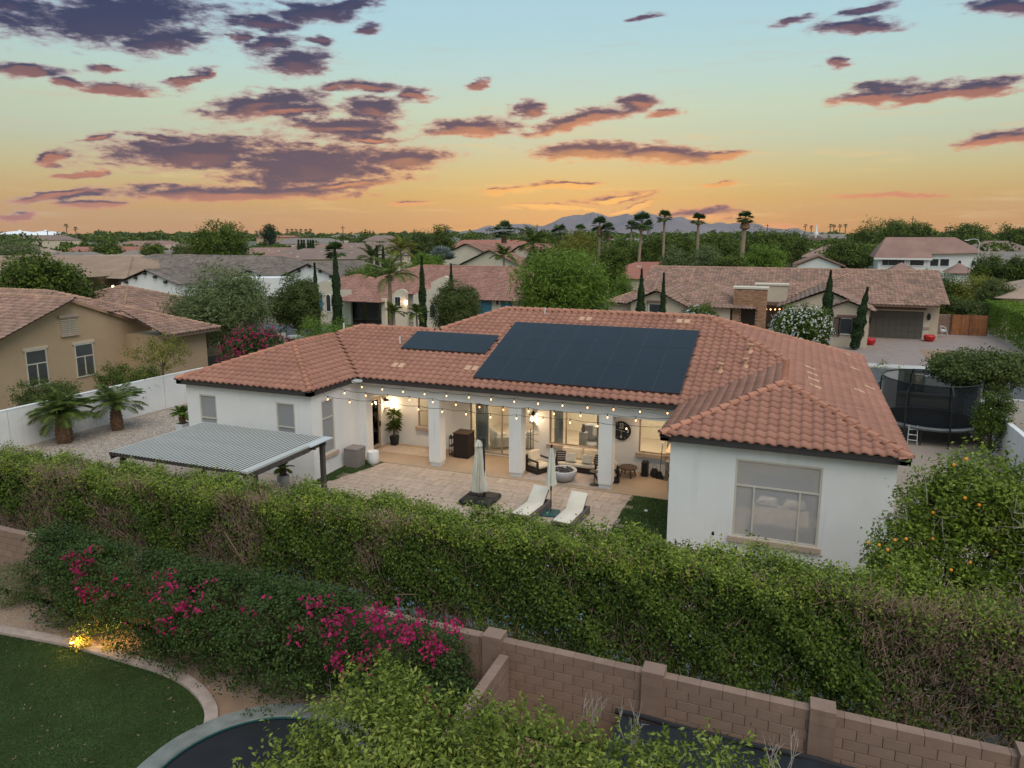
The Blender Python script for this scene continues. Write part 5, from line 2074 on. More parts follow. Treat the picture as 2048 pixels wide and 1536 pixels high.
def text(t, s, f, u, v, n, size, mat, name='numeral'):
    cu2 = bpy.data.curves.new('numeral', 'FONT')
    cu2.body = s
    cu2.size = size
    cu2.align_x = 'CENTER'
    cu2.align_y = 'CENTER'
    cu2.extrude = .002
    cu2.offset = .006
    o = bpy.data.objects.new('numeral', cu2)
    dg = bpy.context.evaluated_depsgraph_get()
    me = bpy.data.meshes.new_from_object(o)
    bpy.data.objects.remove(o)
    V = np.array([v_.co[:] for v_ in me.vertices])
    W = np.array([f.p(u + a, v + b, n + c) for a, b, c in V])
    m2 = bpy.data.meshes.new(name)
    m2.from_pydata((W - OFF[t.name]).tolist(), [], [list(q.vertices) for q in me.polygons])
    link(name, m2, mat, t)


for s_, du, dv in (('12', 0, .25), ('3', .28, 0), ('6', 0, -.25), ('9', -.28, 0)):
    text(t, s_, fB, cu_ + du, cv_ + dv, .044, .19, 'clock_ink')
text(t, 'EST. 1873', fB, cu_, cv_ + .12, .044, .045, 'clock_ink', 'lettering')
for k in range(60):
    a = 2 * math.pi * k / 60
    if k % 5 == 0 and k % 15 != 0:
        MB().add([fB.p(cu_ + rr_ * math.cos(a) + w * -math.sin(a), cv_ + rr_ * math.sin(a) + w * math.cos(a), .045) for rr_, w in ((.30, -.007), (.35, -.007), (.35, .007), (.30, .007))], [(0, 1, 2, 3)]).build('hour_mark', 'clock_ink', t)
for ang, L, w in ((168, .27, .007), (-8, .17, .010), (-90, .15, .005)):
    a = R(ang)
    MB().add([fB.p(cu_ + q * math.cos(a) - s_ * w * math.sin(a), cv_ + q * math.sin(a) + s_ * w * math.cos(a), .052) for q, s_ in ((-.05, -1), (L, -1), (L, 1), (-.05, 1))], [(0, 1, 2, 3)]).build('hand', 'clock_ink', t)

# ------------------------------------------------------------------ seating group
structure('porch_rug', MB().box(-10.0, -6.3, 26.25, 28.6, .035, .05), 'rug_grey')


def cushion(mb, c, size, rz=0, rx=0, bev=.05):
    mb.rbox(c, size, rz, rx, 0, bev)


def sofa_like(name, label, cat, c, w, d, rz, seats, group=None):
    t = thing(name, label, cat, (c[0], c[1], .05), group)
    m = Matrix.Rotation(rz, 3, 'Z')

    def W(x, y, z):
        v = m @ Vector((x, y, 0))
        return (c[0] + v.x, c[1] + v.y, z)

    def bx(nm, x0, x1, y0, y1, z0, z1, mat, bev=.02):
        return MB().rbox(W((x0 + x1) / 2, (y0 + y1) / 2, (z0 + z1) / 2), (x1 - x0, y1 - y0, z1 - z0), rz, bev=bev).build(nm, mat, t)
    bx('base', -w / 2, w / 2, -d / 2, d / 2, .07, .27, 'wicker')
    for s_ in (-1, 1):
        bx('arm', s_ * w / 2 - .09 if s_ > 0 else -w / 2, w / 2 if s_ > 0 else -w / 2 + .09, -d / 2, d / 2, .56, .63, 'wicker')
        for yy in (-d / 2 + .04, d / 2 - .04):
            bx('arm_post', s_ * (w / 2 - .045) - .045, s_ * (w / 2 - .045) + .045, yy - .04, yy + .04, .27, .56, 'wicker')
    bx('back_frame', -w / 2 + .09, w / 2 - .09, d / 2 - .08, d / 2, .27, .74, 'wicker')
    sw = (w - .2) / seats
    bx('seat_cushion', -w / 2 + .1, w / 2 - .1, -d / 2 - .02, d / 2 - .1, .275, .45, 'cushion_cream', .05)
    for k in range(seats):
        MB().rbox(W(-w / 2 + .1 + sw * (k + .5), d / 2 - .19, .68), (sw - .02, .17, .5), rz, -.18, bev=.06).build('back_cushion', 'cushion_cream', t)
    return t


pS = G(1175, 950)
sofa_like('sofa', 'dark wicker two seat sofa with cream cushions under the big window', 'sofa', (-8.05, 28.15), 2.05, .85, 0, 2)
sofa_like('armchair', 'dark wicker armchair with cream cushions left of the fire bowl', 'armchair', (-9.72, 27.35), .82, .85, R(62), 1, 'wicker armchairs')
sofa_like('armchair', 'dark wicker armchair half hidden behind the right hand column', 'armchair', (-6.72, 27.25), .82, .85, R(-62), 1, 'wicker armchairs')


def pillow(label, c, mat, rz, tilt, stripe):
    t = thing('pillow', label, 'pillow', c, 'throw pillows on the sofa')
    MB().rbox(c, (.44, .13, .42), rz, tilt, 0, .06).build('cover', mat, t, True)
    m = Matrix.Rotation(rz, 3, 'Z') @ Matrix.Rotation(tilt, 3, 'X')
    for k in range(stripe):
        v = m @ Vector((0, -.067, (k - (stripe - 1) / 2) * .36 / stripe))
        MB().rbox((c[0] + v.x, c[1] + v.y, c[2] + v.z), (.34, .006, .02 if mat == 'striped' else .012), rz, tilt).build('stripe', 'rug' if mat == 'striped' else 'wood_grey', t)


pillow('black pillow with tan stripes at the left end of the sofa', (-8.85, 27.88, .66), 'striped', .35, -.3, 4)
pillow('cream pillow with fine stripes left of the sofa middle', (-8.42, 27.83, .66), 'cushion', .05, -.3, 6)
pillow('cream pillow with fine stripes right of the sofa middle', (-7.72, 27.83, .66), 'cushion', -.05, -.3, 6)
pillow('black pillow with tan stripes at the right end of the sofa', (-7.24, 27.85, .66), 'striped', -.45, -.3, 4)
t = thing('fire_bowl', 'round pale concrete fire bowl filled with dark lava rock', 'fire pit', (-8.35, 26.62, .05))
MB().lathe((-8.35, 26.62, .05), [(.24, 0), (.42, .12), (.52, .3), (.545, .44), (.53, .47), (.43, .47), (.41, .43)], 28).build('bowl', 'fire_bowl', t, True)
mb = MB()
mb.lathe((-8.35, 26.62, .455), [(.405, 0), (.405, .015)], 28)
r = np.random.default_rng(4)
for k in range(90):
    a, q = r.uniform(0, 6.28), .38 * r.uniform(0, 1) ** .5
    mb.rbox((-8.35 + q * math.cos(a), 26.62 + q * math.sin(a), .49), tuple(r.uniform(.04, .08, 3)), r.uniform(0, 3), r.uniform(0, 1))
mb.build('lava_rock', 'lava', t)['kind'] = 'stuff'
p = G(1188, 972)
t = thing('side_table', 'slim dark pedestal side table with a round base in front of the right column', 'table', (p[0], p[1], .034))
for nm, pr in (('foot', [(.2, 0), (.2, .02), (.03, .035)]), ('stem', [(.015, .03), (.015, .55)]), ('table_top', [(.19, .55), (.19, .575)])):
    MB().lathe((p[0], p[1], .034), pr, 20).build(nm, 'dark_metal', t)
p = G(1240, 949)
t = thing('stool', 'low round dark wood table on splayed legs right of the column', 'table', (-6.05, 28.1, .034))
MB().lathe((-6.05, 28.1, .034), [(.36, .36), (.38, .38), (.38, .42), (.36, .43)], 24).build('table_top', 'wood_dark', t, True)
for k in range(4):
    a = k * math.pi / 2 + .6
    MB().tube([(-6.05 + .24 * math.cos(a), 28.1 + .24 * math.sin(a), .4), (-6.05 + .34 * math.cos(a), 28.1 + .34 * math.sin(a), .034)], [.035, .025], 6).build('leg', 'wood_dark', t)


def lan(label, x, y, h, w, rnd):
    t = thing('lantern', label, 'lantern', (x, y, .034), 'black floor lanterns')
    if rnd:
        MB().lathe((x, y, .034), [(w * .5, 0), (w * .8, h * .25), (w * .8, h * .6), (w * .45, h)], 14).build('core', 'black', t, True)
        for k in range(12):
            a = k * math.pi / 6
            MB().tube([(x + q * math.cos(a), y + q * math.sin(a), .034 + z) for q, z in ((w * .55, 0), (w * .9, h * .3), (w * .85, h * .65), (w * .5, h))], .007, 4).build('rib', 'dark_metal', t)
        MB().tube([(x + w * .5 * math.cos(a), y, .034 + h + w * .9 * math.sin(a)) for a in np.linspace(0, math.pi, 9)], .006, 4).build('handle', 'dark_metal', t)
    else:
        MB().rbox((x, y, .034 + h / 2), (w * 1.5, w * 1.5, h), bev=.02).build('core', 'black', t)
        for k in range(7):
            MB().rbox((x, y, .034 + h * (.12 + k * .13)), (w * 1.62, w * 1.62, .02)).build('band', 'dark_metal', t)
        MB().rbox((x, y, .034 + h), (w * 1.3, w * 1.3, .03)).build('lid', 'dark_metal', t)


lan('tall black ribbed floor lantern by the porch wall below the clock', -5.42, 28.45, .62, .17, False)
lan('short round black wire lantern with a loop handle beside the tall lantern', -5.02, 28.42, .36, .2, True)
# console with things on it
cx0, cx1 = -4.55, -3.5
t = thing('console_table', 'weathered grey wooden console with two open shelves', 'table', ((cx0 + cx1) / 2, 28.4, .034))
for z in (.12, .42, .78):
    MB().box(cx0, cx1, 28.15, 28.6, z, z + .05).build('shelf', 'wood_grey', t)
for x in (cx0, cx1 - .06):
    for y in (28.15, 28.54):
        MB().box(x, x + .06, y, y + .06, .034, .78).build('leg', 'wood_grey', t)
px_ = -4.32
t = thing('table_lamp', 'table lamp with a tan bell shade on a dark turned base', 'lamp', (px_, 28.35, .83))
MB().lathe((px_, 28.35, .83), [(.13, 0), (.11, .03), (.035, .06), (.03, .2), (.045, .26), (.03, .33), (.015, .48)], 14).build('base', 'wood_dark', t, True)
MB().lathe((px_, 28.35, .83), [(.27, .40), (.20, .52), (.13, .66), (.09, .74)], 18).build('lamp_shade', 'shade', t, True)
MB().lathe((px_, 28.35, .83), [(.015, .74), (.015, .79)], 6).build('finial', 'wood_dark', t)
t = thing('vase', 'white patterned cylinder vase on the console', 'vase', (-3.97, 28.35, .83))
MB().lathe((-3.97, 28.35, .83), [(.08, 0), (.095, .05), (.095, .26), (.085, .28), (.07, .27)], 14).build('body', 'pot_white', t, True)
for k in range(10):
    for j in range(3):
        a = k * .628 + j * .314
        MB().rbox((-3.97 + .096 * math.cos(a), 28.35 + .096 * math.sin(a), .9 + j * .07), (.004, .025, .035), a).build('motif', 'pot_grey', t)
t = thing('vase', 'small round dark vase with a narrow neck on the console', 'vase', (-3.72, 28.32, .83))
MB().lathe((-3.72, 28.32, .83), [(.04, 0), (.085, .05), (.09, .1), (.05, .16), (.022, .2), (.026, .25)], 14).build('body', 'wood_dark', t, True)
t = thing('bowl', 'pale shallow bowl on the upper shelf of the console', 'bowl', (-4.05, 28.35, .47))
MB().lathe((-4.05, 28.35, .47), [(.06, 0), (.15, .05), (.16, .08), (.14, .07)], 16).build('body', 'pot_white', t, True)
p = onY(1283, 955, 28.2)
t = thing('broom', 'thin black broom standing upright with a white grip against the porch window', 'broom', (-4.78, 28.3, .034))
MB().tube([(-4.78, 28.3, .3), (-4.74, 28.42, 1.42)], .014, 6).build('handle', 'black', t)
MB().add([(-4.78 + a * w, 28.3 + b * .05, z) for z, w in ((.034, .17), (.34, .05)) for a, b in ((-1, -1), (1, -1), (1, 1), (-1, 1))], HEXF).build('bristles', 'black', t)
MB().rbox((-4.74, 28.42, 1.47), (.10, .05, .14), bev=.01).build('grip', 'pot_white', t)
# metal wall rack left of the sofa
ru, rv = UV(fB, 1066, 885, 'y')
p = fB.p(ru, 0, .3)
t = thing('metal_stand', 'slim black metal stand with two crossing bars behind the armchair', 'stand', (p[0], p[1], .034))
MB().tube([(p[0], p[1], .034), (p[0], p[1], 1.52)], .018, 6).build('pole', 'black', t)
for z, k in ((1.08, .1), (1.24, -.1)):
    MB().tube([(p[0] - .4, p[1] + .05, z + k), (p[0] + .4, p[1] - .05, z - k)], .01, 5).build('bar', 'black', t)
MB().lathe((p[0], p[1], .034), [(.16, 0), (.16, .02), (.02, .03)], 14).build('foot', 'black', t)
# wicker cabinet and cart
p = G(916, 912)
t = thing('storage_cabinet', 'tall dark brown wicker cabinet cover left of the sliding door', 'cabinet', (-13.55, 28.15, .034))
MB().rbox((-13.5, 28.1, .034 + .56), (.72, .72, 1.1), 0, bev=.02).build('body', 'wicker', t)
MB().rbox((-13.5, 28.1, 1.16), (.76, .76, .04), 0, bev=.01).build('lid', 'wood_dark', t)
MB().box(-13.87, -13.13, 27.732, 27.738, .1, .13).build('seam', 'black', t)
t = thing('hose_reel', 'narrow black grill trolley half hidden behind the first column', 'trolley', (-14.02, 28.1, .034))
for z in (.12, .5, .85):
    MB().box(-14.1, -13.95, 27.8, 28.3, z, z + .04).build('shelf', 'dark_metal', t)
for x in (-14.1, -13.97):
    MB().box(x, x + .02, 27.8, 27.82, .034, 1.0).build('post', 'dark_metal', t)
MB().lathe((-14.02, 27.85, .9), [(.05, 0), (.06, .08), (.03, .14)], 10).build('knob', 'black', t)
# pots, bin and mat at the door
p = (-17.28, 28.42)
t = thing('planter', 'square black pot by the glazed door', 'pot', (p[0], p[1], .034))
MB().add([(p[0] + a * w, p[1] + b * w, z) for z, w in ((.06, .13), (.5, .17)) for a, b in ((-1, -1), (1, -1), (1, 1), (-1, 1))], HEXF).build('body', 'black', t)
for a in (-.1, .1):
    for b in (-.1, .1):
        MB().box(p[0] + a - .015, p[0] + a + .015, p[1] + b - .015, p[1] + b + .015, .034, .07).build('foot', 'dark_metal', t)
t = thing('dracaena', 'spiky dark green plant in the square black pot', 'plant', (p[0], p[1], .5))
mb = MB()
heads = [(0, 0, 1.05), (.08, -.04, .62), (-.07, .02, .36)]
for hx, hy, hh in heads:
    mb.tube([(p[0] + hx * .3, p[1] + hy * .3, .5), (p[0] + hx * .7, p[1] + hy * .7, .5 + hh * .55), (p[0] + hx, p[1] + hy, .5 + hh)], [.03, .024, .02], 6)
mb.build('trunk', 'trunk', t, True)
V, F = [], []
for hx, hy, hh in heads:
    for k in range(46):
        a, e = r.uniform(0, 6.28), r.uniform(-.5, 1.4)
        d = np.array([math.cos(a) * math.cos(e), math.sin(a) * math.cos(e), math.sin(e)])
        c = np.array([p[0] + hx, p[1] + hy, .5 + hh])
        L = r.uniform(.3, .52)
        s_ = unit(np.cross(d, [0, 0, 1.])) * .013
        m_ = c + d * L * .55 + [0, 0, .03]
        e_ = c + d * L - [0, 0, .10]
        n0 = len(V)
        V += [c - s_ * .6, c + s_ * .6, m_ + s_, e_, m_ - s_]
        F.append((n0, n0 + 1, n0 + 2, n0 + 3, n0 + 4))
MB().add(V, F).build('leaves', 'leaf_tree', t)
p = G(750, 930)
t = thing('planter', 'rounded white pot on the turf strip beside the grey bin', 'pot', (-16.72, 25.7, .03))
MB().lathe((-16.72, 25.7, .03), [(.19, 0), (.26, .08), (.28, .3), (.25, .56), (.22, .57), (.2, .53)], 20).build('body', 'pot_white', t, True)
MB().lathe((-16.72, 25.7, .53), [(.205, 0), (.205, .02)], 18).build('soil', 'lava', t)
t = thing('deck_box', 'brown grey plastic bin with a lid against the left wing wall', 'bin', (-17.25, 25.15, .03))
MB().add([(-17.27 + a * w, 25.15 + b * w, z) for z, w in ((.03, .29), (.80, .33)) for a, b in ((-1, -1), (1, -1), (1, 1), (-1, 1))], HEXF).build('body', 'bin_grey', t)
MB().rbox((-17.27, 25.15, .84), (.68, .68, .09), bev=.03).build('lid', 'bin_grey', t)
structure('door_mat', MB().box(-17.5, -14.85, 27.35, 28.45, .0355, .047), 'rug')
t = thing('planter', 'grey pot partly hidden by the corner of the right wing', 'pot', (-3.95, 26.75, .034))
MB().lathe((-3.95, 26.75, .034), [(.2, 0), (.25, .2), (.24, .55), (.2, .56)], 18).build('body', 'pot_grey', t, True)

# ------------------------------------------------------------------ umbrellas and loungers
def folded(mb, c, z0, z1, r0, r1, seed, n=16):
    """folded canvas: pleated cone, gathered by a strap"""
    r = np.random.default_rng(seed)
    V, F = [], []
    lev = 9
    for i in range(lev):
        q = i / (lev - 1)
        base = r0 + (r1 - r0) * (1 - q) ** .8
        if .5 < q < .62:
            base *= .8
        for k in range(n * 2):
            a = math.pi * k / n
            pl = 1.18 if k % 2 else .72
            V.append((c[0] + base * pl * math.cos(a) * r.uniform(.9, 1.1), c[1] + base * pl * math.sin(a) * r.uniform(.9, 1.1), z0 + (z1 - z0) * q + (.07 * (k % 2) * (1 if i == 0 else 0))))
    m = n * 2
    for i in range(lev - 1):
        for k in range(m):
            F.append((i * m + k, i * m + (k + 1) % m, (i + 1) * m + (k + 1) % m, (i + 1) * m + k))
    F.append(tuple(range((lev - 1) * m, lev * m)))
    mb.add(V, F)


p = np.array([-10.55, 23.3])
t = thing('cantilever_umbrella', 'closed cream cantilever umbrella standing in a black square base', 'umbrella', (p[0], p[1], .03))
for i, (a, b) in enumerate(((-.31, -.31), (.31, -.31), (.31, .31), (-.31, .31))):
    MB().rbox((p[0] + a, p[1] + b, .14), (.6, .6, .2), 0, bev=.04).build('base_weight', 'black', t)
MB().tube([(p[0] + .14, p[1] + .06, .2), (p[0] + .14, p[1] + .06, 2.42)], .045, 8).build('mast', 'dark_metal', t)
MB().rbox((p[0] + .07, p[1] + .03, 2.46), (.26, .1, .08)).build('arm', 'dark_metal', t)
mb = MB()
folded(mb, (p[0] - .04, p[1]), .42, 2.32, .075, .27, 3)
mb.build('canopy', 'canvas', t)
mb = MB()
folded(mb, (p[0] - .04, p[1]), 2.16, 2.42, .05, .15, 5, 8)
mb.build('vent_flap', 'canvas', t)
p = np.array([-7.72, 23.15])
t = thing('market_umbrella', 'closed cream market umbrella on a dark pole between the two loungers', 'umbrella', (p[0], p[1], .03))
MB().tube([(p[0], p[1], .05), (p[0], p[1], 2.55)], .022, 8).build('pole', 'wood_dark', t)
mb = MB()
folded(mb, p, 1.08, 2.46, .05, .17, 7, 8)
mb.build('canopy', 'canvas', t)
MB().lathe((p[0], p[1], 2.5), [(.045, 0), (.05, .05), (.02, .1)], 10).build('finial', 'black', t)
MB().lathe((p[0], p[1], .9), [(.03, 0), (.035, .12), (.03, .24)], 8).build('crank', 'dark_metal', t)
MB().rbox((p[0], p[1] - .05, .07), (.62, .62, .09), .2, bev=.03).build('base', 'teal', t)
p = onY(1426, 1063, 20.3)
t = thing('market_umbrella', 'tip of a closed striped umbrella poking over the hedge by the large window', 'umbrella', (p[0], 20.3, .03))
MB().tube([(p[0], 20.3, .03), (p[0], 20.3, p[2] - .05)], .022, 8).build('pole', 'wood_dark', t)
mb = MB()
folded(mb, (p[0], 20.3), p[2] - 1.4, p[2] - .1, .045, .17, 8, 8)
mb.build('canopy', 'canvas', t)
MB().lathe((p[0], 20.3, p[2] - .1), [(.04, 0), (.04, .07), (.02, .1)], 10).build('finial', 'black', t)


def lounger():
    t = thing('sun_lounger', 'grey wicker lounger with a raised cream cushion left of the folded umbrella', 'sun lounger', (0, 0, 0), 'loungers on the patio')
    mb = MB()
    prof = [(-1.0, .05), (-1.0, .30), (-.2, .30), (.15, .27), (.95, .34), (1.0, .30), (1.0, .05)]
    for s_ in (-1, 1):
        MB().extr([(s_ * .36 - .045, y, z) for y, z in prof], (.09, 0, 0)).build('side_panel', 'wicker_grey', t)
    MB().rbox((0, -.3, .25), (.63, 1.35, .06)).build('seat_deck', 'wicker_grey', t)
    MB().rbox((0, .97, .19), (.63, .06, .26)).build('rear_panel', 'wicker_grey', t)
    MB().rbox((0, .62, .47), (.64, .80, .05), 0, R(40)).build('back_deck', 'wicker_grey', t)
    MB().rbox((0, -.33, .335), (.66, 1.36, .10), bev=.04).build('seat_cushion', 'cushion', t, True)
    MB().rbox((0, .60, .56), (.66, .86, .10), 0, R(40), bev=.04).build('back_cushion', 'cushion', t, True)
    MB().rbox((.3, .62, .36), (.04, .05, .12)).build('hinge', 'black', t)
    return t


lg = lounger()
lg2 = copy_tree(lg)
lg2['label'] = 'grey wicker lounger with a raised cream cushion right of the folded umbrella'
for q in (lg, lg2):
    q.scale = (.95, .9, .95)
lg.location = (-8.35, 22.85, .03)
lg.rotation_euler.z = R(-6)
lg2.location = (-6.85, 22.75, .03)
lg2.rotation_euler.z = R(-4)
t = thing('sprinkler_cap', 'small pale round cap lying on the turf patch', 'cap', (-4.6, 24.6, .03))
MB().lathe((-4.6, 24.6, .03), [(.05, 0), (.07, .03), (.05, .06)], 10).build('body', 'pot_white', t)

# ------------------------------------------------------------------ seen through the glass
def seat(label, x, y, w, d, mat, rz=0., h=.8, name='indoor_armchair', cat='armchair'):
    t = thing(name, label, cat, (x, y, .04))
    MB().rbox((x, y, .26), (w, d, .36), rz, bev=.05).build('seat', mat, t)
    m = Matrix.Rotation(rz, 3, 'Z') @ Vector((0, d / 2 - .1, 0))
    MB().rbox((x + m.x, y + m.y, h * .5 + .1), (w, .2, h), rz, bev=.06).build('backrest', mat, t)
    for s_ in (-1, 1):
        m = Matrix.Rotation(rz, 3, 'Z') @ Vector((s_ * (w / 2 - .08), 0, 0))
        MB().rbox((x + m.x, y + m.y, .45), (.16, d, .3), rz, bev=.05).build('arm', mat, t)


seat('white upholstered armchair just inside the sliding door', -12.6, 30.1, .85, .8, 'pot_white', 2.2)
seat('second white armchair further back inside the sliding door', -11.3, 30.6, .85, .8, 'pot_white', -2.0)
seat('grey sofa with white pillows behind the big window', -7.6, 31.0, 2.3, .9, 'interior_grey', .15, 1.15, 'indoor_sofa', 'sofa')
for k, (x, a) in enumerate(((-8.0, .3), (-7.3, -.3), (-6.7, .2))):
    t = thing('indoor_pillow', ('large white pillow at the left of the indoor grey sofa', 'large white pillow in the middle of the indoor grey sofa', 'white pillow at the right of the indoor grey sofa')[k], 'pillow', (x, 30.8, 1.0))
    MB().rbox((x, 30.75, 1.08), (.55, .16, .5), a, -.3, .1, .07).build('cover', 'pot_white', t)
t = thing('ottoman', 'white oval upholstered table with a tray behind the big window', 'table', (-7.1, 29.75, .04))
MB().lathe((-7.1, 29.75, .04), [(.5, .1), (.62, .2), (.62, .86), (.5, .92)], 24, 1.15, .8).build('top', 'pot_white', t, True)
MB().rbox((-7.1, 29.7, .98), (.5, .34, .03)).build('tray', 'wood_grey', t)
MB().lathe((-7.1, 29.75, .04), [(.4, 0), (.4, .1)], 16).build('foot', 'wood_dark', t)
for lab, x0, x1 in (('pale grey curtain at the left of the sliding door', sl0 + XW + .1, sl0 + XW + .75), ('blue grey curtain at the right of the big window', bw1 + XW - .75, bw1 + XW - .1), ('pale curtain at the left of the big window', bw0 + XW + .08, bw0 + XW + .5)):
    t = thing('curtain', lab, 'curtain', (x0, 29.15, 0))
    V, F = [], []
    m = 22
    for i in range(m + 1):
        x = x0 + (x1 - x0) * i / m
        y = 29.2 + .05 * math.sin(i * 1.7)
        V += [(x, y, .08), (x, y, 2.75)]
    for i in range(m):
        F.append((2 * i, 2 * i + 2, 2 * i + 3, 2 * i + 1))
    MB().add(V, F).build('cloth', 'curtain', t, True)
for lab, x, y, h in (('slim dark vase on a shelf at the left behind the big window', -8.6, 30.3, 1.35), ('dark pot plant behind the right porch window', -4.6, 30.0, 1.3)):
    t = thing('indoor_vase', lab, 'vase', (x, y, .04))
    MB().lathe((x, y, .04), [(.2, 0), (.2, h - .3)], 12).build('stand', 'interior_grey', t)
    MB().lathe((x, y, .04 + h - .3), [(.06, 0), (.11, .12), (.05, .3), (.07, .36)], 12).build('body', 'wood_dark', t, True)
seat('dark grey chair with a pale throw behind the right porch window', -4.4, 31.3, .9, .9, 'interior_grey', 2.6, 1.25)
t = thing('framed_picture', 'dark framed picture on the far wall of the lit room', 'picture', (-11.2, 33.95, 1.8))
MB().box(-11.8, -10.6, 33.93, 33.98, 1.3, 2.2).build('frame', 'wood_dark', t)
MB().box(-11.74, -10.66, 33.92, 33.929, 1.36, 2.14).build('print', 'interior_grey', t)
t = thing('indoor_table', 'small glass topped table inside the sliding door', 'table', (-11.9, 31.2, .04))
MB().lathe((-11.9, 31.2, .04), [(.45, .42), (.45, .45)], 20).build('table_top', 'interior_grey', t)
for a in range(3):
    MB().tube([(-11.9 + .3 * math.cos(a * 2.1), 31.2 + .3 * math.sin(a * 2.1), .04), (-11.9 + .3 * math.cos(a * 2.1), 31.2 + .3 * math.sin(a * 2.1), .46)], .02, 6).build('leg', 'dark_metal', t)
t = thing('bed', 'pale bed with pillows behind the screened window of the right wing', 'bed', (-.1, 24.4, .03))
MB().rbox((-.1, 24.5, .35), (1.9, 2.1, .5), bev=.06).build('mattress', 'cushion', t)
MB().rbox((-.1, 26.1, .9), (2.0, .15, 1.3), bev=.04).build('headboard', 'interior_grey', t)
for x in (-.55, .35):
    MB().rbox((x, 25.35, .72), (.7, .45, .22), 0, .3, bev=.08).build('bed_pillow', 'pot_white', t)

# ------------------------------------------------------------------ neighbouring houses
def facade(t, name, pts, Y, mat, th=.3, ground=True):
    """wall piece standing at depth Y: outline from its measured corners, real thickness; lower edge runs to the ground"""
    P = [onY(a, b, Y) for a, b in pts]
    if ground:
        P = [P[0] * [1, 1, 0]] + P + [P[-1] * [1, 1, 0]]
    return MB().extr(P, (0, th, 0)).build(name, mat, t)


def pane(t, px0, py0, px1, py1, Y, fmat='frame_white', gmat='dark_pane', name='window', vb=(), sill=None, arch=False, fw=.08, head=None, bars=(), slat=0):
    a, b = onY(px0, py0, Y), onY(px1, py1, Y)
    f = Face(0, Y, 0)
    u0, u1, v0, v1 = a[0], b[0], b[2], a[2]
    mb = MB()
    if arch:
        c, rr_ = (u0 + u1) / 2, (u1 - u0) / 2
        P = [f.p(u0, v0, .05), f.p(u1, v0, .05)] + [f.p(c + rr_ * math.cos(q), v1 - rr_ + rr_ * math.sin(q), .05) for q in np.linspace(0, math.pi, 9)]
        o = MB().extr(P, (0, .1, 0)).build(name, fmat, t)
        k = .82
        P = [f.p(c + (p[0] - c) * k, v0 + .1 + (p[2] - v0) * .92, .06) for p in P]
        MB().extr(P, (0, .02, 0)).build('pane', gmat, o)
        return o
    mb.fbox(f, u0 - fw, u1 + fw, v0 - fw, v0, -.05, .05).fbox(f, u0 - fw, u1 + fw, v1, v1 + fw, -.05, .05).fbox(f, u0 - fw, u0, v0, v1, -.05, .05).fbox(f, u1, u1 + fw, v0, v1, -.05, .05)
    o = mb.build(name, fmat, t)
    us = [u0] + [u0 + (u1 - u0) * k for k in vb] + [u1]
    vs = [v0] + [v0 + (v1 - v0) * k for k in bars] + [v1]
    for i in range(len(us) - 1):
        for j in range(len(vs) - 1):
            MB().fbox(f, us[i] + (.03 if i else 0), us[i + 1] - (.03 if i < len(us) - 2 else 0), vs[j] + (.03 if j else 0), vs[j + 1] - (.03 if j < len(vs) - 2 else 0), .0, .03).build('pane', gmat, o)
    if sill:
        MB().fbox(f, u0 - .2, u1 + .2, v0 - fw - .2, v0 - fw - .01, -.05, .15).build('sill', sill, o)
    if head:
        MB().fbox(f, u0 - .25, u1 + .25, v1 + fw + .01, v1 + fw + .25, -.05, .12).build('lintel', head, o)
    return o


def boxwalls(t, x0, x1, y0, y1, h, mat, name='wall'):
    return MB().box(x0, x1, y0, y1, 0, h).build(name, mat, t)


# left neighbour: tan stucco, gable towards the white wall
t = thing('house', 'tan stucco neighbour with mottled tile roof and a wide gable on the far left', 'house', (-50, 31, 0))
RL = Roof([(-60, -37.4, 24.9, 38.9, 3.4, .4, ''), (-62, -40.9, 24.8, 36.9, 3.55, .4, 'R'), (-57, -43.6, 36, 48.5, 3.4, .36, '')],
          mask=lambda i, x, y: (i != 0) | (x < -41.1) | (y > 34.2))
put_roof(t, RL, 'roof_mixed', 'roof_mixed_cap', 'RFL', 6, 180, 60, .3, .36)
gx = -41.5
f = Face(gx, 24.6, 90)
mb = MB()
P = [f.p(0.3, 0), f.p(12.2, 0), f.p(12.2, 3.55), f.p(6.25, 5.9), f.p(.3, 3.55)]
mb.extr(P, (-.3, 0, 0))
mb.build('wall', 'stucco_tan', t)
MB().box(-58, -38.2, 34.7, 38.3, 0, 3.3).build('wall', 'stucco_tan', t)
MB().box(-58, gx - .32, 26, 34.6, 0, 3.3).build('wall', 'stucco_tan', t)
MB().box(-56.5, -44.2, 38.4, 48, 0, 3.3).build('wall', 'stucco_tan', t)
for a, b in ((6.25 + .0, 12.5), (0, 6.25)):
    z0_, z1_ = (5.98, 3.5) if a > 1 else (3.5, 5.98)
    MB().extr([f.p(a, z0_ - .22, .06), f.p(b, z1_ - .22, .06), f.p(b, z1_ - .02, .06), f.p(a, z0_ - .02, .06)], (.16, 0, 0)).build('barge_board', 'roof_mixed_cap', t)
mb = MB()
fascia(mb, -37.4, 34.2, -37.4, 38.9, 3.42, .7, .2)
mb.build('fascia', 'fascia_brown', t)
for (pa, pb, pc) in (((48, 703), (83, 702), (55, 800)), ((147, 690), (177, 686), (152, 760))):
    u0, v1 = (onX(*pa, gx) - f.o)[1], onX(*pa, gx)[2]
    u1 = (onX(*pb, gx) - f.o)[1]
    v0 = max(1.0, onX(*pc, gx)[2])
    window(t, f, u0, u1 + .25, v0, v1, vbars=(.5,), hbars=(.62,), fmat='frame_light', gmat='glass_green', recess=-.05, fw=.06, barw=.06, head='stucco_beige', part_bars=(0,))
    MB().fbox(f, u0 + .05, u1 + .2, v0 + .05, v1 - .05, -.05, .002).build('blind', 'pane_green', t)
v = thing  # noqa
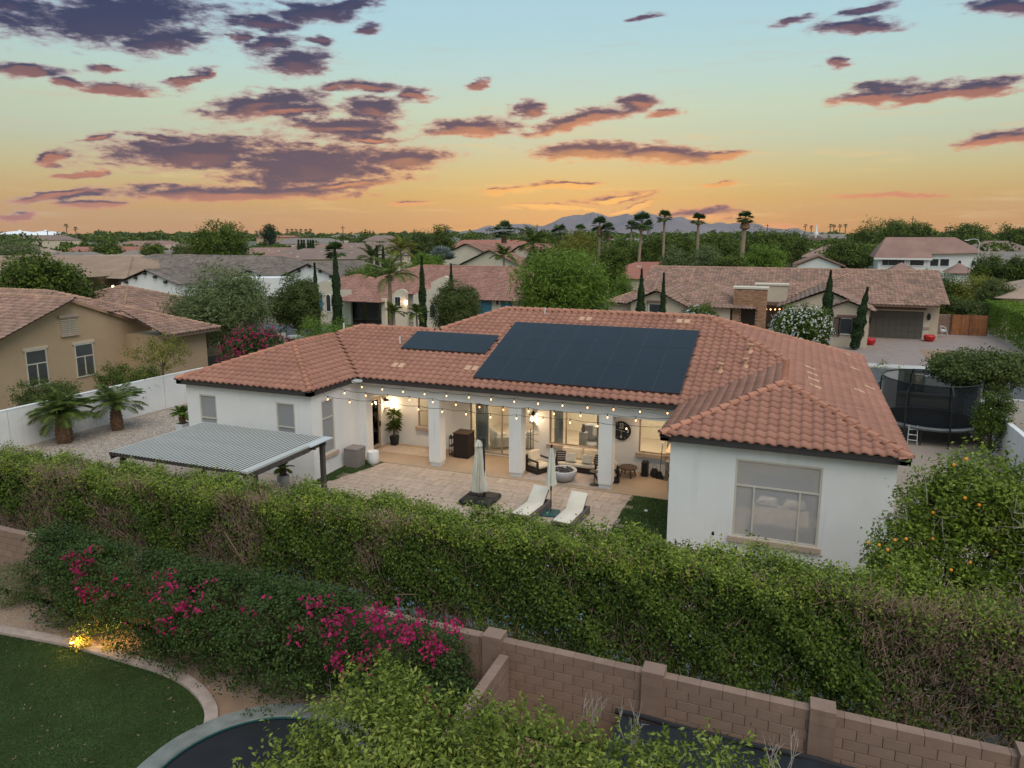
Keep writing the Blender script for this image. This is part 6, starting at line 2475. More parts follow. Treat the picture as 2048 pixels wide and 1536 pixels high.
va, vb_ = onX(120, 636, gx), onX(153, 666, gx)
vt_ = MB().fbox(f, va[1] - 24.6, va[1] - 24.6 + .06, vb_[2], va[2], 0, .1)
o = MB().fbox(f, va[1] - 24.7, vb_[1] - 24.5, vb_[2] - .12, vb_[2], 0, .14).fbox(f, va[1] - 24.75, vb_[1] - 24.45, va[2], va[2] + .16, 0, .14).fbox(f, (va[1] + vb_[1]) / 2 - 24.64, (va[1] + vb_[1]) / 2 - 24.56, vb_[2], va[2], 0, .08).build('attic_vent', 'sill_tan', t)
for k in range(9):
    z = vb_[2] + (va[2] - vb_[2]) * (k + .5) / 9
    for q in (0, 1):
        m_ = (va[1] + vb_[1]) / 2 - 24.6
        a_, b_ = (va[1] - 24.62, m_ - .05) if q == 0 else (m_ + .05, vb_[1] - 24.58)
        MB().fbox(f, a_, b_, z - .025, z + .025, .01, .06).build('louvre_slat', 'frame_light', o)
p = onX(385, 722, -37)
gt = thing('gate', 'dark brown iron side gate between the tan house and the white house', 'gate', (-36.5, 41.3, 0))
for k in range(10):
    MB().box(-38.3 + k * .42, -38.3 + k * .42 + .4, 41.3, 41.36, .05, 2.0).build('panel', 'gate_iron', gt)
for x in (-38.42, -36.25, -34.1):
    MB().box(x, x + .1, 41.25, 41.42, 0, 2.1).build('post', 'gate_iron', gt)
MB().box(-38.3, -34.1, 41.24, 41.29, 1.7, 1.78).box(-38.3, -34.1, 41.24, 41.29, .3, .38).build('rail', 'gate_iron', gt)
for k, (x, y) in enumerate(((-38.6, 46.2), (-37.2, 46.6))):
    ac = thing('air_conditioner', ('pale boxy air conditioner behind the brown side gate', 'second air conditioner to the right behind the brown side gate')[k], 'air conditioner', (x, y, 0))
    MB().rbox((x, y, 1.05), (.9, .9, 1.9 if k == 0 else 1.6), bev=.03).build('case', 'ac_grey' if k else 'frame_light', ac)
    MB().rbox((x, y - .46, 1.1), (.7, .02, 1.1)).build('grille', 'dark_pane', ac)

# house with the blue garage doors across the street
t = thing('house', 'cream house across the street with arched windows, rose tile roof and blue garage doors', 'house', (-40, 72, 0))
R3 = Roof([(-50.5, -23, 70, 85.5, 3.2, .36, ''), (-54.2, -42.5, 66.6, 78, 3.0, .36, ''), (-34.5, -23.5, 67.5, 80, 3.1, .36, 'B'), (-46.3, -40.3, 64.3, 70, 2.75, .36, 'B')])
put_roof(t, R3, 'roof_rose', 'roof_rose_cap', 'FLR', 4, 0, 0, .34, .42)
boxwalls(t, -50, -23.6, 70.6, 85, 3.15, 'stucco_cream')
boxwalls(t, -53.7, -47.6, 67.1, 70.5, 2.95, 'stucco_cream')
boxwalls(t, -33.9, -24.1, 68.1, 70.5, 3.05, 'stucco_cream')
facade(t, 'wall', [(634, 569), (637, 566), (645, 562), (654, 561), (664, 564), (672, 570)], 66.6, 'stucco_cream')
facade(t, 'wall', [(676, 580), (700, 580)], 66.4, 'stucco_cream')
facade(t, 'wall', [(777, 603), (780, 596), (786, 588), (793, 581), (800, 578), (808, 580), (813, 584)], 66.0, 'stucco_cream')
facade(t, 'wall', [(826, 590), (843, 583), (862, 577), (878, 572), (896, 574), (912, 578)], 65.6, 'stucco_cream')
facade(t, 'parapet', [(862, 600), (862, 566), (873, 559), (889, 552), (896, 556), (896, 600)], 68.5, 'stucco_cream', .6, False)
facade(t, 'wall', [(762, 597), (770, 597)], 65.2, 'stucco_cream', .4)
for a, b in ((705, 722), (735, 757)):
    pane(t, a, 600, b, 638, 67.05, 'shutter_brown', 'dark_pane', 'door')
pane(t, 652, 588, 663, 624, 66.55, 'frame_white', 'dark_pane', arch=True)
pane(t, 637, 586, 645, 621, 66.5, 'blue_door', 'blue_door', 'shutter', arch=True)
pane(t, 859, 608, 872, 637, 65.5, 'frame_white', 'dark_pane', arch=True)
pane(t, 877, 606, 890, 637, 65.5, 'frame_white', 'dark_pane', arch=True)
pane(t, 790, 594, 801, 612, 65.9, 'frame_white', 'dark_pane', vb=(.5,))
for a, b in ((955, 983), (1002, 1024)):
    pA_, pB_ = onY(a, 602, 68.05), onY(b, 640, 68.05)
    d_ = MB().box(pA_[0], pB_[0], 68.0, 68.06, .05, pA_[2]).build('garage_door', 'blue_door', t)
    for k in range(4):
        h_ = pA_[2] / 4
        MB().box(pA_[0] + .04, pB_[0] - .04, 67.96, 68.0, .07 + k * h_, (k + 1) * h_ - .02).build('panel', 'blue_door', d_)
for px, py, on in ((812, 605, True), (994, 605, False)):
    q = onY(px, py, 65.8 if on else 67.9)
    l_ = thing('wall_lantern', 'lit lantern by the entrance of the cream house across the street' if on else 'unlit lantern between the two blue garage doors', 'wall light', tuple(q))
    MB().lathe(q - [0, 0, .2], [(.08, 0), (.13, .1), (.13, .35), (.05, .45)], 8).build('cage', 'lamp_glow' if on else 'dark_metal', l_)
    MB().lathe(q + [0, 0, .25], [(.16, 0), (.03, .14)], 8).build('cap', 'dark_metal', l_)

# big house across the street on the right
t = thing('house', 'beige house across the street with mottled tile roofs, brick entry tower and brown garage door', 'house', (0, 78, 0))
R5 = Roof([(-16, 13, 76, 91, 3.4, .36, 'LR'), (-15, -9.2, 66, 82, 3.3, .5, 'F'), (-12.5, -3.4, 67.5, 79, 3.2, .36, ''), (-17.8, -13.2, 68.6, 76, 3.2, .36, ''), (-2.2, 12, 75.3, 92, 3.3, .36, 'B'), (-1.8, 6.4, 70, 84, 3.15, .43, 'F'), (1.9, 6.2, 69, 76, 3.2, .42, 'F')])
put_roof(t, R5, 'roof_mixed', 'roof_mixed_cap', 'FLR', 4, 120, 40, .34, .42)
boxwalls(t, -15.6, 12.4, 77.6, 90.5, 3.4, 'stucco_beige')
MB().extr([(-15.6, 77.6, 3.4), (-15.6, 90.5, 3.4), (-15.6, 83.5, 5.9)], (.3, 0, 0)).build('gable_wall', 'stucco_beige', t)
MB().extr([(-14.5, 66.4, 0), (-9.7, 66.4, 0), (-9.7, 66.4, 3.5), (-12.1, 66.4, 4.6), (-14.5, 66.4, 3.5)], (0, 11, 0)).build('wall', 'stucco_beige', t)
boxwalls(t, -9.69, -5.7, 68, 77.5, 3.15, 'stucco_beige')
boxwalls(t, -17.3, -14.6, 69.1, 75, 3.1, 'stucco_beige')
MB().extr([(-1.3, 70.4, 0), (5.9, 70.4, 0), (5.9, 70.4, 3.3), (2.3, 70.4, 4.75), (-1.3, 70.4, 3.3)], (0, 7, 0)).build('wall', 'stucco_beige', t)
MB().extr([(2.3, 69.4, 0), (5.8, 69.4, 0), (5.8, 69.4, 3.3), (4.05, 69.4, 3.95), (2.3, 69.4, 3.3)], (0, .95, 0)).build('wall', 'stucco_beige', t)
boxwalls(t, 5.95, 11.6, 77.0, 77.59, 3.2, 'stucco_cream')
mb = MB()
fascia(mb, -2.2, 75.3, 12, 75.3, 3.32, 1.6, .18)
mb.build('fascia', 'fascia_brown', t)
g0, g1 = onY(1738, 612, 76.95), onY(1850, 676, 76.95)
MB().box(6.4, 11.2, 76.9, 77.0, 2.75, 2.98).build('lintel', 'fascia_brown', t)
d_ = MB().box(6.55, 11.05, 76.94, 77.0, .02, 2.6).build('garage_door', 'garage_door', t)
for k in range(4):
    for j in range(8):
        MB().box(6.6 + j * .55, 7.12 + j * .55, 76.91, 76.94, .06 + k * .64, .64 + k * .64).build('panel', 'garage_door', d_)
pane(t, 1680, 637, 1703, 668, 69.35, 'frame_white', 'dark_pane', head='fascia_brown')
for a, b in ((1668, 1679), (1704, 1716)):
    q0, q1 = onY(a, 634, 69.35), onY(b, 672, 69.35)
    MB().box(q0[0], q1[0], 69.3, 69.38, q1[2], q0[2]).build('shutter', 'shutter_brown', t)
q0, q1 = onY(1299, 604, 66.3), onY(1326, 640, 66.3)
pane(t, 1299, 608, 1326, 640, 66.3, 'frame_white', 'dark_pane', head='fascia_brown')
for px, py, Y in ((1858, 634, 76.9), (1738, 640, 76.8)):
    q = onY(px, py, Y)
    l_ = thing('wall_lantern', 'dark lantern on the pier right of the brown garage door' if px > 1800 else 'dark lantern left of the brown garage door', 'wall light', tuple(q))
    MB().lathe(q - [0, 0, .3], [(.08, 0), (.16, .15), (.16, .45), (.04, .62)], 8).build('cage', 'dark_metal', l_)
    MB().box(q[0] - .05, q[0] + .05, Y - .05, Y + .1, q[2] + .1, q[2] + .35).build('bracket', 'dark_metal', l_)
MB().box(11.05, 11.62, 76.9, 77.0, 1.0, 1.2).build('band', 'sill_tan', t)
# brick entry tower, every visible brick course a row of bricks
bx0, bx1, by = -5.5, -2.6, 68.0
dx0, dx1, dz = -4.75, -3.55, 3.4
tw = MB().box(bx0 + .05, dx0, by + .05, by + 1.6, 0, 4.95).box(dx1, bx1 - .05, by + .05, by + 1.6, 0, 4.95).box(dx0, dx1, by + .05, by + 1.6, dz, 4.95).box(dx0, dx1, by + 1.5, by + 1.6, 0, dz).build('brick_tower', 'mortar', t)
bm = {}
stf = MB()
nb = 0
for r_ in range(33):
    z = 4.8 - r_ * .15
    if z < .1:
        break
    x = bx0 - (.18 if r_ % 2 else 0)
    while x < bx1 - .02:
        a, b = max(x, bx0), min(x + .36, bx1)
        x += .36
        if b - a < .06 or (b > dx0 and a < dx1 and z < dz):
            continue
        key = round(b - a, 2)
        if nb < 240:
            if key not in bm:
                o = MB().rbox((0, 0, 0), (b - a - .02, .1, .13)).build('brick', 'brick')
                bm[key] = o.data
                o.parent = tw
                OFF[o.name] = OFF[t.name]
            else:
                o = link('brick', bm[key], 'brick', tw)
            o.location = Vector(np.array([(a + b) / 2, by + .05, z]) - OFF[t.name])
            nb += 1
        else:
            stf.box(a + .01, b - .01, by, by + .1, z - .065, z + .065)
if stf.V:
    stf.build('bricks', 'brick', tw)['kind'] = 'stuff'
MB().box(bx0 - .08, bx1 + .08, by - .05, by + 1.7, 4.95, 5.12).build('tower_cap', 'stucco_cream', tw)
MB().box(bx0 + .05, bx0 + .06, by + .1, by + 1.5, 0, 4.9).build('tower_side', 'brick', tw)
q0, q1 = onY(1512, 567, 74), onY(1574, 600, 74)
MB().box(q0[0], q1[0], 74, 75.5, 3.35, q0[2] - .15).build('parapet', 'stucco_beige', t)
MB().box(q0[0] - .1, q1[0] + .1, 73.9, 75.6, q0[2] - .149, q0[2]).build('parapet_cap', 'stucco_cream', t)
MB().box(q0[0] + .2, q1[0] - .3, 74.4, 77.4, .3, 3.1).build('dark_entry', 'shutter_brown', t)
MB().box(q0[0], q1[0], 73.6, 73.9, 3.05, 3.34).build('entry_beam', 'fascia_brown', t)
MB().box(-2.5, -1.35, 71.5, 71.8, 0, 1.0).build('entry_wall', 'stucco_cream', t)
st_ = thing('string_light', 'short string of lit bulbs in the dark entry beside the brick tower', 'string lights', (-2, 73.3, 2.9))
prev = None
for k in range(7):
    q = np.array([q0[0] + .3 + k * (q1[0] - q0[0] - .5) / 6, 73.4, 2.78 - .12 * math.sin(math.pi * k / 6)])
    MB().lathe(q, [(.03, -.06), (.07, 0), (.03, .06)], 6).build('bulb', 'bulb', st_, True)
    if prev is not None:
        MB().tube([prev + [0, 0, .07], q + [0, 0, .07]], .015, 4).build('cable', 'black', st_)
    prev = q

# white house with dark roof, left of the street
t = thing('house', 'white house with a dark slate coloured roof and exposed rafter ends, beyond the feathery tree', 'house', (-85, 88, 0))
gA, gB, gC = onY(616, 528, 82), onY(498, 540, 80), onY(315, 541, 68)
R2 = Roof([(-112, -68, 85, 102, 3.4, .33, ''), (gA[0] - 5.2, gA[0] + 5.2, 82, 99, gA[2] - 5.2 * .38, .38, 'F'), (gB[0] - 5, gB[0] + 5, 80, 96, gB[2] - 5 * .33, .33, 'F'), (gC[0] - 7.4, gC[0] + 3, 68, 90, gC[2] - 5.2 * .33, .33, 'F')])
put_roof(t, R2, 'roof_slate', 'roof_slate', 'FLR', 4, 0, 0, .42, .5)
boxwalls(t, -111, -69, 86, 101, 3.35, 'stucco_white')
for g_, w_, Y, k in ((gA, 4.8, 82.4, .38), (gB, 4.6, 80.4, .33)):
    e_ = g_[2] - w_ * k - .05
    MB().extr([(g_[0] - w_, Y, 0), (g_[0] + w_, Y, 0), (g_[0] + w_, Y, e_), (g_[0], Y, g_[2] - .1), (g_[0] - w_, Y, e_)], (0, 6, 0)).build('wall', 'stucco_white', t)
    for q in (-.72, -.36, 0, .36, .72):
        x = g_[0] + q * w_
        MB().box(x - .15, x + .15, Y - .38, Y - .02, g_[2] - abs(q) * w_ * k - .5, g_[2] - abs(q) * w_ * k - .15).build('rafter_end', 'fascia', t)
e_ = gC[2] - 1.9
MB().extr([(gC[0] - 7, 68.4, 0), (gC[0] + 2.6, 68.4, 0), (gC[0] + 2.6, 68.4, e_ + .2), (gC[0] - 2.2, 68.4, gC[2] - .2), (gC[0] - 7, 68.4, e_ + .2)], (0, 12, 0)).build('wall', 'stucco_white', t)
for q in (-.75, -.4, -.05, .3, .65):
    x = gC[0] - 2.2 + q * 4.8
    MB().box(x - .15, x + .15, 68.0, 68.38, gC[2] - abs(q) * 1.7 - .5, gC[2] - abs(q) * 1.7 - .15).build('rafter_end', 'fascia', t)
facade(t, 'parapet', [(446, 556), (553, 556)], 76, 'stucco_white', 4)
facade(t, 'porch_wall', [(552, 572), (580, 572)], 77, 'stucco_white')
pane(t, 535, 594, 553, 622, 75.9, 'wood_fence', 'dark_pane', 'door')
q = onY(276, 572, 68.3)
MB().box(q[0] - 5, q[0] + 2.4, 68.2, 68.35, .2, 2.3).build('garage_door', 'garage_door', t)
l_ = thing('wall_lantern', 'glowing lantern at the left end of the white house with the dark roof', 'wall light', tuple(onY(226, 574, 68.1)))
MB().lathe(onY(226, 574, 68.1), [(.06, -.15), (.12, -.05), (.12, .12), (.05, .18)], 8).build('glass', 'lamp_glow', l_)
MB().lathe(onY(226, 570, 68.1) + [0, 0, .05], [(.16, 0), (.04, .1)], 8).build('cap', 'dark_metal', l_)

# tan house with hipped roofs behind the dark round tree
t = thing('house', 'mustard walled house with broad tan hipped roofs behind the round green tree on the left', 'house', (-115, 85, 0))
R1 = Roof([(-150, -99, 64, 84, 3.4, .3, ''), (-138, -92, 78, 98, 3.2, .28, ''), (-112, -96.5, 72, 82, 3.5, .3, '')])
put_roof(t, R1, 'far_roof_tan', 'far_roof_tan', 'FR', 4, 0, 0, .5, .6)
boxwalls(t, -149, -100, 65, 83, 3.35, 'stucco_mustard')
boxwalls(t, -137, -93, 83.1, 97, 3.15, 'stucco_mustard')


# ------------------------------------------------------------------ houses further out
def far_house(label, px, d, w, dep, he, hr, roof, wallm, rot=None, gable=False, wins=2, cat='house', name='house', chim=False):
    c = far(px, d)
    t = thing(name, label, cat, tuple(c))
    a = math.atan2(-c[0], c[1]) if rot is None else rot
    m = np.array([[math.cos(a), -math.sin(a)], [math.sin(a), math.cos(a)]])

    def W(x, y, z):
        q = m @ np.array([x, y])
        return (c[0] + q[0], c[1] + q[1], z)
    hw, hd = w / 2, dep / 2
    MB().add([W(x, y, z) for z in (0, he) for x, y in ((-hw + .5, -hd + .5), (hw - .5, -hd + .5), (hw - .5, hd - .5), (-hw + .5, hd - .5))], HEXF).build('wall', wallm, t)
    r_ = hw if gable else max(hw - hd, .6)
    V = [W(-hw, -hd, he), W(hw, -hd, he), W(hw, hd, he), W(-hw, hd, he), W(-r_, 0, hr), W(r_, 0, hr)]
    o = MB().add(V, [(0, 1, 5, 4), (1, 2, 5), (2, 3, 4, 5), (3, 0, 4)]).build('roof', roof, t)
    if chim:
        q = W(hw * .3, 1, 0)
        MB().box(q[0] - .6, q[0] + .6, q[1] - .4, q[1] + .4, hr - 1.5, hr + .8).build('chimney', wallm, o)
    for k in range(4):
        q = W(hw * (.7 - .45 * k), -hd * (.3 + .1 * (k % 2)), he + (hr - he) * (.62 - .1 * (k % 2)))
        MB().rbox((q[0], q[1], q[2] + .15), (.7, .5, .3), a).build('roof_vent', 'frame_light', o)
    for k in range(wins):
        x = -hw + w * (k + 1) / (wins + 1)
        MB().add([W(x + s_, y, z) for z in (he * .35, he * .78) for s_, y in ((-.8, -hd + .44), (.8, -hd + .44), (.8, -hd + .52), (-.8, -hd + .52))], HEXF).build('window', 'dark_pane', t)
    return t


FH = [('broad rose brown roof with red tint, third row of roofs on the far left', 215, 262, 34, 16, 3.4, 5.7, 'far_roof_red'),
      ('grey hip roof just above the tan house on the far left', 128, 196, 26, 15, 3.2, 5.6, 'far_roof_grey'),
      ('pale tan hip roof standing right behind the mustard walled house', 222, 152, 24, 15, 3.3, 6.0, 'far_roof_tan'),
      ('wide grey roof between the pale tan roof and the big round tree', 322, 205, 30, 16, 3.2, 5.6, 'far_roof_grey'),
      ('small red roof tucked against the left side of the big round tree', 372, 176, 15, 12, 3.2, 5.3, 'far_roof_red'),
      ('low pale roof with a white flat patch behind the small round bush', 372, 330, 32, 18, 3.2, 5.2, 'far_roof_tan'),
      ('long mauve brown roof right of the big round tree', 560, 232, 34, 18, 3.2, 5.6, 'far_roof'),
      ('small tan gabled roof below the long mauve roof', 548, 178, 14, 10, 3.0, 5.2, 'far_roof'),
      ('wide dark brown roof dotted with pale vents left of the tall palm topped cypress', 668, 200, 34, 18, 3.3, 5.9, 'far_roof_brown'),
      ('brown grey roof behind the six little dark cypresses', 612, 225, 24, 16, 3.2, 5.9, 'far_roof_brown'),
      ('blue grey low roof below the row of distant palms', 620, 430, 44, 22, 4, 7, 'far_roof_grey'),
      ('rosy roof with a little white gable at its left', 660, 260, 20, 14, 3.4, 6.2, 'far_roof'),
      ('long dull mauve roof under the tall mast', 735, 300, 40, 18, 3.4, 6.0, 'far_roof_brown'),
      ('brown roof left of the yellow palm', 790, 232, 22, 14, 3.3, 5.6, 'far_roof_brown'),
      ('dark roof with a pale gable far beyond the mast', 765, 480, 26, 16, 5, 8.4, 'far_roof_brown'),
      ('grey roof on the horizon left of the bluish palm', 700, 640, 40, 22, 6, 9, 'far_roof_grey'),
      ('brown roofed house standing in front of the white domes', 78, 560, 46, 20, 5.5, 8.6, 'far_roof_brown'),
      ('faded roof at the far left edge behind the feathery bush', 20, 300, 30, 16, 3.2, 5.4, 'far_roof_tan'),
      ('grey brown roof in the fourth row left of the big round tree', 300, 420, 36, 18, 3.4, 6.0, 'far_roof'),
      ('brick red roof behind the white gabled house in the middle', 985, 250, 36, 16, 4.5, 7.6, 'far_roof_red'),
      ('red roof half hidden by the grove below the leftmost tall palm', 1302, 112, 16, 12, 3.4, 5.6, 'far_roof_red'),
      ('pale low roof right of the paired palms on the horizon', 1262, 380, 34, 16, 5, 7.2, 'far_roof_grey'),
      ('rose roof in front of the church', 1662, 205, 13, 16, 4.0, 7.0, 'far_roof'),
      ('dark slate roofed house on the right edge below the brown roofs', 2012, 178, 26, 16, 3.4, 6.2, 'far_roof_grey'),
      ('tan house with brown roof at the right edge beyond the slate roof', 1995, 262, 22, 16, 4.4, 7.6, 'far_roof_brown')]
for q in FH:
    far_house(q[0], *q[1:8], 'stucco_beige' if 'slate roofed' not in q[0] else 'stucco_white', wins=3)
c = far(552, 400)
far_house('orange tan flat fronted building on the horizon right of the dark tree', 556, 470, 26, 12, 7.4, 8.4, 'far_roof_red', 'stucco_tan', wins=4, cat='building', name='building')
# gabled cream house in the middle distance
t = thing('house', 'cream house with rose roof, two big gables and an arched porch in the middle distance', 'house', (-62, 132, 0))
qa, qb, qc = onY(936, 486, 128), onY(980, 499, 122), onY(1044, 489, 130)
R4 = Roof([(qa[0] - 6, qc[0] + 4, 128, 146, 5.0, .3, 'LR'), (qa[0] - 7.5, qa[0] + 7.5, 127, 142, qa[2] - 3.2, .42, 'F'), (qb[0] - 6.5, qb[0] + 6.5, 121.6, 138, qb[2] - 3, .45, 'F'), (qc[0] - 4.2, qc[0] + 4.2, 129, 142, qc[2] - 2.9, .68, 'F'), (qb[0] + 3, qc[0] + 5, 123, 131, 2.8, .35, '')])
put_roof(t, R4, 'roof_rose', 'roof_rose_cap', 'FLR', 4, 0, 0, .5, .6)
for g_, w_, Y, dn in ((qa, 7., 127.5, 3.1), (qb, 6., 122.1, 2.9), (qc, 3.8, 129.5, 2.8)):
    MB().extr([(g_[0] - w_, Y, 0), (g_[0] + w_, Y, 0), (g_[0] + w_, Y, g_[2] - dn), (g_[0], Y, g_[2] - .2), (g_[0] - w_, Y, g_[2] - dn)], (0, 6, 0)).build('wall', 'stucco_cream', t)
boxwalls(t, qb[0] + 6.1, qc[0] + 4.2, 124, 129, 2.7, 'stucco_cream')
P = [(qb[0] + 4.8 * math.cos(a), 122.0, 1.2 + 2.1 * math.sin(a)) for a in np.linspace(0, math.pi, 11)]
MB().extr([(qb[0] + 4.8, 122.0, 0)] + P + [(qb[0] - 4.8, 122.0, 0)], (0, .08, 0)).build('porch_arch', 'stucco_tan', t)
for k in range(3):
    x = qc[0] - 1.6 + k * 1.6
    MB().box(x - .3, x + .3, 129.4, 129.49, 3.0, 4.6).build('window', 'dark_pane', t)
# white two storey house
t = thing('house', 'large white two storey house with a brown roof and dark square windows on the right', 'house', (26, 158, 0))
Y7 = 152.
q = {k: onY(a, b, Y7) for k, (a, b) in dict(l=(1757, 515), m=(1862, 514), r=(1965, 508), rl=(1768, 481), rr=(1963, 481), le=(1741, 511)).items()}
eL, eR, rz = q['l'][2], q['r'][2], q['rl'][2] + .6
xl, xm, xr = q['l'][0], q['m'][0], q['r'][0]
MB().box(xl, xm - .02, Y7, Y7 + 10, 0, eL).build('wall', 'stucco_white', t)
MB().box(xm, xr, Y7 + 1.5, Y7 + 11, 0, eR + .1).build('wall', 'stucco_white', t)
V = [(xl - .8, Y7 - .6, eL), (xm + .2, Y7 - .6, eL), (xr + .6, Y7 + .9, eR + .2), (xr + .6, Y7 + 12, eR), (xl - .8, Y7 + 12, eL), (xl + 1.5, Y7 + 6, rz), (xr - 3.5, Y7 + 6, rz), (xm + .2, Y7 + .9, eL + .72)]
MB().add(V, [(0, 1, 7, 6, 5), (7, 2, 6), (2, 3, 6), (3, 4, 5, 6), (4, 0, 5)]).build('roof', 'far_roof', t)
MB().box(xl - .8, xm + .2, Y7 - .62, Y7 - .4, eL - .35, eL - .02).build('fascia', 'stucco_white', t)
for a, b, y0, y1, Yw, vb in ((1765, 1808, 517, 531, Y7, (.28, .72)), (1821, 1847, 517, 531, Y7, ()), (1858, 1876, 518, 532, Y7 + 1.5, ()), (1881, 1897, 518, 532, Y7 + 1.5, ())):
    pane(t, a, y0, b, y1, Yw - .06, 'stucco_white', 'dark_pane', vb=vb, fw=.12)
for a in (1916, 1943):
    pane(t, a, 521, a + 6, 532, Y7 + 1.4, 'stucco_white', 'dark_pane', arch=True)
for a, b, y0 in ((1775, 1845, 530), (1895, 1962, 543)):
    A_, B_ = onY(a, y0, Y7 - 6), onY(b, y0 + 6, Y7 - 6)
    MB().box(A_[0] + .5, B_[0] - .5, Y7 - 5.4, Y7 - .05, 0, 3.0).build('wall', 'stucco_white', t)
    MB().add([(A_[0], Y7 - 6, 3.0), (B_[0], Y7 - 6, 3.0), (B_[0], Y7, 3.0), (A_[0], Y7, 3.0), ((A_[0] + B_[0]) / 2, Y7 - 1, 4.6)], [(0, 1, 4), (1, 2, 4), (2, 3, 4), (3, 0, 4)]).build('lower_roof', 'far_roof', t)
# small white gable
t = thing('garage_building', 'small white gabled outbuilding behind the big mottled roof', 'building', tuple(onY(1637, 530, 160) * [1, 1, 0]))
a, b, c_ = onY(1588, 531, 160), onY(1688, 533, 160), onY(1637, 511, 160)
MB().extr([(a[0] + .6, 160, 0), (b[0] - .6, 160, 0), (b[0] - .6, 160, a[2]), (c_[0], 160, c_[2] - .4), (a[0] + .6, 160, a[2])], (0, 12, 0)).build('wall', 'stucco_white', t)
for e, s_ in ((a, -1), (b, 1)):
    MB().extr([(e[0] + s_ * .3, 159.5, a[2] - .2), (c_[0], 159.5, c_[2] - .2), (c_[0], 159.5, c_[2] + .1), (e[0] + s_ * .3, 159.5, a[2] + .15)], (0, 13, 0)).build('roof', 'far_roof', t)
# cream house on the right edge
t = thing('house', 'beige house with tall white framed windows at the right edge above the clipped hedge', 'house', (20, 92, 0))
q0 = onY(2008, 575, 88)
boxwalls(t, q0[0], q0[0] + 14, 88, 100, 3.3, 'stucco_beige')
MB().add([(q0[0] - .7, 87.3, 3.3), (q0[0] + 15, 87.3, 3.3), (q0[0] + 15, 101, 3.3), (q0[0] - .7, 101, 3.3), (q0[0] + 6, 94, 5.6), (q0[0] + 9, 94, 5.6)], [(0, 1, 5, 4), (1, 2, 5), (2, 3, 4, 5), (3, 0, 4)]).build('roof', 'far_roof_tan', t)
fW = Face(q0[0], 88, 0)
for a, b in ((.5, 1.3), (2.6, 3.5)):
    window(t, fW, a, b, .7, 2.7, hbars=(.55,), fmat='frame_white', gmat='dark_pane', recess=-.06)
# church
t = thing('church', 'distant church with a wide grey roof, brown gable and thin white steeple', 'church', tuple(far(1640, 430)))
A_, B_ = far(1600, 430), far(1694, 430)
u = unit(B_ - A_)
nrm = np.array([-u[1], u[0], 0])
L = np.linalg.norm(B_ - A_)
zt = ztop(1640, 468, 430)
V = []
for z, o_ in ((0, 0), (zt - 3.2, 0), (zt, 9)):
    for s_ in (0, L):
        V.append(A_ + u * s_ + nrm * o_ + [0, 0, z])
V += [A_ + nrm * 18, A_ + u * L + nrm * 18]
MB().add(V, [(0, 1, 3, 2), (6, 7, 1, 0), (0, 2, 4, 6), (1, 7, 5, 3)]).build('wall', 'stucco_beige', t)
MB().add([V[2] - nrm, V[3] - nrm, V[5], V[4]], [(0, 1, 2, 3)]).build('roof', 'far_roof_grey', t)
g = A_ + u * L * .35
MB().extr([g - u * 10 - nrm * 3, g + u * 10 - nrm * 3, g + u * 10 - nrm * 3 + [0, 0, zt - 5], g - nrm * 3 + [0, 0, zt - .3], g - u * 10 - nrm * 3 + [0, 0, zt - 5]], nrm * 8).build('gable', 'far_roof_brown', t)
s_ = far(1632, 428)
zs = ztop(1632, 448, 430)
MB().lathe((s_[0], s_[1], zt - 2), [(1.3, 0), (1.3, 2.5), (.9, 2.6), (.08, zs - zt + 2)], 8).build('steeple', 'white_paint', t)
# white domes
for k, (px, w) in enumerate(((40, 60), (92, 52))):
    c = far(px, 900)
    t = thing('dome', ('left one of the two low white domes on the horizon', 'right one of the two low white domes on the horizon')[k], 'dome', tuple(c), 'white domes on the horizon')
    rr_ = w / 2 / 1440 * 900 * 1.4
    hh = ztop(px, 462, 900)
    MB().lathe((c[0], c[1], 0), [(rr_ * math.cos(a), 2 + (hh - 2) * math.sin(a)) for a in np.linspace(0, 1.45, 9)], 28).build('shell', 'dome_white', t, True)
    MB().lathe((c[0], c[1], 0), [(rr_, 0), (rr_, 2)], 28).build('base', 'dome_white', t)
    MB().lathe((c[0], c[1], hh - .3), [(1.6, 0), (1.6, 1.4), (.3, 1.6)], 8).build('vent_cap', 'dome_white', t)
# masts and lamp posts
for px, top, d, lab in ((686, 451, 300, 'tall thin dark mast standing among the roofs left of centre'), (1823, 432, 330, 'thin mast rising above the treetops left of the white two storey house'), (1300, 440, 260, 'dark pole between the tall palms'), (95, 461, 700, 'thin mast in front of the right white dome'), (740, 461, 700, 'slim distant mast left of the yellow palm'), (808, 461, 700, 'slim distant mast right of the yellow palm'), (1074, 448, 420, 'dark pole near the palms in front of the mountains'), (1534, 448, 500, 'distant crossed utility pole right of the rightmost tall palm')):
    c = far(px, d)
    z = ztop(px, top, d)
    t = thing('utility_pole', lab, 'pole', tuple(c))
    MB().tube([c, c + [0, 0, z]], [d * .0007, d * .0004], 6).build('pole', 'dark_metal', t)
    MB().rbox((c[0], c[1], z * .93), (d * .006, .2, .2), R(YAW)).build('crossarm', 'dark_metal', t)
c = far(1961, 150)
t = thing('street_lamp', 'curved street lamp beside the white two storey house', 'street lamp', tuple(c))
z = ztop(1961, 478, 150)
MB().tube([c, c + [0, 0, z - .6], c + [-.3, 0, z - .1], c + [-1., 0, z], c + [-1.7, 0, z - .15]], [.12, .09, .08, .07, .07], 6).build('post', 'ac_grey', t)
MB().rbox(tuple(c + [-1.9, 0, z - .25]), (.7, .4, .2), bev=.05).build('lamp_head', 'frame_light', t)
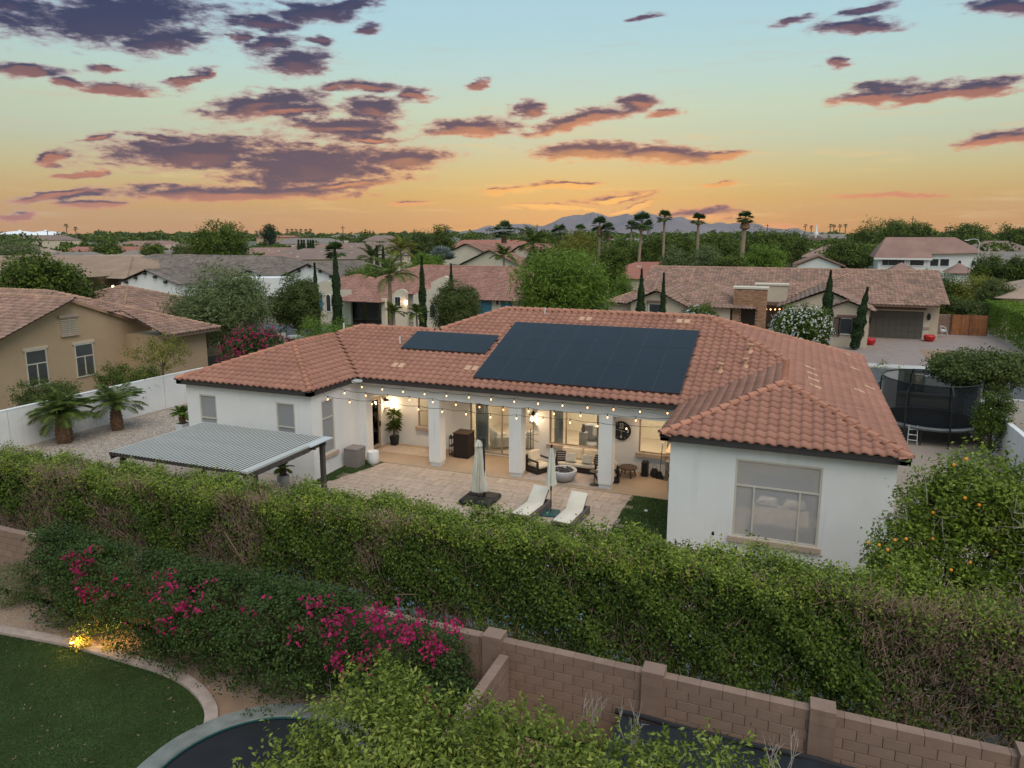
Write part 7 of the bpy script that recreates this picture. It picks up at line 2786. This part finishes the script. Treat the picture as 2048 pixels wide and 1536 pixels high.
# things in the driveway across the street
for px, py, lab, s_ in ((1739, 690, 'red glazed pot at the foot of the leaning cypress', .48), (1858, 683, 'red glazed pot right of the brown garage door', .5)):
    c = G(px, py)
    t = thing('red_pot', lab, 'pot', tuple(c))
    MB().lathe(c, [(.3 * s_ * 2, 0), (.48 * s_ * 2, .25), (.5 * s_ * 2, .5), (.4 * s_ * 2, .62), (.34 * s_ * 2, .56)], 14).build('body', 'red_pot', t, True)
c = G(1876, 674)
t = thing('scooter', 'small pale child toy frame standing by the block wall near the wooden gate', 'toy', tuple(c))
MB().tube([c + [-.5, 0, 0], c + [-.45, 0, 1.3], c + [-.8, 0, 1.35]], .045, 5).build('handlebar', 'frame_light', t)
mb = MB()
mb.tube([c + [.1, 0, 1.1], c + [.3, 0, .2], c + [.8, 0, .2], c + [.55, 0, .95], c + [.1, 0, 1.1]], .05, 5)
mb.build('frame', 'ac_grey', t)
MB().rbox(c + [.35, 0, .62], (.5, .3, .3), .3, bev=.08).build('seat', 'ac_grey', t)
t = thing('block_wall', 'plain brown block wall left of the wooden gate across the street', 'wall', (12.9, 81.6, 0))
MB().box(12.1, 14.15, 81.6, 81.8, 0, 2.0).build('panel', 'block', t)
for k in range(10):
    for j in range(5):
        MB().box(12.12 + j * .406, 12.51 + j * .406, 81.57, 81.6, .01 + k * .2, .19 + k * .2).build('block', 'block', t)
t = thing('wooden_gate', 'double wooden gate of upright orange brown boards beside the clipped hedge', 'gate', (15.6, 81.5, 0))
for k in range(22):
    MB().box(14.2 + k * .135, 14.2 + k * .135 + .127, 81.5 + .008 * (k % 2), 81.55, .06, 2.02).build('board', 'wood_fence', t)
for z in (.4, 1.2, 1.8):
    MB().box(14.2, 17.17, 81.55, 81.6, z, z + .1).build('rail', 'wood_fence', t)
for x in (14.1, 15.66, 17.17):
    MB().box(x, x + .06, 81.45, 81.62, 0, 2.1).build('post', 'gate_iron', t)
# netted trampoline by the right wing
tx, ty = 6.35, 39.9
ra, rb = 2.35, 2.45
t = thing('trampoline', 'big oval trampoline inside a tall dark safety net by the right wing', 'trampoline', (tx, ty, 0))
MB().lathe((tx, ty, .86), [(1, 0), (1, .02)], 40, ra - .28, rb - .28).build('mat', 'tramp_mat', t)
mb = MB()
V, F = [], []
for k in range(40):
    a = 2 * math.pi * k / 40
    for q, z in ((-.30, .89), (-.05, .92), (.03, .86), (.0, .78)):
        V.append((tx + (ra + q) * math.cos(a), ty + (rb + q) * math.sin(a), z))
for k in range(40):
    for j in range(3):
        F.append((k * 4 + j, k * 4 + j + 1, ((k + 1) % 40) * 4 + j + 1, ((k + 1) % 40) * 4 + j))
MB().add(V, F).build('pad', 'tramp_ring', t, True)
V, F = [], []
for k in range(40):
    a = 2 * math.pi * k / 40
    for z in (.92, 2.9):
        V.append((tx + (ra - .22) * math.cos(a), ty + (rb - .22) * math.sin(a), z))
for k in range(40):
    j = (k + 1) % 40
    F.append((2 * k, 2 * j, 2 * j + 1, 2 * k + 1))
MB().add(V, F).build('net', 'net', t)
MB().tube([(tx + (ra - .22) * math.cos(a), ty + (rb - .22) * math.sin(a), 2.9) for a in np.linspace(0, 2 * math.pi, 41)], .03, 5, False).build('net_rim', 'black', t)
for k in range(8):
    a = 2 * math.pi * (k + .3) / 8
    x, y = tx + (ra + .08) * math.cos(a), ty + (rb + .08) * math.sin(a)
    MB().tube([(x, y, 0), (x, y, 2.55), (tx + (ra - .2) * math.cos(a), ty + (rb - .2) * math.sin(a), 2.92)], .04, 6).build('pole', 'black', t)
    x, y = tx + (ra - .1) * math.cos(a + .3), ty + (rb - .1) * math.sin(a + .3)
    MB().tube([(x, y, 0), (x, y, .8)], .03, 6).build('leg', 'dark_metal', t)
mb = MB()
for s_ in (-1, 1):
    mb.tube([(tx - .9 + s_ * .2, ty - 2.35, .05), (tx - .9 + s_ * .18, ty - 2.2, .95)], .02, 5)
for k in range(3):
    mb.tube([(tx - 1.1, ty - 2.33 + k * .05, .25 + k * .25), (tx - .7, ty - 2.33 + k * .05, .25 + k * .25)], .02, 5)
mb.build('ladder', 'ac_grey', t)
structure('trampoline_yard', MB().poly([(3.2, 24), (8.7, 24), (8.4, 48.5), (3.2, 48.5)], .01), 'gravel')
for px, py, s_, lab in ((1873, 775, 1.0, 'white pool equipment box behind the netted trampoline'), (1841, 771, .5, 'small cream box behind the netted trampoline'), (1912, 770, .6, 'second cream box, right of the white one, behind the trampoline net')):
    c = G(px, py + 10)
    t = thing('equipment_box', lab, 'box', tuple(c))
    MB().rbox(c + [0, 0, .5], (1.5 * s_, .8 * s_, 1.0), bev=.04).build('case', 'ac_grey' if s_ == 1 else 'stucco_cream', t)
    MB().rbox(c + [0, 0, 1.03], (1.55 * s_, .85 * s_, .07), bev=.02).build('lid', 'white_paint' if s_ == 1 else 'stucco_cream', t)
c = G(1919, 734)
t = thing('parked_car', 'white car mostly hidden behind the tree right of the trampoline', 'car', tuple(c + [2.2, 0, 0]))
x0, yy = c[0], 57.0
body = [(0, .35), (0, .7), (.5, .85), (1.1, .92), (1.7, 1.4), (3.0, 1.45), (3.8, .98), (4.4, .88), (4.5, .4)]
MB().extr([(x0 + a, yy, z) for a, z in body], (0, 1.75, 0)).build('body', 'white_paint', t)
for a in (.95, 3.6):
    for y in (yy - .03, yy + 1.6):
        w_ = MB()
        w_.tube([(x0 + a, y, .33), (x0 + a, y + .2, .33)], .33, 16)
        w_.build('wheel', 'black', t)
MB().extr([(x0 + a, yy - .01, z) for a, z in ((1.25, .95), (1.75, 1.36), (2.95, 1.4), (3.5, 1.0))], (0, 1.77, 0)).build('window', 'dark_pane', t)

# ------------------------------------------------------------------ trees and plants
def TR(label, px, top, wpx, d, mat, kind='round', seed=None, name='tree', cat='tree', th=.3, dens=1., group=None, bark='trunk', leaf=None, dz=1.):
    c = far(px, d)
    h = ztop(px, top, d)
    rx = wpx / 2 / 1440 * d * 1.02
    seed = seed if seed is not None else int(px * 7 + d)
    return make_tree(name, label, cat, tuple(c), h, rx, rx * dz, mat, seed, d, th, kind, group, dens, bark, leaf)


TR('wide round dark green tree behind the tan neighbour at the far left', 75, 515, 185, 66, 'leaf_tree', th=.2)
TR('feathery grey green tree spreading over the white house with the dark roof', 432, 533, 200, 58, 'leaf_sage', 'feather', th=.25, dens=1.1)
TR('small olive green tree in front of the white house', 586, 548, 108, 62, 'leaf_olive', th=.3)
TR('round olive green tree before the blue garage doors', 912, 560, 104, 60, 'leaf_olive', th=.3)
TR('big bright green feathery tree behind the solar panels', 1126, 506, 212, 62, 'leaf_bright', 'feather', th=.22, dens=1.3)
TR('sparse tree with yellow green leaves against the tan neighbour', 298, 672, 125, 47, 'leaf_yellow', th=.45, dens=.12)
TR('dark leafy shrub against the tan wall between its two windows', 226, 728, 112, 45.5, 'leaf_tree', th=.15, dens=.35, name='shrub', cat='shrub')
TR('bushy green shrub below the left window of the tan neighbour', 55, 762, 110, 44, 'leaf_olive', th=.15, dens=.5, name='shrub', cat='shrub')
TR('small light green shrub on the lawn across the street', 640, 640, 120, 46, 'leaf_bright', 'feather', th=.15, dens=.7, name='shrub', cat='shrub')
TR('olive tree by the white wall right of the netted trampoline', 1995, 702, 190, 43, 'leaf_olive', th=.5, dens=1.)
TR('loose green shrub with pinkish flowers beyond the white wall on the right', 2030, 775, 60, 37, 'leaf_tree', th=.1, dens=.6, name='shrub', cat='shrub')
TR('tall thin weedy shrub poking up behind the trampoline net', 1815, 728, 70, 49, 'leaf_yellow', 'feather', th=.3, dens=.12, name='shrub', cat='shrub')
CY_ = [('slim cypress with a palm head behind it, left of the cream house', 668, 492, 20, 63, 0), ('short slim cypress against the right gable of the white house', 626, 525, 13, 64, 0), ('tall dark cypress standing before the entrance of the cream house', 842, 511, 17, 61, 0), ('thin cypress poking above the roof of the cream house', 901, 527, 12, 72, 0),
       ('stout dark cypress at the left end of the beige house', 1286, 537, 19, 60, 0), ('narrow cypress in front of the left gable of the beige house', 1331, 545, 13, 61, 0), ('tall straight cypress beside the white oleander', 1664, 540, 23, 64, .02), ('leaning cypress at the left edge of the brown garage door', 1728, 574, 20, 68, .12),
       ('left one of two little cypresses before the brown roof', 752, 491, 10, 118, 0), ('right one of two little cypresses before the brown roof', 765, 493, 9, 118, 0)]
for k, (lab, px, top, w, d, ln) in enumerate(CY_):
    c = far(px, d)
    make_cypress(lab, tuple(c), ztop(px, top, d), w / 1440 * d, k, d, ln)
ORD = ('leftmost', 'second from left', 'third from left', 'fourth from left', 'fifth from left', 'sixth from left', 'seventh from left', 'eighth from left', 'ninth from left', 'tenth from left')
for k, px in enumerate((596, 602, 607, 615, 620, 625)):
    c = far(px, 215)
    make_cypress(ORD[k] + ' of the six tiny dark cypresses below the distant palms', tuple(c), ztop(px, 480, 215), 1.1, 40 + k, 215, 0, 'row of six tiny cypresses')


def oleander(label, px, top, wpx, d, seed):
    t = TR(label, px, top, wpx, d, 'leaf_tree', seed=seed, name='oleander', cat='shrub', th=.12)
    r = np.random.default_rng(seed)
    c = far(px, d)
    h = ztop(px, top, d)
    rx = wpx / 2 / 1440 * d
    n = 420
    u = unit(r.normal(size=(n, 3)) + [0, -.5, .3])
    C = c + np.array([0, 0, h * .54]) + u * np.array([rx, rx, h * .46]) * r.uniform(.88, 1.03, (n, 1))
    i = np.repeat(np.arange(n), 3)
    V, F = leafquads(C[i] + r.normal(size=(len(i), 3)) * .06, unit(u[i] + r.normal(size=(len(i), 3)) * .4), .15, .13, r)
    fastmesh('blossoms', V, F, 'petal_white', t)


oleander('white flowering oleander in front of the beige house right of the brick tower', 1617, 610, 118, 60, 3)
oleander('small white flowering oleander left of the brick tower', 1402, 611, 76, 59, 4)


def pinkbush():
    r = np.random.default_rng(8)
    c = far(498, 47)
    h = ztop(498, 655, 47)
    t = TR('bougainvillea with red pink blossoms between the tan neighbour and the white house', 498, 655, 138, 47, 'leaf_boug', seed=8, name='bougainvillea', cat='shrub', th=.12)
    n = 300
    u = unit(r.normal(size=(n, 3)) + [.3, -.5, .4])
    C = c + np.array([0, 0, h * .55]) + u * np.array([2.3, 2.2, h * .46]) * r.uniform(.85, 1.12, (n, 1))
    i = np.repeat(np.arange(n), 5)
    V, F = leafquads(C[i] + r.normal(size=(len(i), 3)) * .07, unit(u[i] + r.normal(size=(len(i), 3)) * .5), .12, .1, r)
    fastmesh('blossoms', V, F, 'bract', t)


pinkbush()
for k, (px, py, w, lab) in enumerate(((757, 640, 42, 'largest clipped round bush before the cream house'), (722, 648, 28, 'small clipped round bush left of the largest one'), (822, 648, 44, 'low clipped round bush left of the tall dark cypress'), (878, 655, 40, 'clipped round bush under the round olive tree'), (492, 655, 48, 'rounded grey green bush by the path of the white house'))):
    d = 57 + k
    c = far(px, d)
    rr_ = w / 2 / 1440 * d
    r = np.random.default_rng(k)
    t = thing('round_bush', lab, 'bush', tuple(c), 'clipped round bushes across the street')
    u = unit(r.normal(size=(3200, 3)))
    C = c + [0, 0, rr_ * .8] + u * rr_ * r.uniform(.9, 1.04, (3200, 1))
    V, F = leafquads(C, unit(u + r.normal(size=u.shape) * .5), .16, .09, r)
    fastmesh('foliage', V, F, 'leaf_sage' if k == 4 else 'leaf_tree', t)
    MB().tube([c, c + [0, 0, rr_ * .8]], .06, 6).build('trunk', 'trunk', t)


def clipped(label, x0, x1, y0, y1, h, mat, n, ls, seed):
    r = np.random.default_rng(seed)
    t = thing('clipped_hedge', label, 'hedge', ((x0 + x1) / 2, (y0 + y1) / 2, 0))
    P = np.stack([r.uniform(x0, x1, n), r.uniform(y0, y1, n), h * r.uniform(0, 1, n) ** .7], 1)
    s_ = r.integers(0, 4, n)
    P[s_ == 0, 1] = y0 + np.abs(r.normal(0, .1, (s_ == 0).sum()))
    P[s_ == 1, 2] = h - np.abs(r.normal(0, .1, (s_ == 1).sum()))
    P[s_ == 2, 0] = x0 + np.abs(r.normal(0, .1, (s_ == 2).sum()))
    P += .12 * np.stack([vnoise(P, 1.1, 1), vnoise(P, 1.1, 2), vnoise(P, 1.1, 3)], 1)
    V, F = leafquads(P, unit(r.normal(size=(n, 3)) + [-.2, -.5, .6]), ls, ls * .6, r)
    fastmesh('foliage', V, F, mat, t)
    mb = MB()
    for k in range(int((x1 - x0) + (y1 - y0)) // 2 + 2):
        q = k / (int((x1 - x0) + (y1 - y0)) // 2 + 2)
        mb.tube([(x0 + (x1 - x0) * q, y0 + (y1 - y0) * q, 0), (x0 + (x1 - x0) * q, y0 + (y1 - y0) * q, h * .7)], .05, 5)
    mb.build('stems', 'trunk', t)


clipped('long bright green clipped hedge beside the driveway on the right', 17.9, 20.5, 60, 87, 3.1, 'leaf_bright', 26000, .2, 5)
q = far(600, 62)
clipped('dark low clipped hedge before the white house and the arched windows', -57.5, -47.5, 63.3, 65.2, 1.25, 'leaf_tree', 6500, .15, 6)


# palms ------------------------------------------------------------
def feather_palm(label, px, top, d, rad, seed, mat='leaf_palm', trunk=.16, n=18, name='queen_palm', group=None):
    r = np.random.default_rng(seed)
    c = far(px, d)
    z = ztop(px, top, d)
    th = z - rad * .55
    t = thing(name, label, 'palm tree', tuple(c), group)
    MB().tube([c, c + [.1, 0, th * .5], c + [.05, 0, th]], [trunk * 1.3, trunk, trunk * .8], 8).build('trunk', 'trunk_pale', t, True)
    ms = [frond_mesh(rad * 1.25, 14, rad * .30, 1.9, max(.05, d * .0011), r) for _ in range(3)]
    add_fronds(t, ms, (.05, 0, th), n, seed, mat, tilt=(-.6, .9))
    return t


feather_palm('tall feathery palm before the cream house with yellowing lower fronds', 775, 520, 59, 2.6, 3, trunk=.17, n=20)
feather_palm('short feathery palm at the foot of the tall one by the cream house', 782, 610, 58, 1.3, 5, 'leaf_tree', .1, 12)
feather_palm('bushy little palm right of the lit lantern of the cream house', 828, 612, 58, 1.3, 6, 'leaf_tree', .1, 12)
feather_palm('yellow green feathery palm left of the bluish palm', 800, 478, 120, 4.0, 7, 'leaf_yellow', .2)
feather_palm('feathery palm behind the two little cypresses', 742, 494, 122, 3.6, 8, 'leaf_olive', .2)
feather_palm('green feathery palm in front of the gabled cream house', 1007, 494, 108, 2.6, 9, 'leaf_tree', .15)
feather_palm('feathery palm right of the gabled cream house', 1066, 462, 120, 4.2, 10, 'leaf_tree', .3)
FPL = [('leftmost of the tall palms with a full drooping head', 1278, 426, 112, .28, 1.9, 0, .4), ('second tall palm with a small ragged head', 1328, 421, 124, .28, 1.5, .6, 0), ('third tall palm with two stray fronds to the right', 1396, 426, 124, .30, 1.55, .7, 0), ('rightmost tall palm with a shaggy brown collar under its head', 1485, 421, 118, .42, 1.5, 1.7, .3),
       ('shorter fan palm just left of the leftmost tall palm', 1263, 440, 165, .25, 1.6, .8, 0), ('fan palm in front of the mountains, left one of a pair', 1199, 434, 150, .35, 2.1, 2.2, 0), ('fan palm in front of the mountains, right one of a pair', 1216, 446, 150, .35, 1.9, 2.2, 0), ('stout palm wearing a thick skirt of dead fronds behind the gabled cream house', 1008, 443, 165, .5, 2.9, 6.5, 0),
       ('palm with a pale skirt half hidden behind the yellow green tree', 1119, 448, 210, .5, 2.9, 4., 0), ('fan palm poking over the yellow green tree', 1160, 449, 190, .3, 2.0, 1., 0), ('palm head showing behind the slim cypress', 668, 484, 66, .14, 1.1, .5, 0), ('palm with one hanging frond right of the leftmost tall palm', 1296, 442, 200, .3, 1.8, .6, 0)]
for k, (lab, px, top, d, r0, rad, sk_, ln) in enumerate(FPL):
    fan_palm(lab, tuple(far(px, d)), ztop(px, top, d), r0, k + 5, rad, sk_, None, ln)
c = far(882, 122)
t = thing('blue_palm', 'silvery blue fan palm between the yellow palm and the gabled cream house', 'palm tree', tuple(c))
r = np.random.default_rng(4)
z = ztop(882, 478, 122)
MB().tube([c, c + [0, 0, z * .55]], [.3, .22], 8).build('trunk', 'trunk_pale', t)
V, F = fan_crown(c + np.array([0, 0, z * .55]), 3.1, 46, r, .25, 11)
fastmesh('crown', V, F, 'leaf_blue', t)


def tiny_palm(label, px, top, d, group, k, name='distant_palm'):
    c = far(px, d)
    z = ztop(px, top, d)
    t = thing(name, label, 'palm tree', tuple(c), group)
    MB().tube([c, c + [0, 0, z - d * .0018]], d * .0005, 5).build('trunk', 'trunk', t)
    r = np.random.default_rng(k)
    V, F = fan_crown(c + np.array([0, 0, z - d * .0018]), d * .0034, 16, r, .6, 5)
    fastmesh('crown', V, F, 'leaf_fan', t)


for k, px in enumerate((575, 584, 593, 602, 612, 621)):
    tiny_palm(ORD[k] + ' of the six tiny palms on the horizon by the dark tree', px, 459, 620, 'even row of palms on the horizon', k)
for k, (px, py) in enumerate(((974, 457), (980, 456), (985, 457), (990, 456), (1030, 456), (1036, 455), (1041, 457), (1046, 458), (1053, 456), (1060, 458))):
    tiny_palm(ORD[k] + ' of the ten tiny palms on the horizon around the skirted palm', px, py, 560, 'tiny palms before the mountains', 20 + k)
for k, px in enumerate((1610, 1622, 1660, 1667, 1679, 1690)):
    tiny_palm(ORD[k] + ' of the tiny palms on the horizon behind the church', px, 449 if k != 1 else 452, 700, 'tiny palms behind the church', 40 + k)
for k, px in enumerate((1837, 1892, 1900)):
    tiny_palm(ORD[k] + ' of the tiny palms on the horizon right of the thin mast', px, 451 if k == 0 else 454, 600, 'tiny palms right of the mast', 60 + k)
for k, px in enumerate((493, 513, 522)):
    tiny_palm(ORD[k] + ' of the tiny palms between the big round tree and dark tree', px, 462, 600, 'tiny palms beside the dark tree', 70 + k)
tiny_palm('lone tall thin palm standing clear of the horizon right of the white domes', 134, 449, 640, None, 80)
tiny_palm('ragged distant palm right of the lone tall one', 152, 455, 620, None, 81)

FT = [('big round dark green double crowned tree among the roofs on the left', 440, 444, 112, 150, 'leaf_tree', .1), ('tall dark narrow tree on the horizon by the row of tiny palms', 538, 450, 22, 420, 'leaf_cypress', .1), ('small round bush tree between grey roofs left of the big round tree', 300, 488, 42, 190, 'leaf_tree', .15), ('low spreading dark tree before the rose brown roof', 208, 478, 56, 250, 'leaf_tree', .15),
      ('small tree touching the left side of the big round tree', 362, 486, 36, 200, 'leaf_olive', .15), ('feathery grey bush tree at the far left edge among the roofs', 30, 478, 70, 170, 'leaf_sage', .15), ('yellow green bushy tree left of the silvery palm', 842, 460, 56, 170, 'leaf_olive', .15), ('taller dark tree right behind the silvery palm', 888, 450, 48, 175, 'leaf_tree', .12),
      ('leafy green tree below the two little cypresses', 735, 528, 74, 92, 'leaf_bright', .15), ('rounded green trees mass right of the palm topped cypress', 700, 534, 56, 88, 'leaf_tree', .15), ('broad green citrus behind the cream house roof', 850, 508, 90, 96, 'leaf_bright', .15), ('yellow green feathery tree in front of the mountains', 1152, 455, 84, 145, 'leaf_yellow', .15),
      ('dark rounded tree left of the yellow green feathery tree', 1092, 468, 66, 155, 'leaf_tree', .12), ('dark bushy tree behind the right end of the gabled cream house', 1078, 492, 60, 118, 'leaf_tree', .12), ('dark olive tree left of the leftmost tall palm', 1225, 490, 66, 96, 'leaf_tree', .12), ('dense green tree between the paired palms and the tall palm', 1246, 474, 70, 140, 'leaf_tree', .12),
      ('deep green tree behind the leftmost tall palm', 1300, 473, 76, 140, 'leaf_tree', .12), ('big dense green tree behind the second tall palm', 1352, 464, 96, 150, 'leaf_tree', .12), ('dense green tree between the third and the rightmost tall palm', 1440, 466, 100, 152, 'leaf_tree', .12), ('large dark green tree right of the rightmost tall palm', 1535, 460, 110, 160, 'leaf_tree', .12),
      ('broad green tree behind the dense grove, nearest the church', 1588, 462, 60, 230, 'leaf_tree', .12), ('bright green leafy tree rising over the right part of the mottled roof', 1530, 486, 96, 106, 'leaf_bright', .12), ('grey green willowy tree below the third tall palm', 1420, 494, 70, 104, 'leaf_sage', .12), ('soft green tree below the second tall palm', 1352, 492, 60, 106, 'leaf_sage', .12),
      ('low green tree between the red roof and the mottled roof ridge', 1460, 508, 70, 100, 'leaf_tree', .12), ('dark green round tree behind the small white outbuilding', 1700, 482, 90, 165, 'leaf_tree', .12), ('tall feathery tree over the church end of the white two storey house', 1742, 444, 62, 260, 'leaf_tree', .1), ('broad dark tree on the horizon behind the white two storey house', 1806, 442, 112, 270, 'leaf_tree', .1),
      ('wide green tree right behind the white two storey house', 1935, 452, 100, 300, 'leaf_tree', .1), ('rounded tree at the right edge on the horizon', 2030, 455, 50, 320, 'leaf_tree', .1), ('round dark tree right of the white two storey house', 1985, 508, 52, 140, 'leaf_tree', .12), ('round dark tree at the right edge by the slate roof', 2042, 512, 44, 138, 'leaf_tree', .12),
      ('green citrus bush just right of the mottled roof', 1886, 545, 62, 96, 'leaf_tree', .1), ('yellow green citrus tree below the white two storey house', 1962, 552, 104, 98, 'leaf_yellow', .1), ('dark green bush rising beside the wooden gate', 1905, 590, 70, 88, 'leaf_tree', .08), ('flowering green bush above the wooden gate', 1955, 600, 74, 88, 'leaf_olive', .08),
      ('green bushes right of the gate at the end of the clipped hedge', 2005, 560, 60, 92, 'leaf_olive', .08), ('short green hedge bush left of the big bright feathery tree', 1250, 548, 60, 74, 'leaf_bright', .08)]
for k, (lab, px, top, w, d, mat, th) in enumerate(FT):
    TR(lab, px, top, w, d, mat, 'feather' if ('feathery' in lab or 'willowy' in lab) else 'round', seed=100 + k, th=th)


# far woods and the last line of trees
def woods(name, lab, specs, seed):
    r = np.random.default_rng(seed)
    C, N, S = [], [], []
    for px, d, h, rx in specs:
        c = far(px, d)
        n = 150 if d > 300 else 260
        u = unit(r.normal(size=(n, 3)))
        u[:, 2] = np.abs(u[:, 2]) * 1.0 - .15
        k = 1 + .25 * vnoise(u * 2 + px, 1.2, 4)
        C.append(c + np.array([0, 0, h * .5]) + u * np.array([rx, rx, h * .5]) * (k * r.uniform(.6, 1.05, n))[:, None])
        N.append(unit(u + r.normal(size=(n, 3)) * .5))
        S.append(np.full(n, max(.5, d * .0042)))
    C, N, S = np.concatenate(C), np.concatenate(N), np.concatenate(S)
    V, F = leafquads(C, N, S[:, None], S[:, None] * .7, r)
    o = fastmesh(name, V, F, 'leaf_tree')
    return tag(o, kind='stuff')


r = np.random.default_rng(15)
sp = []
for k in range(420):
    px = r.uniform(-250, 2300)
    d = r.uniform(420, 1500)
    sp.append((px, d, r.uniform(7.5, 11) if r.uniform() < .8 else r.uniform(11, 13), r.uniform(5, 12)))
woods('treeline', '', sp, 1)
sp = []
for k in range(150):
    px = r.uniform(-100, 960)
    d = r.uniform(200, 520)
    sp.append((px, d, r.uniform(3.2, 5.6), r.uniform(2.5, 5)))
for k in range(150):
    px = r.uniform(1040, 2150)
    d = r.uniform(175, 520)
    sp.append((px, d, r.uniform(5, 9.4), r.uniform(4, 8)))
woods('far_woods', '', sp, 2)

# ------------------------------------------------------------------ mountains
prof = [(880, 466), (930, 462), (965, 458), (990, 452), (1006, 449), (1030, 448), (1046, 452), (1062, 451), (1085, 452), (1100, 447), (1112, 441), (1130, 436), (1146, 430), (1163, 430), (1172, 428), (1186, 424), (1196, 428), (1205, 432), (1216, 435), (1228, 432), (1240, 430), (1254, 427), (1262, 431), (1275, 426), (1284, 423), (1296, 426), (1315, 431), (1330, 435), (1350, 435), (1366, 437), (1385, 441), (1404, 444), (1425, 449), (1445, 448), (1470, 446), (1490, 447), (1505, 450), (1530, 455), (1560, 458), (1600, 462), (1650, 466)]
V, F = [], []
pr = np.array(prof, float)
r = np.random.default_rng(3)
xs = np.linspace(880, 1650, 180)
ys = np.interp(xs, pr[:, 0], pr[:, 1]) + r.normal(0, .35, 180)
ND = 14
for i, (px, py) in enumerate(zip(xs, ys)):
    for j in range(ND):
        q = j / (ND - 1)
        d = 5600 - 1700 * q
        z = max(ztop(px, py, 5600), 8) * (1 - q) ** 1.25 + 60 * (q > 0) * (1 - q) * math.sin(i * .35 + 4 * q) * (1 if 0 < q < 1 else 0) * .35 - (12 if q == 1 else 0)
        V.append(far(px, d, z))
for i in range(179):
    for j in range(ND - 1):
        a = i * ND + j
        F.append((a, a + 1, a + ND + 1, a + ND))
o = MB().add(V, F).build('mountain_range', 'mountain', None, True)
tag(o, kind='structure')
# the air: pale haze round everything
HAZE = .00004
hz_ = MB().box(-6500, 6500, -300, 6300, -1.2, 215).build('haze', None)
tag(hz_, kind='stuff')
m = bpy.data.materials.new('haze')
m.use_nodes = True
t_ = m.node_tree
t_.nodes.clear()
pv_ = NN(t_, 'ShaderNodeVolumePrincipled')
pv_.inputs['Color'].default_value = (.72, .78, .95, 1)
pv_.inputs['Density'].default_value = HAZE
ou = NN(t_, 'ShaderNodeOutputMaterial')
t_.links.new(pv_.outputs[0], ou.inputs['Volume'])
hz_.data.materials.append(m)
